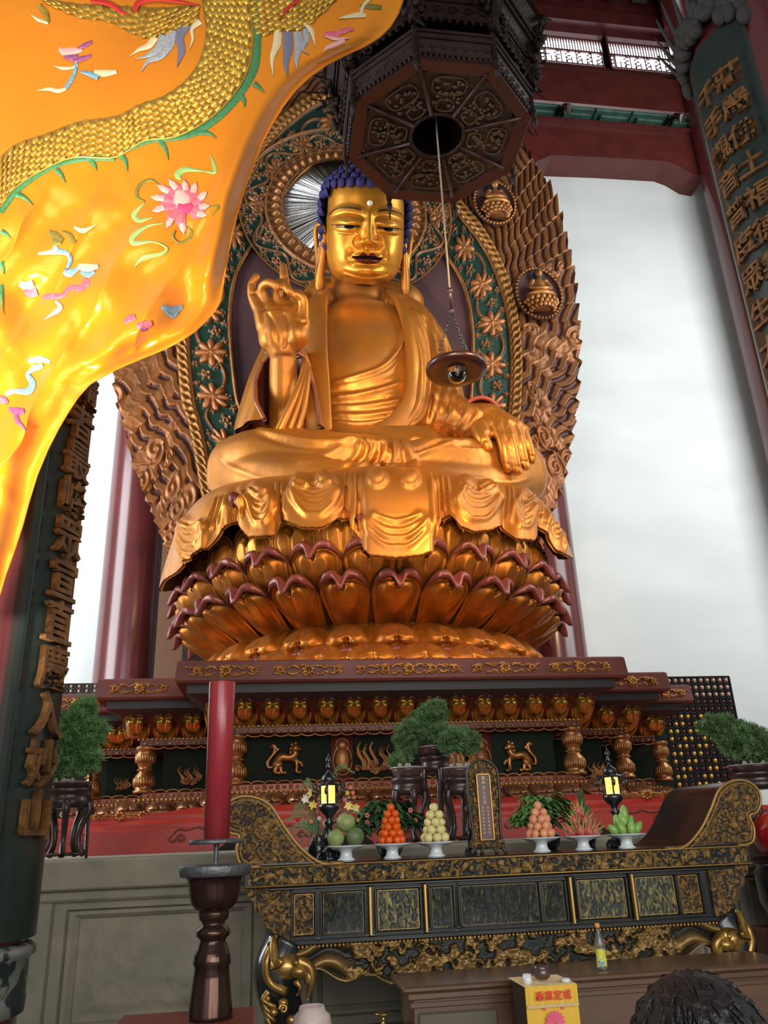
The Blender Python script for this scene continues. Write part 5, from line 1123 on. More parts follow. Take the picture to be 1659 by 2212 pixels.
# ================================================= offerings
ORD = ['topmost', 'second from the top', 'third from the top', 'fourth from the top', 'fifth from the top', 'bottom']
DIRN = ['front', 'front right', 'right', 'back right', 'back', 'back left', 'left', 'front left']
def stand_dish(px, py, Y, label, rad=.150):
    q = at(px, py, Y=Y); x = q[0]; z = TOPZ+.0005
    o = MB().lathe([(0, 0), (.068, 0), (.070, .004), (.05, .02), (.043, .05), (.05, .066), (.11, .082), (rad, .098), (rad+.002, .104), (rad-.008, .103), (.10, .09), (.03, .082), (0, .08)], (x, Y, z), 36).build('footed_dish', PORC)
    tag(o, label, 'dish', 'white footed dishes on the altar table'); return x, z+.100
def fruit_mesh(kind):
    rr = np.linspace(0, PI, 13)[:, None]; ta = np.linspace(0, 2*PI, 18, endpoint=False)[None]
    if kind == 'peach': r = 1+.03*np.cos(ta)*np.sin(rr); z = np.cos(rr)*1.05
    else: r = 1-.06*np.exp(-(rr/.3)**2); z = np.cos(rr)*(1-.08*np.exp(-(rr/.25)**2))*.95
    return np.stack([r*np.sin(rr)*np.cos(ta), r*np.sin(rr)*np.sin(ta), z+0*ta], -1)
def fruit(name, kind, c, r, mt, lab, cat, grp, tilt=0):
    P = fruit_mesh(kind); mb = MB(); mb.grid(P[:, ::-1]*r, cv=True)
    a = rng.uniform(0, 6); M = Matrix.Translation(Vector(c)) @ Matrix.Rotation(tilt, 4, (math.cos(a), math.sin(a), 0)); mb.xf(M)
    o = mb.build(name, mt); tag(o, lab, cat, grp)
    s_ = MB().lathe([(0, .0), (r*.12, 0), (r*.09, r*.05), (0, r*.06)], (0, 0, r*.87), 8).xf(M).build('stem_scar', STEM, o)
    return o
STEM = mat('stem_green_brown', (.10, .12, .03), .7)
def pyramid(px, py, Y, r, tiers, name, kind, mts, adj, cat, dishlab, spacing=.93):
    x, z = stand_dish(px, py, Y, dishlab)
    n = len(tiers); g = '%ss piled on a white dish' % name.replace('_', ' ')
    for ti, k in enumerate(tiers):
        zz = z+r*.95+(n-1-ti)*0+0
        lev = n-1-ti; zz = z+r*.92+lev*r*1.52
        R_ = 0 if k == 1 else r*.98/math.sin(PI/k) if k > 2 else r
        for j in range(k):
            a = -PI/2+2*PI*j/k+(0.5*2*PI/k if ti % 2 else 0)
            c = (x+R_*math.cos(a), Y+R_*math.sin(a), zz)
            if k == 1: lab = '%s %s at the very tip of its pile' % (adj, cat)
            else:
                d = DIRN[int(round((a+PI/2)/(PI/4))) % 8] if k != 8 or True else ''
                lab = '%s %s in the %s tier of its pile, %s side' % (adj, cat, ORD[ti if ti < n-1 else 5], d)
            fruit(name, kind, c, r*(1 if kind != 'peach' else rng.uniform(.93, 1.05)), mts[int(rng.integers(len(mts)))], lab, cat, g, rng.uniform(0, 1.2))
    # hidden filling is not needed: tiers rest on the tier below
OR_ = mat('orange_peel', (.85, .13, .008), .3, 0, col2=(.72, .09, .006), scale=20, bump=.15, bscale=180)
YE_ = mat('pale_yellow_skin', (.78, .68, .28), .32, 0, col2=(.70, .62, .26), scale=20)
PE_ = [mat('peach_skin_pink', (.72, .20, .14), .38, 0, col2=(.80, .42, .20), scale=14), mat('peach_skin_yellow', (.82, .42, .16), .38, 0, col2=(.70, .22, .16), scale=14)]
PO_ = [mat('pomelo_skin', (.22, .30, .10), .4, 0, col2=(.30, .36, .12), scale=10, bump=.2, bscale=120), mat('dark_melon_skin', (.10, .17, .06), .45, 0, col2=(.15, .22, .09), scale=14)]
pyramid(848, 1860, -7.97, .0305, [1, 3, 4, 5, 7, 8], 'orange', 'round', [OR_], 'glossy bright', 'orange', 'white footed dish holding the pyramid of oranges')
pyramid(943, 1853, -7.97, .0355, [1, 3, 4, 5, 7], 'yellow_fruit', 'round', [YE_], 'pale yellow', 'fruit', 'white footed dish holding the pile of pale yellow fruit')
pyramid(1172, 1848, -7.97, .0335, [1, 3, 5, 6, 8], 'peach', 'peach', PE_, 'pinkish yellow', 'peach', 'white footed dish holding the pile of small peaches')
x, z = stand_dish(748, 1862, -7.97, 'white footed dish at the left end holding three green melons')
for c, r, m_, l_ in (((x-.078, -8.0, z+.058), .066, 0, 'pale green melon low on the left of the leftmost dish'), ((x+.070, -7.98, z+.062), .070, 1, 'darker green melon low on the right of the leftmost dish'), ((x+.003, -7.97, z+.165), .072, 0, 'green melon on top of the two others in the leftmost dish')):
    fruit('green_melon', 'round', c, r, PO_[m_], l_, 'melon', 'green melons on the leftmost dish', .4)
x, z = stand_dish(1262, 1842, -7.97, 'white footed dish holding the red dragon fruits')
DRF = mat('dragon_fruit_skin', (.50, .05, .07), .4, 0, col2=(.62, .16, .12), scale=14); DRG = mat('scale_leaf_green', (.32, .42, .08), .5, 0, col2=(.45, .42, .10), scale=8)
for k, (dx, dy, dz, tl, lab) in enumerate(((-.095, -.02, .035, -.5, 'dragon fruit lying low at the left of the dish'), (-.035, -.06, .04, -.1, 'dragon fruit in front left of the dish centre'), (.035, -.06, .04, .2, 'dragon fruit in front right of the dish centre'), (.10, -.02, .035, .6, 'dragon fruit lying low at the right of the dish'), (-.045, .0, .115, -.4, 'dragon fruit on the left of the second layer'), (.04, .0, .115, .35, 'dragon fruit on the right of the second layer'), (-.005, .0, .18, -.15, 'dragon fruit standing on top with a leafy crown'))):
    mb = MB(); mb.ball((0, 0, 0), (.037, .037, .047), 14, 10)
    M = Matrix.Translation((x+dx, -7.97+dy, z+dz)) @ Matrix.Rotation(tl, 4, 'Y'); o = mb.xf(M).build('dragon_fruit', DRF); tag(o, 'red '+lab, 'fruit', 'dragon fruits on a white dish')
    sc = MB()
    for i in range(16):
        a = i*2.4; t = -.6+1.5*i/15; R_ = .038*math.sqrt(max(0, 1-(t*.9)**2)); p0 = np.array([R_*math.cos(a), R_*math.sin(a), t*.045]); d_ = np.array([math.cos(a)*.5, math.sin(a)*.5, 1.2]); L_ = .03+.025*max(0, t)
        sc.tube([p0, p0+d_*L_*.5, p0+d_*L_], [.009, .007, .001], 5, flat=.4)
    sc.xf(M).build('leafy_scales', DRG, o)
x, z = stand_dish(1356, 1838, -7.97, 'white footed dish at the right end holding green mangoes')
MG = mat('green_mango_skin', (.20, .40, .07), .3, 0, col2=(.28, .48, .12), scale=6)
for k, (dx, dy, dz, tl, L_, lab) in enumerate(((-.105, -.02, .04, -1.0, .055, 'lying out over the left rim'), (-.05, -.05, .05, -.35, .06, 'leaning in front at the left'), (.03, -.06, .05, .15, .058, 'leaning in front of the centre'), (.10, -.02, .05, .8, .056, 'leaning out at the right rim'), (-.045, .02, .10, -.2, .058, 'standing behind at the left'), (-.015, -.02, .11, -.3, .055, 'tilted just left of the tallest one'), (.015, .01, .155, .0, .070, 'standing upright and tallest'), (.06, .02, .09, .35, .055, 'standing behind at the right'))):
    mb = MB(); P = fruit_mesh('x')[:, ::-1].copy(); P[..., 0] *= .034*(1-.25*P[..., 2]); P[..., 1] *= .034*(1-.25*P[..., 2]); P[..., 2] *= L_; mb.grid(P, cv=True)
    o = mb.xf(Matrix.Translation((x+dx, -7.97+dy, z+dz)) @ Matrix.Rotation(tl, 4, 'Y')).build('green_mango', MG); tag(o, 'green mango '+lab+' of the rightmost dish', 'mango', 'green mangoes on the rightmost dish')
# ---- pagoda lamps
AMB = mat('lit_amber_glass', (1, .6, .15), .5, emit=(1.0, .50, .10), estr=5)
def lamp(px, py, Y, label, s=1.0):
    q = at(px, py, Y=Y); x = q[0]; z = TOPZ; e = empty('pagoda_lamp', (x, Y, z), label, 'lamp')
    b = MB(); b.lathe([(0, 0), (.085, 0), (.09, .02), (.06, .04), (.075, .06), (.05, .075), (.03, .10), (.035, .13), (.06, .15), (.035, .17), (.022, .20), (.022, .25), (.04, .27), (.022, .29), (.03, .32), (.075, .36), (.085, .385), (.08, .40), (.075, .41), (0, .41)], (x, Y, z), 24)
    for k in range(6):
        a = 2*PI*k/6+.3; b.tube(cr([(x+.07*math.cos(a), Y+.07*math.sin(a), z+.06), (x+.10*math.cos(a), Y+.10*math.sin(a), z+.03), (x+.10*math.cos(a), Y+.10*math.sin(a), z)], 6), .012, 6)
    b.build('pedestal', BLACKL, e)
    MB().lathe([(.060, .41), (.068, .43), (.068, .52), (.060, .54)], (x, Y, z), 6, a0=.3, a1=.3+2*PI).build('amber_glass', AMB, e, False)
    g = MB()
    for k in range(6):
        a = .3+2*PI*k/6; g.tube([(x+.070*math.cos(a), Y+.070*math.sin(a), z+.41), (x+.070*math.cos(a), Y+.070*math.sin(a), z+.545)], .008, 6)
        a2 = .3+2*PI*(k+1)/6; p0 = np.array([x+.069*math.cos(a), Y+.069*math.sin(a)]); p1 = np.array([x+.069*math.cos(a2), Y+.069*math.sin(a2)])
        for j in range(-6, 7):
            for sg in (1, -1):
                t0 = j/6; pts = []
                ts = np.array([0, 1.]); xs2 = (t0+ts*1.6) if sg > 0 else (t0+1.6*(1-ts))
                ta, tb_ = 0., 1.
                # clip to 0..1
                f0 = (0-xs2[0])/(xs2[1]-xs2[0]); f1 = (1-xs2[0])/(xs2[1]-xs2[0]); lo, hi = max(0, min(f0, f1)), min(1, max(f0, f1))
                if hi-lo < .03: continue
                for f in (lo, hi):
                    u = xs2[0]+(xs2[1]-xs2[0])*f; pp = p0+(p1-p0)*u; pts.append((pp[0], pp[1], z+.425+.105*f))
                g.tube(pts, .0016, 4)
    g.build('lattice', BLACKL, e)
    r_ = MB(); r_.lathe([(.0, .60), (.035, .60), (.045, .585), (.07, .565), (.115, .55), (.118, .543), (.06, .54)][::-1], (x, Y, z), 6, a0=.3, a1=.3+2*PI)
    r_.lathe([(0, .56), (.06, .56), (.055, .61), (.03, .63), (.012, .65), (.015, .67), (.03, .68), (.012, .70), (.02, .72), (.024, .735), (.018, .75), (.006, .765), (0, .80)], (x, Y, z), 14)
    for k in range(6): a = .3+2*PI*k/6; r_.tube([(x+.105*math.cos(a), Y+.105*math.sin(a), z+.55), (x+.13*math.cos(a), Y+.13*math.sin(a), z+.565), (x+.13*math.cos(a), Y+.13*math.sin(a), z+.53)], [.01, .008, .006], 5); r_.ball((x+.128*math.cos(a), Y+.128*math.sin(a), z+.50), (.016, .016, .03), 8, 6)
    r_.build('roof', BLACKL, e)
    l = bpy.data.lights.new('lamp_bulb', 'POINT'); l.color = (1, .62, .22); l.energy = 5; l.shadow_soft_size = .05
    o = bpy.data.objects.new('lamp_bulb', l); COL.objects.link(o); o.location = (x, Y-.0, z+.48); o.parent = e; o.matrix_parent_inverse = Matrix.Translation(e.location).inverted()
lamp(712, 1862, -7.80, 'lit black pagoda lamp standing behind the green melons'); lamp(1340, 1840, -7.72, 'lit black pagoda lamp standing behind the green mangoes')
# ---- spirit tablet
q = at(1054, 1850, Y=-7.9); X = q[0]; tbl = empty('spirit_tablet', (X, -7.9, TOPZ), 'upright carved memorial tablet with a maroon inscription panel on the altar table', 'tablet')
pr_ = cr([(X-.115, TOPZ+.06), (X-.11, TOPZ+.2), (X-.125, TOPZ+.38), (X-.125, TOPZ+.56), (X-.12, TOPZ+.62), (X-.07, TOPZ+.675), (X, TOPZ+.70), (X+.07, TOPZ+.675), (X+.12, TOPZ+.62), (X+.125, TOPZ+.56), (X+.125, TOPZ+.38), (X+.11, TOPZ+.2), (X+.115, TOPZ+.06)], 50)
MB().prism([(a, -7.92, c) for a, c in pr_][::-1], (0, .05, 0)).build('carved_frame', CARV3, tbl, False)
MB().tube([(a, -7.925, c) for a, c in pr_], .010, 6).build('frame_edge', DARKW, tbl)
pn = MB().cbox((X-.052, -7.935, TOPZ+.10), (X+.052, -7.92, TOPZ+.585), .004).build('inscription_panel', mat('tablet_maroon', (.10, .035, .04), .4), tbl, False)
b = MB()
for lo, hi in (((-.058, .094), (.058, .106)), ((-.058, .579), (.058, .591)), ((-.058, .094), (-.046, .591)), ((.046, .094), (.058, .591))): b.cbox((X+lo[0], -7.945, TOPZ+lo[1]), (X+hi[0], -7.93, TOPZ+hi[1]), .003)
b.build('gilt_border', mat('tablet_gold', (.55, .30, .06), .35, .5), pn, False)
PALEG = mat('pale_gold_ink', (.60, .42, .22), .5, .2)
for i, ch in enumerate('當寺大人之位'): glyph(ch, 'character', PALEG, pn, frame((X+.0, -7.937, TOPZ+.555-i*.036), (1, 0, 0), (0, 0, 1)), .030, .001)
for cxx in (-.02, .02):
    for i, ch in enumerate('佛光普照國泰民安'): glyph(ch, 'character', PALEG, pn, frame((X+cxx, -7.937, TOPZ+.335-i*.026), (1, 0, 0), (0, 0, 1)), .017, .001)
b = MB(); b.cbox((X-.13, -7.96, TOPZ+.035), (X+.13, -7.84, TOPZ+.10), .015)
b.build('plinth', CARV3, tbl, False)
for sx_ in (-1, -.45, .45, 1): MB().tube(cr([(X+sx_*.10, -7.93, TOPZ+.05), (X+sx_*.12, -7.945, TOPZ+.03), (X+sx_*.13, -7.95, TOPZ)], 8), [.018, .018, .017, .014, .012, .012, .014, .016], 7).build('foot', DARKW, tbl)
q = at(1019, 1850, Y=-7.85); b = MB(); b.lathe([(0, 0), (.03, 0), (.03, .01), (.012, .02), (.012, .10), (.03, .14), (.03, .17), (.012, .20), (.012, .30), (.02, .33), (.008, .36), (0, .365)], (q[0], -7.80, TOPZ), 12)
for k in (0, 2, 4): a = k*PI/3; b.tube([(q[0], -7.80, TOPZ+.06), (q[0]+.04*math.cos(a), -7.80+.04*math.sin(a), TOPZ+.03), (q[0]+.05*math.cos(a), -7.80+.05*math.sin(a), TOPZ)], .010, 6)
tag(b.build('incense_holder', BLACKL), 'slim black incense holder standing just left of the memorial tablet', 'holder')
# ---- plants
LEAF = mat('leaf_green', (.08, .21, .04), .45, 0, col2=(.13, .28, .07), scale=9); LEAFD = mat('dark_leaf_green', (.03, .09, .03), .5, 0, col2=(.05, .14, .045), scale=9)
FERN = mat('feathery_green', (.20, .38, .12), .7, 0, col2=(.10, .22, .07), scale=5); FERND = mat('feathery_dark_green', (.085, .16, .055), .7, 0, col2=(.13, .24, .08), scale=5)
BARK = mat('bark', (.10, .065, .04), .8, bump=.5, bscale=30)
def leaf(mb, p, d, up, L_, W_, droop=.3, mi=0):
    p = np.array(p, float); d = np.array(d, float); d /= np.linalg.norm(d); s_ = np.cross(d, up); s_ /= np.linalg.norm(s_)+1e-9; n_ = np.cross(s_, d)
    t = np.linspace(0, 1, 6); w_ = np.sin(t*PI)**.8*W_*(1-.3*t); c = p+d*L_*t[:, None]-n_*0-np.array([0, 0, 1])*(droop*L_*t**2)[:, None]
    P = np.stack([c-s_*w_[:, None]+n_*.1*w_[:, None], c, c+s_*w_[:, None]+n_*.1*w_[:, None]], 1); mb.grid(P, mi=mi)
def feathery(name, parent, clumps, mt, seed, nper=900, L_=.05):
    g = np.random.default_rng(seed); mb = MB(); V = []; F = []
    for cx_, cy_, cz_, rx, ry, rz in clumps:
        n_ = int(nper*rx*rz/.02); u = g.normal(size=(n_, 3)); u /= np.linalg.norm(u, axis=1)[:, None]; r = g.uniform(.35, 1, n_)**.5
        r = r*(1+.18*np.sin(u[:, 0]*7+u[:, 2]*5)); P = np.array([cx_, cy_, cz_])+u*r[:, None]*np.array([rx, ry, rz])
        d = u*.7+g.normal(size=(n_, 3))*.5+np.array([0, 0, .25]); d /= np.linalg.norm(d, axis=1)[:, None]; s_ = np.cross(d, g.normal(size=(n_, 3))); s_ /= np.linalg.norm(s_, axis=1)[:, None]
        l = L_*g.uniform(.5, 1.2, n_)[:, None]; w_ = l*.13
        for a in (-.7, 0, .7):
            dd = d*math.cos(a)+s_*math.sin(a); ss = np.cross(dd, np.cross(d, s_)); b0 = len(V)*0
            Q = np.stack([P-ss*w_, P+ss*w_, P+dd*l+ss*w_*.3, P+dd*l-ss*w_*.3], 1); V.append(Q.reshape(-1, 3))
    V = np.vstack(V); F = np.arange(len(V)).reshape(-1, 4); return mobj(name, V, F, mt, parent, False)
def pot_stand(name_cat, x, y, zb, zt, r, legs=5):
    """tall curved-leg stand"""
    e = empty('plant_stand', (x, y, zb), name_cat, 'stand'); H = zt-zb
    b = MB(); b.lathe([(0, H), (r, H), (r*1.06, H-.02), (r*.98, H-.05), (r*.9, H-.07), (r*1.0, H-.10), (r*1.03, H-.14), (r*.9, H-.17), (0, H-.17)][::-1], (x, y, zb), 28); b.build('top', DARKW, e)
    for k in range(legs):
        a = 2*PI*k/legs-PI/2+.2; c, s_ = math.cos(a), math.sin(a); MB().tube(cr([(x+r*.92*c, y+r*.92*s_, zt-.12), (x+r*1.02*c, y+r*1.02*s_, zt-.25*H-.05), (x+r*.72*c, y+r*.72*s_, zb+.45*H), (x+r*.66*c, y+r*.66*s_, zb+.22*H), (x+r*.95*c, y+r*.95*s_, zb+.03)], 18), np.interp(np.linspace(0, 1, 18), [0, .3, .7, 1], [.04, .032, .022, .03]), 7).build('leg', DARKW, e)
    MB().lathe([(r*.72, .03), (r*.98, .03), (r*1.0, .05), (r*.72, .055)], (x, y, zb), 24).build('foot_ring', DARKW, e); return e
GLZ = mat('purple_brown_glaze', (.10, .055, .05), .18, 0, coat=.6, col2=(.06, .03, .028), scale=6); RIMG = mat('pale_lilac_glaze', (.30, .24, .24), .2, 0, coat=.5); CEL = mat('celadon_glaze', (.26, .33, .24), .3, 0, coat=.3)
SOIL = mat('moss_and_soil', (.06, .06, .03), .9, bump=.6, bscale=40); ROCK = mat('pale_rock', (.34, .33, .27), .8, bump=.5, bscale=25)
def rpot(x, y, z, r, h, parent, name='pot', body=GLZ, rim=RIMG):
    o = MB().lathe([(0, 0), (r*.72, 0), (r*.78, h*.2), (r*.92, h*.6), (r*.95, h*.8), (r*.88, h*.8), (0, h*.78)], (x, y, z), 30).build(name, body, parent)
    MB().lathe([(r*.86, h*.8), (r*1.0, h*.8), (r*1.05, h*.9), (r*1.0, h), (r*.9, h), (r*.86, h*.9)], (x, y, z), 30).build('rim', rim, o)
    MB().lathe([(0, h*.93), (r*.5, h*.92), (r*.88, h*.88)][::-1], (x, y, z), 20).build('soil', SOIL, parent); return o
SPZ = 1.5; YS = -6.15
def potted(px, pytop, Y, r, h, label, stand_label, clumps, seed, mt=FERN, trunk=None, rocks=3, legs=5):
    q = at(px, pytop, Y=Y); x, zt = q[0], q[2]; pot_stand(stand_label, x, Y, SPZ, zt-h, r*.95, legs)
    e = empty('bonsai', (x, Y, zt-h), label, 'bonsai'); rpot(x, Y, zt-h, r, h, e)
    g = np.random.default_rng(seed); tr = MB()
    for pts in (trunk or []): tr.tube(cr([(x+a, Y+b_, zt+c-.03) for a, b_, c in pts], 14), np.linspace(.022, .007, 14), 7)
    if trunk: tr.build('trunk', BARK, e)
    for k in range(rocks): a = g.uniform(-.6, .6)*r; MB().ball((x+a, Y-.4*r, zt+.01), (g.uniform(.015, .03), .02, g.uniform(.015, .03)), 8, 5).build('pebble', ROCK, e)
    feathery('foliage', e, [(x+a, Y+b_, zt+c, rx, ry, rz) for a, b_, c, rx, ry, rz in clumps], mt, seed); return x, zt
potted(879, 1657, YS, .17, .10, 'small bonsai in a purple brown pot on the left of the centre stands', 'dark curved leg stand under the left pot at the centre', [(-.12, 0, .05, .06, .05, .07), (0, .05, .12, .05, .04, .05)], 3, FERND, [[(0, 0, 0), (.03, 0, .08), (.02, 0, .16)]], 5)
potted(990, 1657, YS, .17, .10, 'bonsai in a purple brown pot on the right of the centre stands', 'dark curved leg stand under the right pot at the centre', [(.02, 0, .28, .17, .12, .10), (.12, 0, .22, .12, .1, .08), (-.10, 0, .22, .1, .1, .08)], 4, FERND, [[(0, 0, 0), (-.02, 0, .12), (.02, 0, .25)]], 5)
potted(937, 1612, YS+.45, .17, .10, 'large feathery bonsai highest of the three at the centre', 'tallest dark stand behind the two pots at the centre', [(-.02, 0, .30, .18, .14, .13), (-.20, 0, .16, .20, .14, .12), (.0, -.1, .12, .20, .1, .09), (.05, 0, .40, .10, .1, .08), (-.30, 0, .04, .12, .1, .12), (.14, 0, .1, .13, .1, .1)], 5, FERND, [[(0, 0, 0), (-.04, 0, .1), (.02, 0, .3)], [(0, 0, .05), (-.15, 0, .15), (-.25, 0, .12)]], 2)
x, zt = potted(150, 1690, -6.5, .21, .05, 'feathery green bonsai in a shallow celadon tray at the left', 'dark curved leg stand under the bonsai at the left', [(.06, 0, .62, .10, .09, .14), (-.04, 0, .48, .17, .12, .14), (.13, 0, .44, .15, .1, .12), (-.02, -.03, .28, .22, .14, .15), (-.12, 0, .12, .14, .1, .12), (.12, -.04, .18, .14, .1, .10)], 6, FERN, [[(0, 0, 0), (.03, 0, .2), (-.02, 0, .4), (.05, 0, .6)]], 4)
q = at(188, 1662, Y=-6.2); e = empty('flower_stand', (q[0], -6.2, SPZ), 'tall thin dark stand with a small dish to the right of the left bonsai', 'stand')
MB().tube([(q[0]+.06, -6.2, SPZ), (q[0]+.04, -6.2, q[2])], .018, 7).build('leg', DARKW, e); MB().lathe([(0, 0), (.12, 0), (.13, .03), (.10, .035), (0, .03)], (q[0], -6.2, q[2]), 20).build('dish', DARKW, e)
x, zt = potted(1628, 1652, -6.4, .27, .07, 'weeping feathery bonsai in a wide celadon tray at the right edge', 'dark stand under the weeping bonsai at the right edge', [(-.32, 0, .38, .20, .13, .12), (-.12, 0, .30, .18, .13, .14), (.02, 0, .26, .18, .12, .12), (.10, -.05, .16, .12, .1, .14), (-.22, -.06, .20, .15, .1, .13), (-.02, -.05, .10, .10, .08, .12)], 7, FERND, [[(-.1, 0, 0), (-.12, 0, .15), (-.2, 0, .35)], [(.05, 0, 0), (.0, 0, .1), (.05, 0, .22)]], 3)
# leafy potted plants on the altar table
def leafy(px, py, Y, label, spread, hgt, mt, seed, blossoms=0, n=70):
    q = at(px, py, Y=Y); x = q[0]; z = TOPZ; e = empty('potted_plant', (x, Y, z), label, 'plant'); g = np.random.default_rng(seed)
    MB().lathe([(0, 0), (.07, 0), (.10, .04), (.115, .10), (.10, .125), (.085, .12), (0, .11)], (x, Y, z), 24).build('pot', BLACKL, e)
    st_ = MB(); lf = MB()
    for k in range(n):
        a = g.uniform(0, 2*PI); rr = spread*g.uniform(.15, 1)**.7; hh = hgt*(1-.45*(rr/spread)**2)*g.uniform(.75, 1.02); p = np.array([x+rr*math.cos(a), Y+.5*rr*math.sin(a), z+hh])
        if k % 4 == 0: st_.tube(cr([(x, Y, z+.1), (x+.4*(p[0]-x), Y, z+.1+(hh-.1)*.7), p], 7), .004, 4)
        for j in range(4):
            aa = a+g.uniform(-1.2, 1.2)+j*.5; leaf(lf, p, (math.cos(aa), .6*math.sin(aa)-.2, g.uniform(-.2, .35)), (0, 0, 1), g.uniform(.08, .13), g.uniform(.020, .032), .5)
    st_.build('stems', LEAFD, e); lf.build('leaves', mt, e)
    PB = mat('blossom_coral', (.62, .16, .14), .6)
    for k in range(blossoms):
        bb = MB(); c = (x+g.uniform(-.8, .8)*spread, Y-.12, z+hgt*g.uniform(.35, .85))
        for j in range(5): bb.ball((c[0]+.013*math.cos(j*1.26), c[1], c[2]+.013*math.sin(j*1.26)), (.010, .006, .010), 7, 4)
        bb.build('blossom', PB, e)
leafy(843, 1855, -7.5, 'dark green leafy plant with coral blossoms behind the oranges', .27, .47, LEAFD, 11, 7, 190)
leafy(1185, 1845, -7.5, 'bright green leafy plant behind the peaches', .25, .48, LEAF, 12, 0, 130)
MB_ = MB(); g = np.random.default_rng(9); q = at(1252, 1700, Y=-7.4); e = empty('spiky_plant', (q[0], -7.4, TOPZ), 'dark spiky fern plant to the right of the bright leafy plant', 'plant')
MB().lathe([(0, 0), (.07, 0), (.09, .08), (.08, .16), (.06, .17), (0, .16)], (q[0], -7.4, TOPZ), 20).build('pot', BLACKL, e)
for k in range(26): a = g.uniform(0, 6.3); t = g.uniform(0, .45); leaf(MB_, (q[0], -7.4, TOPZ+.15+.2*(k/26)), (math.cos(a)*t, -.2, 1), (0, 1, 0), g.uniform(.1, .2), .016, .1)
MB_.build('leaves', LEAFD, e)
# flower arrangement
q = at(690, 1860, Y=-7.55); X = q[0]; fa = empty('flower_arrangement', (X, -7.55, TOPZ), 'mixed flower arrangement with lilies and ferns behind the left pagoda lamp', 'flowers')
MB().lathe([(0, 0), (.06, 0), (.09, .06), (.08, .12), (.05, .16), (.06, .18), (.045, .18), (0, .15)], (X, -7.55, TOPZ), 20).build('vase', BLACKL, fa)
g = np.random.default_rng(12); FC = {'pale_yellow': (.78, .68, .22), 'pink': (.62, .12, .22), 'red': (.50, .02, .03), 'white': (.75, .72, .66), 'coral': (.72, .22, .12), 'yellow': (.85, .45, .04)}
FM = {k: mat(k+'_petals', v, .5) for k, v in FC.items()}; stm = MB()
spots_ = [(672, 1712, 'pale_yellow', 1), (660, 1725, 'white', 1), (676, 1738, 'pale_yellow', 1), (668, 1752, 'yellow', 0), (643, 1770, 'red', 0), (672, 1775, 'coral', 0), (690, 1768, 'white', 0), (700, 1778, 'white', 0), (757, 1700, 'coral', 2), (762, 1712, 'coral', 2), (765, 1722, 'coral', 2), (752, 1740, 'pale_yellow', 1), (768, 1745, 'pale_yellow', 1), (745, 1762, 'pink', 1), (735, 1772, 'pink', 1), (757, 1772, 'pink', 1), (775, 1772, 'yellow', 0), (776, 1785, 'pink', 0), (690, 1735, 'pink', 0), (745, 1728, 'pink', 0), (663, 1778, 'white', 0), (750, 1713, 'yellow', 0)]
for px, py, c, kind in spots_:
    p = at(px, py, Y=-7.62+g.uniform(-.06, .06)); bb = MB(); k = 6 if kind else 9; L_ = .045 if kind == 1 else .022
    if kind == 0: bb.ball(p, .018, 9, 6)
    for j in range(k):
        a = 2*PI*j/k+g.uniform(0, .5); leaf(bb, p, (math.cos(a), -.55, math.sin(a)), (0, -1, 0), L_, L_*.30, .1)
    bb.build('flower_head', FM[c], fa); stm.tube(cr([(X, -7.55, TOPZ+.15), ((X+p[0])/2, -7.56, (TOPZ+.2+p[2])/2), p], 8), .003, 4)
stm.build('stems', LEAFD, fa)
fr2 = MB()
for px, py in ((632, 1755), (622, 1770), (625, 1795), (635, 1810), (650, 1820), (665, 1822), (640, 1742), (680, 1830), (790, 1760), (770, 1800), (655, 1700), (762, 1668)):
    p = at(px, py, Y=-7.6); pts = cr([(X, -7.55, TOPZ+.2), ((X+p[0])/2, -7.6, max(p[2], TOPZ+.25)+.03), p], 14); fr2.tube(pts, .003, 4)
    for k in range(3, 14):
        for s_ in (-1, 1): leaf(fr2, pts[k], (pts[k][0]-X+.02*s_, 0, s_*.12-.03), (0, -1, 0), .05*(1.3-k/14), .006, .2)
fr2.build('fern_fronds', FERND, fa)
# ---- red candle on bronze stand, on a small red table
CY = -9.9; q = at(470, 1812, Y=CY); qt = at(480, 1476, Y=CY); X = (at(440, 1812, Y=CY)[0]+at(496, 1812, Y=CY)[0])/2
cn = empty('red_candle', (X, CY, q[2]), 'tall dark red pillar candle on a spiked plate', 'candle'); r = (at(502, 1480, Y=CY)[0]-at(445, 1480, Y=CY)[0])/2
RW = mat('dark_red_wax', (.34, .028, .035), .3, 0, coat=.3); MB().lathe([(0, 0), (r*.93, 0), (r, qt[2]-q[2]), (r*.98, qt[2]-q[2]+.004), (0, qt[2]-q[2]+.002)], (X, CY, q[2]), 40).build('wax', RW, cn)
MB().tube([(X, CY, qt[2]), (X, CY, qt[2]+.03), (X+.001, CY, qt[2]+.062)], .0022, 6).build('wick', BLACKL, cn)
zb = at(450, 2200, Y=CY)[2]; cs = empty('candle_stand', (X, CY, zb), 'turned bronze candle stand with wide bowl under the red candle', 'candle stand')
BRZ = mat('dark_bronze', (.085, .045, .032), .16, .75, col2=(.06, .03, .022), scale=4); PEW = mat('pewter_grey', (.13, .14, .14), .45, .6, bump=.3, bscale=40)
def zpx(py): return at(455, py, Y=CY)[2]
def wpx(w_): return w_/2*(at(501, 1900, Y=CY)[0]-at(401, 1900, Y=CY)[0])/100
MB().lathe([(0, q[2]-.024), (wpx(118), q[2]-.024), (wpx(122), q[2]-.018), (wpx(118), q[2]-.001), (0, q[2]-.001)], (X, CY, 0), 40).build('drip_plate', PEW, cs)
MB().lathe([(.010, zpx(1880)), (.014, q[2]-.02)], (X, CY, 0), 12).build('spike', PEW, cs)
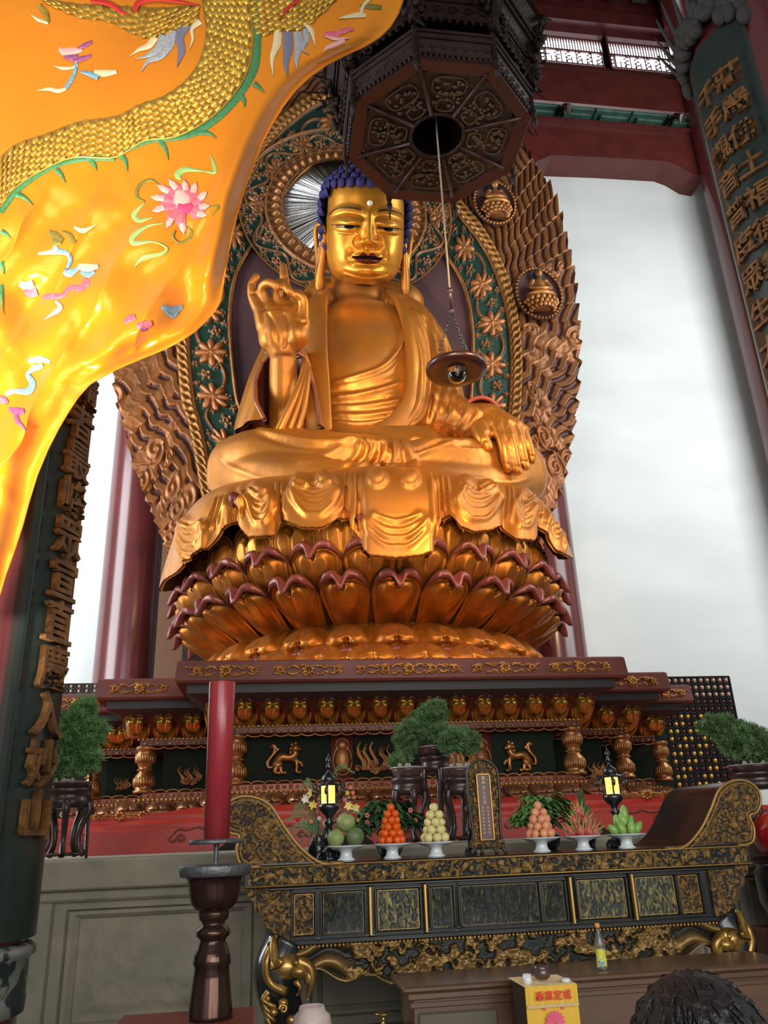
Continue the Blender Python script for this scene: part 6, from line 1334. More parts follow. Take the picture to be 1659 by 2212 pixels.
MB().lathe([(0, zpx(1868)), (wpx(154), zpx(1868)), (wpx(158), zpx(1871)), (wpx(154), zpx(1890)), (wpx(146), zpx(1893)), (wpx(138), zpx(1893))], (X, CY, 0), 48).build('fretted_rim', PEW, cs)
bw = MB().lathe([(wpx(w_), zpx(y_)) for w_, y_ in ((134, 1891), (122, 1897), (114, 1910), (108, 1935), (98, 1952), (78, 1964), (62, 1966), (66, 1972), (62, 1985), (48, 1992), (50, 1998), (56, 2000), (72, 2010), (72, 2020), (56, 2028), (54, 2034), (62, 2040), (64, 2048), (72, 2055), (76, 2065), (78, 2072), (80, 2080), (72, 2088), (76, 2110), (84, 2150), (92, 2190), (94, 2200), (0, 2200))], (X, CY, 0), 48).build('bowl_and_stem', BRZ, cs)
rt_ = empty('side_table', (X, CY, 0), 'low red lacquered side table under the candle stand', 'table')
MB().cbox((X-.45, CY-.28, zb-.045), (X+.22, CY+.24, zb), .012).build('top', mat('side_table_red', (.28, .06, .04), .35, 0, col2=(.2, .05, .035), scale=3), rt_, False)
for sx_, sy_ in ((-.41, -.24), (.18, -.24), (-.41, .20), (.18, .20)): MB().cbox((X+sx_-.025, CY+sy_-.025, 0), (X+sx_+.025, CY+sy_+.025, zb-.045), .006).build('leg', DARKW, rt_, False)
# ---- brown offering table with yellow cloth box, bottle, burner
OY = -9.15; zc = at(1070, 2118, Y=OY)[2]; ot = empty('offering_table', (.3, OY, 0), 'brown wooden offering table in front of the altar', 'table')
x0 = at(890, 2150, Y=OY)[0]; BW = mat('satin_brown_wood', (.13, .065, .035), .3, 0, col2=(.09, .045, .025), scale=3, stretch=(.3, 2, 2), coat=.3)
MB().cbox((x0-.06, OY-.03, zc-.035), (1.45, OY+.5, zc), .01).build('top', BW, ot, False)
b = MB(); b.cbox((x0, OY, .05), (1.4, OY+.45, zc-.035), .01); b.cbox((x0-.03, OY-.018, zc-.075), (1.42, OY, zc-.035), .008); b.cbox((x0-.015, OY-.01, zc-.115), (1.41, OY, zc-.085), .008); b.build('cabinet_body', BW, ot, False)
b = MB(); b.cbox((x0+.03, OY-.02, .12), (x0+.5, OY+.0, zc-.14), .01); b.build('door', mat('olive_brown_panel', (.10, .085, .05), .35), ot, False)
MB().cbox((x0, OY, 0), (1.4, OY+.45, .05), .01).build('plinth', DARKW, ot, False)
XB0, XB1 = at(1137, 2140, Y=-9.55)[0], at(1240, 2140, Y=-9.55)[0]; zt_ = at(1190, 2128, Y=-9.55)[2]
yb = empty('merit_box', ((XB0+XB1)/2, -9.55, 0), 'small stand draped in yellow cloth with red characters and a pink lotus', 'stand')
MB().cbox((XB0, -9.55, 0), (XB1, -9.25, zt_-.004), .008).build('stand_body', DARKW, yb, False)
YC = mat('yellow_altar_cloth', (.80, .48, .04), .6, sheen=.3); nn = 60
def skirt(zt2, zb2, off, name):
    xs3 = np.linspace(XB0-.012, XB1+.012, nn); zz3 = np.linspace(zt2, zb2, 14); wv = .006*np.sin(xs3*110)[:, None]*np.linspace(.2, 1, 14)[None]
    P = np.stack([np.broadcast_to(xs3[:, None], (nn, 14)), -9.56-off-wv, np.broadcast_to(zz3[None], (nn, 14))], -1); return MB().grid(P[:, ::-1]).grid(P+np.array([0, .003, 0])).build(name, YC, yb)
skirt(zt_, .12, .004, 'cloth_skirt'); vl = skirt(zt_+.003, zt_-.085, .014, 'cloth_valance'); MB().cbox((XB0-.012, -9.575, zt_-.002), (XB1+.012, -9.24, zt_+.003), .001).build('cloth_top', YC, yb, False)
RI = mat('red_embroidery', (.75, .05, .02), .6); PKM = mat('pink_embroidery', (.80, .12, .22), .6); b = MB()
for i, ch in enumerate('香真定戒'): glyph(ch, 'red_character', RI, vl, frame((XB0+(XB1-XB0)*(.23+.19*i), -9.592, zt_-.045), (1, 0, 0), (0, 0, 1)), .048, .001, .02)
for i in range(60): b.box((XB0-.01+(XB1-XB0+.02)*i/60, -9.585, zt_-.1), (XB0-.01+(XB1-XB0+.02)*(i+.6)/60, -9.580, zt_-.084))
b.build('fringe', mat('fringe_cream', (.85, .68, .35), .7), vl, False); b = MB(); lc = ((XB0+XB1)/2, -9.582, zt_-.17)
for k in range(9): a = PI*k/8; leaf(b, lc, (math.cos(a), -.1, math.sin(a)*1.1), (0, -1, 0), .06, .014, 0)
for dx in (-.05, 0, .05): leaf(b, (lc[0]+dx, lc[1], lc[2]+.055+.01*(dx == 0)), (dx*4, -.1, 1), (0, -1, 0), .025, .009, 0)
b.build('lotus_motif', PKM, yb)
def small(name, prof, px, py, Y, z, mt, label, cat, n_=20, grp=None):
    q_ = at(px, py, Y=Y); o = MB().lathe(prof, (q_[0], Y, z), n_).build(name, mt); return tag(o, label, cat, grp)
zz_ = zt_+.003
small('tea_cup', [(0, 0), (.022, 0), (.026, .012), (.024, .05), (.021, .05), (.018, .012), (0, .01)], 1140, 2125, -9.50, zz_, PORC, 'small white cup on the left corner of the yellow draped stand', 'cup')
small('white_lid', [(0, 0), (.026, 0), (.03, .008), (.024, .018), (0, .022)], 1222, 2120, -9.50, zz_, PORC, 'flat white lid on the right corner of the yellow draped stand', 'lid')
small('incense_burner', [(0, .012), (.03, .012), (.045, .025), (.05, .05), (.04, .068), (.046, .078), (.04, .078), (.032, .06), (0, .055)], 1172, 2120, -9.45, zz_, GLZ, 'small dark glazed incense burner on the yellow draped stand', 'burner')
bo = small('drink_bottle', [(0, 0), (.030, 0), (.032, .01), (.032, .05), (.029, .09), (.032, .12), (.031, .15), (.020, .19), (.012, .215), (.012, .235), (0, .235)], 1306, 2130, -9.0, zc+.0005, mat('clear_bottle', (.9, .95, .92), .05, trans=.9), 'clear plastic bottle with orange cap on the brown offering table', 'bottle')
bq = at(1306, 2130, Y=-9.0); MB().lathe([(.014, .232), (.015, .236), (.015, .256), (0, .258)], (bq[0], -9.0, zc), 16).build('cap', mat('orange_cap', (.85, .30, .03), .4), bo)
lb = MB().lathe([(.0325, .02), (.0325, .055), (.0300, .09), (.0325, .115)], (bq[0], -9.0, zc), 24).build('bottle_label', mat('yellow_label', (.75, .70, .08), .5, col2=(.15, .35, .55), scale=30, mixlo=.55, mixhi=.6), bo)
o = small('pink_jar', [(0, 0), (.06, 0), (.085, .03), (.09, .10), (.08, .15), (.06, .165), (.055, .185), (.05, .185), (.05, .16), (0, .15)], 674, 2212, -10.4, 0, mat('pink_marble', (.45, .28, .24), .15, 0, col2=(.55, .45, .42), scale=9, coat=.5), 'round pink marbled jar at the bottom edge', 'jar')
jz = at(674, 2172, Y=-10.4)[2]; o.location.z = jz-.185
jt = empty('jar_table', (at(674, 2212, Y=-10.4)[0], -10.4, 0), 'dark pedestal carrying the pink jar', 'pedestal'); MB().lathe([(0, 0), (.16, 0), (.16, .03), (.05, .05), (.05, jz-.24), (.14, jz-.22), (.14, jz-.185), (0, jz-.185)], (jt.location.x, -10.4, 0), 24).build('pedestal_body', DARKW, jt)
small('brass_oil_lamp', [(0, 0), (.03, 0), (.012, .012), (.008, .03), (.014, .035), (.008, .04), (.01, .05), (.05, .062), (.052, .068), (0, .06)], 828, 2200, -8.95, at(828, 2212, Y=-8.95)[2]-.01, mat('brass', (.5, .36, .08), .25, .9), 'small brass oil lamp in the dark under the altar table', 'lamp')
lz = at(828, 2212, Y=-8.95)[2]-.01; bq = at(828, 2200, Y=-8.95); o = empty('low_stool', (bq[0], -8.95, 0), 'dark stool under the small brass lamp', 'stool'); MB().cbox((bq[0]-.14, -9.05, 0), (bq[0]+.14, -8.85, lz), .01).build('stool_body', DARKW, o, False)
# ---- red drum and black vessel at the right edge
dq = at(1668, 1800, Y=-7.6); dr = empty('temple_drum', (dq[0]+.2, -7.6, 1.3), 'glossy red round wooden drum at the right edge', 'drum')
rd = (at(1668, 1745, Y=-7.6)[2]-at(1668, 1868, Y=-7.6)[2])/2*1.1
MB().ball((dq[0]+.22, -7.6, at(1668, 1806, Y=-7.6)[2]), (.36, .34, rd), 32, 20).build('body', mat('glossy_red', (.50, .012, .015), .15, 0, coat=.6), dr)
zv = at(1640, 1868, Y=-7.6)[2]; zv2 = at(1640, 2010, Y=-7.6)[2]
bv = empty('black_vessel', (dq[0]+.16, -7.6, zv2), 'large black bowl shaped vessel under the red drum', 'vessel')
MB().lathe([(0, zv2), (.20, zv2), (.30, zv2+.06), (.36, zv2+.2), (.36, zv-.06), (.33, zv-.02), (.345, zv), (.30, zv), (0, zv-.01)], (dq[0]+.18, -7.6, 0), 40).build('bowl', mat('black_glaze', (.012, .014, .018), .12, 0, coat=.8), bv)
cs2 = empty('carved_stand', (dq[0]+.18, -7.6, 0), 'dark red carved stand under the black vessel at the right edge', 'stand')
MB().cbox((dq[0]-.18, -7.95, 0), (dq[0]+.55, -7.25, zv2), .02).build('stand_body', mat('dark_red_carving', (.07, .014, .012), .3, 0, bump=1, bscale=14, coat=.3), cs2, False)
# ---- dark haired visitor whose head shows at the bottom right
pq = at(1410, 2272, Y=-13.15); PX, PY, PZ = pq[0], -13.3, pq[2]
pe = empty('person', (PX, PY, 0), 'person with short black hair seen from behind at the bottom right', 'person')
SK = mat('skin', (.45, .28, .2), .5); CLO = mat('dark_grey_jacket', (.03, .03, .035), .8); TRO = mat('dark_trousers', (.02, .02, .025), .8)
hc = (PX, PY, PZ-.02)
b = MB(); b.ball(hc, (.078, .098, .115), 20, 14); b.tube([(PX, PY, PZ-.10), (PX, PY-.01, PZ-.22)], [.055, .065], 14); b.ball((PX, PY+.098, PZ-.03), (.013, .02, .02), 8, 6); b.ball((PX-.08, PY, PZ-.03), (.012, .022, .034), 8, 6); b.ball((PX+.08, PY, PZ-.03), (.012, .022, .034), 8, 6)
for s_ in (-1, 1): b.ball((PX+s_*.03, PY+.088, PZ), (.012, .01, .006), 8, 5)
b.ball((PX, PY+.09, PZ-.075), (.022, .01, .008), 8, 5); b.build('body', SK, pe)
b = MB(); b.ball((PX, PY-.012, PZ+.01), (.092, .108, .118), 28, 18)
for k in range(500):
    u = rng.normal(size=3); u /= np.linalg.norm(u); u[1] = -abs(u[1]) if u[2] < .3 else u[1]
    if u[2] < -.5: continue
    p = np.array([PX, PY-.012, PZ+.01])+u*np.array([.090, .106, .116]); t = np.array([rng.normal()*.15, -u[2]*.4, -1.0])*.03; t = t-u*(t@u)*.9; b.tube([p, p+u*.003+t*.5, p+u*.001+t], [.003, .003, .001], 4, cap=False)
b.build('hair', mat('black_hair', (.010, .008, .008), .55, bump=.5, bscale=60), pe)
sh = PZ-.22; b = MB(); b.lathe([(0, sh+.02), (.08, sh+.01), (.15, sh-.04), (.19, sh-.12), (.18, sh-.3), (.165, sh-.5), (.17, sh-.58), (0, sh-.58)], (PX, PY, 0), 24, sy=.62)
for s_ in (-1, 1): b.tube(cr([(PX+s_*.16, PY, sh-.07), (PX+s_*.22, PY+.02, sh-.25), (PX+s_*.21, PY+.08, sh-.42), (PX+s_*.07, PY+.22, sh-.32)], 14), np.linspace(.062, .04, 14), 10)
b.build('jacket', CLO, pe); b = MB()
for s_ in (-1, 1): b.tube(cr([(PX+s_*.08, PY, sh-.55), (PX+s_*.09, PY+.02, (sh-.5)/2), (PX+s_*.09, PY, .04)], 12), np.linspace(.09, .055, 12), 10); b.ball((PX+s_*.09, PY+.05, .04), (.05, .12, .04), 10, 6)
b.build('trousers', TRO, pe)
# ================================================= hanging eight sided lantern
LX, LY = at(945, 300, Y=-5)[0], -5.0; LZ = at(945, 300, Y=-5)[2]
lan = empty('octagonal_lantern', (LX, LY, LZ), 'huge dark carved eight sided wooden canopy lantern hanging above the buddha', 'lantern')
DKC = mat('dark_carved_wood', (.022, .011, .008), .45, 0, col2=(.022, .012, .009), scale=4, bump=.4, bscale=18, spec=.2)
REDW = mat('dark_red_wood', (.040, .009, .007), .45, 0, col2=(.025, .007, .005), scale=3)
RO = (at(1130, 300, Y=-5)[0]-at(766, 300, Y=-5)[0])/2/math.cos(PI/8)*.99
def oc(r, z, k, a0=PI/8): a = a0+k*PI/4; return np.array([LX+r*math.cos(a), LY+r*math.sin(a), z])
def ring8(name, prof, m, parent=lan, smooth=False):
    mb = MB(); P = np.array([[oc(r, z, k) for k in range(8)] for r, z in prof]); mb.grid(P, cv=True); return mb.build(name, m, parent, smooth)
ring8('base_frame', [(RO*.86, LZ+.02), (RO, LZ), (RO*1.0, LZ+.1), (RO*.94, LZ+.14), (RO*.84, LZ+.12), (RO*.86, LZ+.02)][::-1], REDW)
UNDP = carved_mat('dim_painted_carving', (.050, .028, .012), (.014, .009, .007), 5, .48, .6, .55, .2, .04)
# underside: round opening with eight panels
n8 = 96; aa = np.arange(n8)*2*PI/n8; ro = np.array([RO*.88*math.cos(PI/8)/math.cos(((a-PI/8+PI/8) % (PI/4))-PI/8) for a in aa])
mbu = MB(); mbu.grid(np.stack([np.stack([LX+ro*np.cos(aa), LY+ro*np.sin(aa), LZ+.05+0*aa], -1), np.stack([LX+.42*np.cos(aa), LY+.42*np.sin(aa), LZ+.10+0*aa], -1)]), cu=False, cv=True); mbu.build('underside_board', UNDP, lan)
MB().tube([(LX+.43*math.cos(a), LY+.43*math.sin(a), LZ+.06) for a in np.linspace(0, 2*PI, 40)], .035, 8).build('opening_rim', DKC, lan)
for k in range(8):
    a = k*PI/4; rib = MB().tube([(LX+.45*math.cos(a+PI/8), LY+.45*math.sin(a+PI/8), LZ+.04), tuple(oc(RO*.9, LZ+.02, k))], .03, 6).build('rib', REDW, lan)
    c = np.array([LX+.62*math.cos(a), LY+.62*math.sin(a), LZ+.04]); b = MB(); tn = np.array([-math.sin(a), math.cos(a), 0]); rd_ = np.array([math.cos(a), math.sin(a), 0])
    for cc, ru, rv in ((.60, .13, .10), (.95, .26, .15)):
        pts = [LX+cc*math.cos(a), LY+cc*math.sin(a), LZ+.04]; b.tube([np.array(pts)+tn*ru*np.sign(math.cos(t))*abs(math.cos(t))**.6+rd_*rv*np.sign(math.sin(t))*abs(math.sin(t))**.6 for t in np.linspace(0, 2*PI, 28)], .014, 6)
    g = np.random.default_rng(k)
    for j in range(26): p = c+tn*g.uniform(-.2, .2)+rd_*g.uniform(-.08, .42); b.ball(p, (g.uniform(.02, .05), g.uniform(.02, .05), .025), 6, 4)
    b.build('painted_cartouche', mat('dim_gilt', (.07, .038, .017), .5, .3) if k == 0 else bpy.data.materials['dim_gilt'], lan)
# railing, posts, inner shrine body and flaring eaves
def span(name, r0, z0, z1, th, m, bars=0, r1=None):
    r1 = r1 or r0
    for k in range(8):
        A0, A1 = oc(r0, z0, k), oc(r0, z0, k+1); B0, B1 = oc(r1, z1, k), oc(r1, z1, k+1); nrm = ((A0+A1)/2-np.array([LX, LY, z0])); nrm /= np.linalg.norm(nrm); b = MB()
        b.prism([A0, A1, B1, B0], -nrm*th); 
        if bars:
            for z in (z0, z1, z0+(z1-z0)*.72): b.tube([lerp(A0, B0, (z-z0)/(z1-z0))+nrm*.02, lerp(A1, B1, (z-z0)/(z1-z0))+nrm*.02], .022, 6)
            for j in range(bars):
                u = (j+.5)/bars; p = lerp(A0, A1, u)+nrm*.02; s_ = np.linalg.norm(A1-A0)/bars*.42; tg = (A1-A0)/np.linalg.norm(A1-A0); c = p+np.array([0, 0, (z1-z0)*.35])
                b.tube([c+tg*s_*(1-t/9)*math.cos(t*1.1)+np.array([0, 0, s_*(1-t/9)*math.sin(t*1.1)]) for t in range(8)], .012, 5); b.ball(c, .03, 6, 4)
            for j in range(bars*2):
                u = (j+.5)/bars/2; p = lerp(A0, A1, u)+nrm*.015; b.ball(p-np.array([0, 0, .05]), (.03, .03, .045), 6, 4)
        b.build(name, m, lan, False)
PANW = mat('purple_brown_wood', (.045, .024, .024), .4, 0, col2=(.025, .014, .014), scale=4, spec=.25)
span('railing_panel', RO*1.0, LZ+.14, LZ+.52, .04, PANW, 7, RO*1.04)
span('inner_panel', RO*.72, LZ+.12, LZ+1.9, .04, DKC)
for k in range(8):
    MB().tube([oc(RO*1.02, LZ+.1, k), oc(RO*1.04, LZ+1.35, k)], .045, 8).build('post', PANW, lan)
    b = MB(); p = oc(RO*1.03, LZ, k); b.lathe([(0, -.22), (.04, -.18), (.055, -.1), (.03, -.04), (.05, .02), (.05, .10), (0, .12)], tuple(p), 10); b.tube([p-np.array([0, 0, .2]), p-np.array([.0, 0, .42])], [.02, .008], 6); b.build('hanging_tassel', DKC, lan)
span('eave_fascia', RO*1.05, LZ+1.3, LZ+1.62, .05, DKC, 6, RO*1.16)
span('bracket_board', RO*1.05, LZ+.80, LZ+1.3, .04, DKC, 5, RO*1.06)
for b_ in [o for o in lan.children if o.name.startswith('bracket_board')]: pass
EAV = mat('carved_eave', (.030, .017, .011), .55, 0, col2=(.012, .008, .007), scale=5, bump=1, bscale=22, spec=.2)
for k in range(8):
    g = np.random.default_rng(k+40); b = MB(); A0 = oc(RO*1.05, LZ+.62, k); B0 = oc(RO*1.22, LZ+1.9, k); b.tube(cr([A0, lerp(A0, B0, .5)+np.array([0, 0, -.08]), B0], 12), np.linspace(.07, .05, 12), 8)
    for j in range(34):
        u = g.uniform(0, 1); p = lerp(A0, B0, u)+g.normal(size=3)*.09; b.ball(p, g.uniform(.03, .075), 7, 5)
        if j % 3 == 0: b.tube([p, p+g.normal(size=3)*.12, p+g.normal(size=3)*.16], [.03, .02, .008], 5)
    b.build('dragon_bracket', EAV, lan)
ring8('roof_skirt', [(RO*1.0, LZ+1.6), (RO*1.25, LZ+1.9), (RO*1.3, LZ+1.9), (RO*1.25, LZ+2.05), (RO*1.0, LZ+2.5), (RO*.8, LZ+3.4), (RO*.75, LZ+3.4)], DKC)
b = MB()
for k in range(8): b.tube([oc(RO*.6, LZ+3.3, k), (LX, LY, LZ+6)], .03, 6)
b.tube([(LX, LY, LZ+5.9), (LX, LY, 33.9)], .05, 6); b.build('suspension_chains', BLACKL, lan)
# ================================================= hanging oil lamp on its long cord
dq = at(986, 800, Y=LY); HX = LX; HZ = dq[2]
hl = empty('hanging_oil_lamp', (HX, LY, HZ), 'round dark wooden disc lamp with glass bowl hanging on a long cord', 'lamp')
zk = at(970, 628, Y=LY)[2]; zj = at(973, 672, Y=LY)[2]
MB().tube([(HX, LY, zk), (HX, LY, LZ+3)], .014, 7).build('cord', mat('pale_cord', (.42, .32, .22), .8), hl)
b = MB().tube([(HX, LY, zj), (HX, LY, zk+.02)], .022, 8); b.ball((HX, LY, zk), .05, 8, 6); b.ball((HX, LY, zj), .045, 8, 6); b.tube([(HX-.05, LY, zk), (HX+.05, LY, zk)], .015, 5); b.build('hook', DARKW, hl)
rD = .43
def chainlinks(p0, p1):
    p0 = np.array(p0); p1 = np.array(p1); L_ = np.linalg.norm(p1-p0); n_ = int(L_/.045); d = (p1-p0)/L_; s_ = np.cross(d, [0, 1, 0.]); s_ /= np.linalg.norm(s_); v = np.cross(d, s_); b = MB()
    for i in range(n_):
        c = p0+d*(i+.5)*L_/n_; w_ = s_ if i % 2 else v; b.tube([c+d*.030*math.cos(t)+w_*.014*math.sin(t) for t in np.linspace(0, 2*PI, 9)], .0065, 4, cap=False)
    return b.build('chain', BLACKL, hl)
for a in (-2.7, -1.45, .35): chainlinks((HX, LY, zj), (HX+rD*.8*math.cos(a), LY+rD*.8*math.sin(a), HZ+.05))
MB().lathe([(.155, -.02), (.30, -.035), (rD-.01, -.02), (rD, .0), (rD, .045), (rD-.015, .055), (.155, .055), (.155, -.02)], (HX, LY, HZ), 64).build('wooden_disc', mat('disc_dark_red_wood', (.040, .010, .009), .3, 0, col2=(.022, .007, .006), scale=4, coat=.15), hl)
MB().lathe([(0, -.20), (.04, -.195), (.10, -.16), (.135, -.09), (.145, 0), (.15, .06), (.143, .06), (.138, 0), (.128, -.085), (.095, -.15), (.04, -.185), (0, -.19)], (HX, LY, HZ), 32).build('glass_bowl', mat('lamp_glass', (.85, .85, .75), .04, trans=1.0, ior=1.4), hl)
MB().lathe([(0, -.175), (.04, -.172), (.09, -.14), (.115, -.09), (0, -.09)], (HX, LY, HZ), 24).build('oil', mat('amber_oil', (.35, .26, .08), .05, trans=.7), hl)
MB().tube([(HX, LY, HZ+.06), (HX+.01, LY, HZ-.16)], .012, 6).build('wick_float', BLACKL, hl)
# ================================================= embroidered yellow banner
BY = -10.5
ban = empty('embroidered_banner', (-2.4, BY, 3), 'large yellow satin banner with embroidered dragon, clouds and lotus hanging at upper left', 'banner')
edge_ = [(905, -60), (888, -30), (872, 0), (862, 30), (845, 58), (822, 80), (790, 100), (750, 118), (710, 138), (672, 165), (640, 195), (612, 232), (590, 268), (568, 310), (548, 360), (530, 410), (516, 455), (505, 500), (494, 550), (486, 600), (478, 650), (466, 672), (445, 695), (420, 718), (385, 740), (350, 757), (310, 773), (265, 792), (225, 812), (195, 830), (170, 858), (150, 888), (128, 925), (105, 970), (82, 1025), (65, 1080), (50, 1135), (34, 1185), (14, 1240), (-10, 1320), (-25, 1400)]
EX, EY = np.array(edge_, float).T
def fold(px, py):
    """distance offset of the cloth (m) at a picture point, made of long hanging folds fanning from the upper left"""
    px = np.asarray(px, float); py = np.asarray(py, float)
    e = np.interp(py, EY, EX)-px; ll = np.clip((py+60)/1300, 0, 1)
    a = .05*np.sin((px*.9+py*.35)/95)*sm(0, 300, 420-py)          # soft verticals at top
    b = .075*np.sin((px*.80+py*.62)/58+1.2*np.sin(py/210))*sm(250, 700, py)*sm(30, 160, e)
    c = .045*np.sin(e/24+py/160)*np.exp(-(e/75)**2)*sm(80, 260, py)
    d = .030*np.sin((px*.55+py*.84)/23+px/90)*sm(380, 560, py)*sm(1100, 700, py)
    f = .09*np.exp(-((e-35)/26)**2)*sm(100, 400, py)*sm(900, 500, py)
    n_ = .06*(vnoise(px+300, py+300, .009, 31, 3)-.5)*sm(200, 500, py)
    g_ = .02*np.sin((px*.95-py*.3)/17+py/70)*sm(560, 700, py)*sm(25, 80, e)+.03*np.sin((py*.8-px*.6)/34)*sm(520, 640, py)*sm(800, 700, py)
    v_ = (px*.86+py*.5)/34+1.5*vnoise(px+200, py+200, .006, 77, 2); h_ = .035*(1-np.abs(np.sin(v_)))**2.2*sm(330, 480, py)*sm(20, 70, e)*(.3+1.2*vnoise(px+500, py+90, .008, 12, 2))
    return a+b+c+d-f+n_+g_-h_+.10*np.exp(-(e/40)**2)
def cloth(px, py, off=0): return at(px, py, Y=BY+fold(px, py)-off)
rows = np.linspace(-60, 1400, 560); tt = np.linspace(0, 1, 330)
PXg = (-150+(np.interp(rows, EY, EX)+150)[:, None]*tt[None]); PYg = np.broadcast_to(rows[:, None], PXg.shape)
Vb = cloth(PXg, PYg).reshape(-1, 3); Fb = gridF(560, 330)
SAT = mat('yellow_satin', (.76, .235, .008), .26, .0, col2=(.72, .215, .007), scale=2, sheen=.1, bump=.04, bscale=60)
nt = SAT.node_tree; bs = nt.nodes['Principled BSDF']; bs.inputs['Anisotropic'].default_value = .5; bs.inputs['Metallic'].default_value = .25
trl = nt.nodes.new('ShaderNodeBsdfTranslucent'); trl.inputs[0].default_value = (1, .50, .03, 1); mxs = nt.nodes.new('ShaderNodeMixShader'); mxs.inputs[0].default_value = .22
nt.links.new(bs.outputs[0], mxs.inputs[1]); nt.links.new(trl.outputs[0], mxs.inputs[2]); nt.links.new(mxs.outputs[0], nt.nodes['Material Output'].inputs['Surface'])
mobj('satin_cloth', Vb, Fb, SAT, ban)
ee = [(np.interp(y, EY, EX)-2, y) for y in np.linspace(-60, 1400, 300)]; hemP = cloth(np.array([p[0] for p in ee]), np.array([p[1] for p in ee]), .002)
MB().tube(hemP, .006, 6).build('rolled_hem', SAT, ban)
def patch(name, polys, mt, off=.004, parent=ban):
    """filled embroidered shapes: each = (centre line pts, widths) in picture points, laid on the cloth"""
    mb = MB()
    for pts, wd in polys:
        n_ = max(10, len(pts)*7); P = cr(pts, n_); W_ = np.interp(np.linspace(0, 1, n_), np.linspace(0, 1, len(wd)), wd)
        T = np.gradient(P, axis=0); T /= np.linalg.norm(T, axis=1)[:, None]+1e-9; N_ = np.stack([-T[:, 1], T[:, 0]], -1)
        rows_ = [P+N_*(W_*u)[:, None] for u in (-1, -.6, 0, .6, 1)]; hh = [0, .004, .006, .004, 0]
        Q = np.stack([cloth(r_[:, 0], r_[:, 1], off+h_) for r_, h_ in zip(rows_, hh)], 1); mb.grid(Q)
    return mb.build(name, mt, parent)
def em(name, c, c2=None): return mat(name, c, .55, .1, col2=c2, scale=60, bump=.3, bscale=200) if c2 else mat(name, c, .55, .1, bump=.3, bscale=200)
E_W = em('cream_thread', (.58, .48, .28)); E_GY = em('grey_thread', (.22, .23, .26), (.34, .34, .34)); E_SL = em('slate_thread', (.14, .13, .19)); E_BL = em('blue_thread', (.10, .22, .34), (.22, .34, .38)); E_PU = em('purple_thread', (.20, .04, .14), (.30, .08, .20)); E_PK = em('pink_thread', (.50, .06, .12), (.60, .14, .16)); E_PP = em('pale_pink_thread', (.62, .32, .28)); E_RD = em('red_thread', (.50, .02, .015)); E_GN = em('green_thread', (.03, .13, .045), (.05, .19, .07)); E_OL = em('olive_thread', (.16, .13, .02)); E_LG = em('light_green_thread', (.24, .38, .12)); E_GL = mat('gold_thread', (.85, .55, .10), .3, .85)
# dragon body of raised gold scales
SG = mat('gold_scale_thread', (.80, .52, .10), .34, .8, col2=(.55, .33, .06), scale=20)
SGB = mat('scale_shade_ground', (.22, .12, .02), .5, .4)  # dark ground colour paints the shade between the raised scales
def scales(name, top, bot, step=15, rows_n=5, s=1.0):
    """scales between two edge lines (picture points)"""
    L1 = cr(top, 400); L2 = cr(bot, 400); ln = np.concatenate([[0], np.cumsum(np.hypot(*np.diff((L1+L2)/2, axis=0).T))]); n_ = int(ln[-1]/step); mb = MB(); idx = np.interp(np.arange(n_)*step, ln, np.arange(400)).astype(int)
    Vs = []; Fs = []; cnt = 0
    base = [cloth(L1[::8, 0]*(1-u)+L2[::8, 0]*u, L1[::8, 1]*(1-u)+L2[::8, 1]*u, .003) for u in np.linspace(0, 1, 8)]; mb.grid(np.stack(base, 1), mi=1)
    th = np.linspace(0, 2*PI, 10, endpoint=False)
    for i, k in enumerate(idx):
        a, b_ = L1[k], L2[k]; T = L1[min(k+3, 399)]+L2[min(k+3, 399)]-L1[max(k-3, 0)]-L2[max(k-3, 0)]; T = T/(np.linalg.norm(T)+1e-9); Wd = b_-a; wl = np.linalg.norm(Wd); nr = max(2, int(wl/13.5)); U = Wd/wl; hw = wl/nr*.56
        for j in range(nr):
            c = a+Wd*((j+.5+(.5 if i % 2 else 0)*.9)/(nr+.45)); 
            ring_ = c+T[None]*(np.cos(th)*step*.72)[:, None]+U[None]*(np.sin(th)*hw)[:, None]
            Pr = cloth(ring_[:, 0], ring_[:, 1], .004); pk = c+T*step*.30; Pm_ = c[None]+T[None]*(np.cos(th)*step*.42+step*.15)[:, None]+U[None]*(np.sin(th)*hw*.6)[:, None]; Pi_ = cloth(Pm_[:, 0], Pm_[:, 1], .017); ap = cloth(pk[0], pk[1], .023)
            mb.grid(np.stack([Pr, Pi_])[:, ::-1], cv=True); b0 = mb.n; mb.add(np.vstack([Pi_, ap]), [[(q+1) % 10, q, 10] for q in range(10)])
    return mb.build(name, [SG, SGB], ban)
scales('dragon_body', [(-60, 395), (0, 338), (40, 308), (100, 288), (170, 262), (250, 250), (300, 225), (350, 208), (395, 178), (425, 140), (440, 100), (445, 60), (400, 52), (350, 72)][:12], [(-60, 520), (0, 448), (30, 408), (90, 368), (160, 340), (255, 338), (310, 305), (380, 295), (450, 258), (505, 205), (535, 150), (545, 90)])
scales('dragon_upper_loop', [(445, 60), (440, 30), (435, -5), (430, -50)], [(545, 90), (545, 40), (536, -10), (525, -55)])
scales('dragon_left_limb', [(90, -5), (170, 8), (230, 10), (300, 15), (370, 15), (438, 8)], [(108, 12), (170, 38), (235, 48), (290, 75), (330, 82), (440, 45)])
scales('dragon_right_limb', [(545, -5), (600, -20), (680, -40), (740, -50)], [(562, 80), (610, 68), (660, 60), (735, -5)])
patch('dragon_claw', [([(85, 10), (98, 28), (105, 48)], [6, 8, 4])], SG); patch('claw_nail', [([(68, 32), (82, 42), (104, 50)], [1, 4, 3])], E_W)
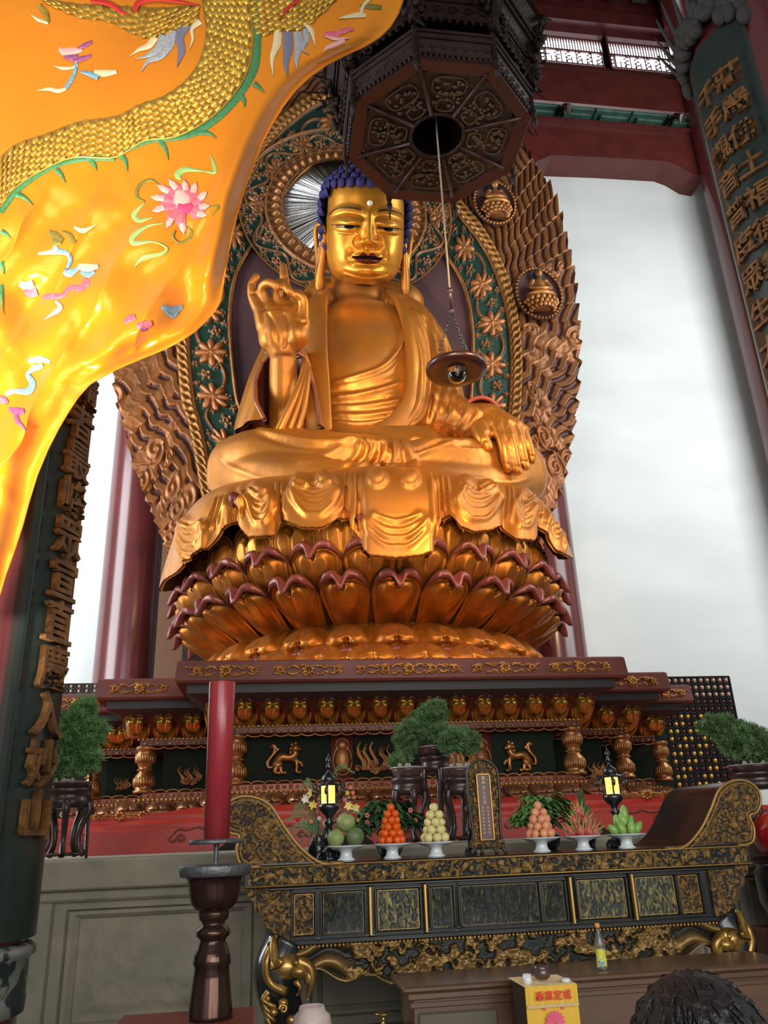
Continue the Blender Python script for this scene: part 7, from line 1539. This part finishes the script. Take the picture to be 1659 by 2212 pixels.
ol = cr([(-60, 520), (0, 448), (30, 408), (90, 368), (160, 340), (248, 340), (310, 305), (380, 295), (450, 258), (505, 205), (535, 150), (545, 90), (540, 20), (525, -50)], 60); MB().tube(cloth(ol[:, 0], ol[:, 1], .012), .0055, 6).build('gold_outline', E_GL, ban)
for nm, pts, wd in (('belly_fringe', [(0, 458), (28, 420), (60, 392), (110, 362), (160, 346), (205, 342), (248, 344)], [7, 7, 6, 5, 6, 6, 4]), ('belly_fringe', [(250, 340), (285, 318), (330, 303), (385, 298), (430, 282), (480, 245), (520, 200), (548, 150), (556, 100), (555, 40), (545, -30)], [4, 6, 5, 5, 8, 8, 8, 9, 8, 8, 7])): patch(nm, [(pts, wd)], E_GN, .005)
for sp_ in ([(120, 365), (133, 378), (141, 395)], [(196, 345), (205, 358), (208, 368)], [(262, 335), (272, 350), (275, 370)], [(345, 302), (358, 322), (364, 346)], [(430, 285), (452, 288), (468, 298)], [(520, 205), (528, 218), (528, 232)], [(548, 180), (560, 188), (572, 200)], [(35, 418), (55, 428), (72, 444)], [(2, 500), (14, 506), (24, 515)], [(0, 565), (6, 580), (8, 592)], [(0, 615), (4, 640), (6, 680)]): patch('fin_spike', [(sp_, [7, 4, .5])], E_GN, .006)
patch('red_mane', [([(195, 2), (235, 8), (262, 25), (278, 30)], [3, 6, 4, 1]), ([(290, 25), (300, 5), (330, -3), (380, 2), (430, 12)], [5, 7, 6, 4, 1]), ([(650, -5), (620, 20), (605, 45)], [4, 4, .5])], E_RD, .020)
for k, (pts, wd, m_) in enumerate((([(335, 80), (322, 98), (300, 107), (280, 122)], [8, 7, 4, .5], E_W), ([(352, 75), (345, 100), (322, 118), (292, 128)], [8, 9, 5, .5], E_GY), ([(372, 65), (365, 95), (345, 120), (320, 132), (305, 155)], [9, 11, 9, 5, .5], E_GY), ([(402, 52), (388, 78), (392, 110), (382, 145)], [12, 9, 8, .5], E_SL), ([(432, 45), (415, 62), (416, 85), (408, 110)], [8, 4, 3, .5], E_W),
    ([(600, 68), (598, 95), (588, 125), (590, 165)], [8, 9, 5, .5], E_W), ([(622, 68), (622, 105), (618, 135), (622, 168)], [10, 11, 6, .5], E_SL), ([(643, 68), (645, 100), (640, 130), (643, 152)], [9, 9, 5, .5], E_GY), ([(660, 62), (662, 85), (655, 105), (668, 118)], [7, 7, 3, .5], E_GY), ([(660, 52), (672, 65), (678, 85), (681, 102)], [4, 5, 3, .5], E_W))): patch('flame_tassel', [(pts, wd)], m_, .007)
def cloudset(name, parts): 
    for j, (pts, wd, m_) in enumerate(parts): patch(name, [(pts, wd)], m_, .005+.0015*(j % 4))
cloudset('embroidered_cloud', [([(128, 104), (140, 112), (160, 110), (178, 108)], [4, 9, 8, 3], E_PP), ([(137, 122), (150, 124), (168, 122)], [3, 7, 6], E_PU), ([(168, 104), (182, 98), (198, 90)], [2, 5, 4], E_PU), ([(158, 132), (175, 127), (196, 120)], [2, 6, 3], E_PU), ([(116, 142), (135, 147), (155, 146), (168, 140)], [.5, 4, 3, 3], E_W), ([(165, 130), (162, 155), (152, 175), (140, 193)], [4, 4, 5, 4], E_BL), ([(80, 196), (105, 192), (125, 196), (142, 192)], [.5, 4, 5, 3], E_W), ([(175, 155), (195, 160), (212, 168)], [3, 6, 6], E_BL), ([(203, 155), (225, 158), (252, 155)], [5, 8, 4], E_W)])
cloudset('embroidered_cloud', [([(105, 500), (118, 508), (135, 520)], [4, 9, 6], E_OL), ([(112, 518), (122, 522), (132, 524)], [6, 8, 5], E_OL), ([(134, 500), (150, 508), (160, 525)], [3, 5, 5], E_OL), ([(160, 490), (180, 498), (208, 486)], [3, 6, .5], E_W), ([(118, 530), (120, 542), (105, 545), (82, 548)], [4, 8, 5, 3], E_PP), ([(122, 542), (145, 548), (152, 562), (145, 580)], [7, 5, 5, 4], E_BL), ([(138, 585), (150, 590), (172, 578)], [6, 9, 3], E_BL), ([(168, 575), (190, 578), (212, 575)], [6, 9, 4], E_W), ([(175, 586), (190, 592), (204, 586)], [5, 8, 4], E_BL)])
cloudset('embroidered_cloud', [([(183, 600), (186, 612), (172, 622), (150, 622), (135, 638), (112, 640), (92, 642)], [4, 8, 8, 5, 5, 7, 5], E_PK), ([(42, 612), (58, 618), (72, 612)], [6, 11, 8], E_PP), ([(52, 628), (66, 634), (80, 630)], [5, 9, 9], E_PK), ([(120, 650), (130, 662), (122, 672), (95, 690)], [3, 5, 6, .5], E_PP)])
cloudset('embroidered_cloud', [([(60, 780), (85, 776), (108, 782)], [5, 7, 4], E_W), ([(70, 790), (80, 794), (92, 788)], [4, 7, 4], E_BL), ([(78, 795), (60, 808), (70, 828), (60, 845), (30, 845), (12, 852)], [5, 5, 7, 8, 5, 6], E_BL), ([(-5, 858), (8, 865), (14, 872)], [5, 8, 5], E_PK), ([(18, 882), (35, 888), (52, 888)], [3, 9, 6], E_PU), ([(34, 895), (38, 910), (48, 920), (58, 935)], [5, 5, 3, .5], E_PU)])
cloudset('embroidered_cloud', [([(268, 696), (280, 688), (292, 684)], [4, 8, 6], E_PK), ([(295, 702), (310, 704), (328, 698)], [5, 11, 6], E_PK), ([(305, 712), (316, 710)], [5, 5], E_PU)])
cloudset('embroidered_cloud', [([(350, 662), (372, 672), (394, 662)], [5, 12, 5], E_BL), ([(362, 676), (374, 682), (384, 676)], [3, 6, 4], E_BL)])
cloudset('embroidered_cloud', [([(700, 72), (722, 74), (745, 66), (765, 62)], [4, 7, 6, 3], E_PK), ([(702, 78), (725, 84), (755, 82)], [2, 4, 2], E_PP), ([(745, 88), (720, 98), (706, 104), (698, 115)], [5, 6, 4, .5], E_PP)])
cloudset('embroidered_cloud', [([(778, 12), (800, 14), (825, 16)], [4, 6, 5], E_OL), ([(732, 40), (750, 36), (775, 32), (790, 34)], [1, 4, 6, 4], E_W), ([(780, 30), (785, 12), (808, -10)], [4, 4, 3], E_W)])
# lotus flower with ribbons
lc = np.array([396, 445.]); lp = [(-62, -50), (-34, -64), (2, -62), (30, -56), (56, -34), (62, -2), (56, 22), (2, 66), (-40, 52), (-74, 12), (-78, -22)]
for k, (dx, dy) in enumerate(lp):
    p1 = lc+np.array([dx, dy])*.92; L_ = np.array([dx, dy]); pn_ = np.array([-dy, dx])/np.hypot(dx, dy)*6
    patch('lotus_petal', [([lc+L_*.15, lc+L_*.5+pn_, p1], [5, 12, .8])], E_PK, .005+.001*(k % 3)); patch('lotus_petal_tip', [([lc+L_*.55+pn_*.7, lc+L_*.75+pn_*.3, p1], [6, 7, .5])], E_PP, .010)
patch('lotus_heart', [([lc+(-12, -34), lc+(-4, -16), lc+(4, 8)], [6, 18, 12])], E_PP, .012); patch('lotus_seed', [([lc+(-12, -2), lc+(4, 4), lc+(18, -2)], [5, 13, 6])], em('crimson_thread', (.62, .04, .12)), .015)
for pts, wd, m_ in (([(348, 402), (325, 388), (300, 402), (296, 425), (312, 435)], [1, 3, 4, 4, 2], E_OL), ([(312, 438), (290, 462), (300, 476), (330, 470)], [1, 6, 5, 1], E_LG), ([(355, 482), (320, 488), (288, 510), (290, 525), (330, 522), (360, 535), (350, 548), (310, 558), (290, 578)], [1, 3, 6, 6, 2, 3, 4, 6, .5], E_LG), ([(392, 388), (384, 378), (400, 366), (440, 370), (463, 372), (462, 355), (455, 335)], [2, 8, 6, 1.5, 4, 4, 1], E_LG), ([(378, 498), (374, 512), (388, 524), (408, 515), (414, 500), (404, 488)], [3, 3, 3, 3, 3, 1], E_OL), ([(448, 448), (465, 444), (472, 448), (458, 466)], [1, 2, 3, 1], E_OL)): patch('ribbon_vine', [(pts, wd)], m_, .004)
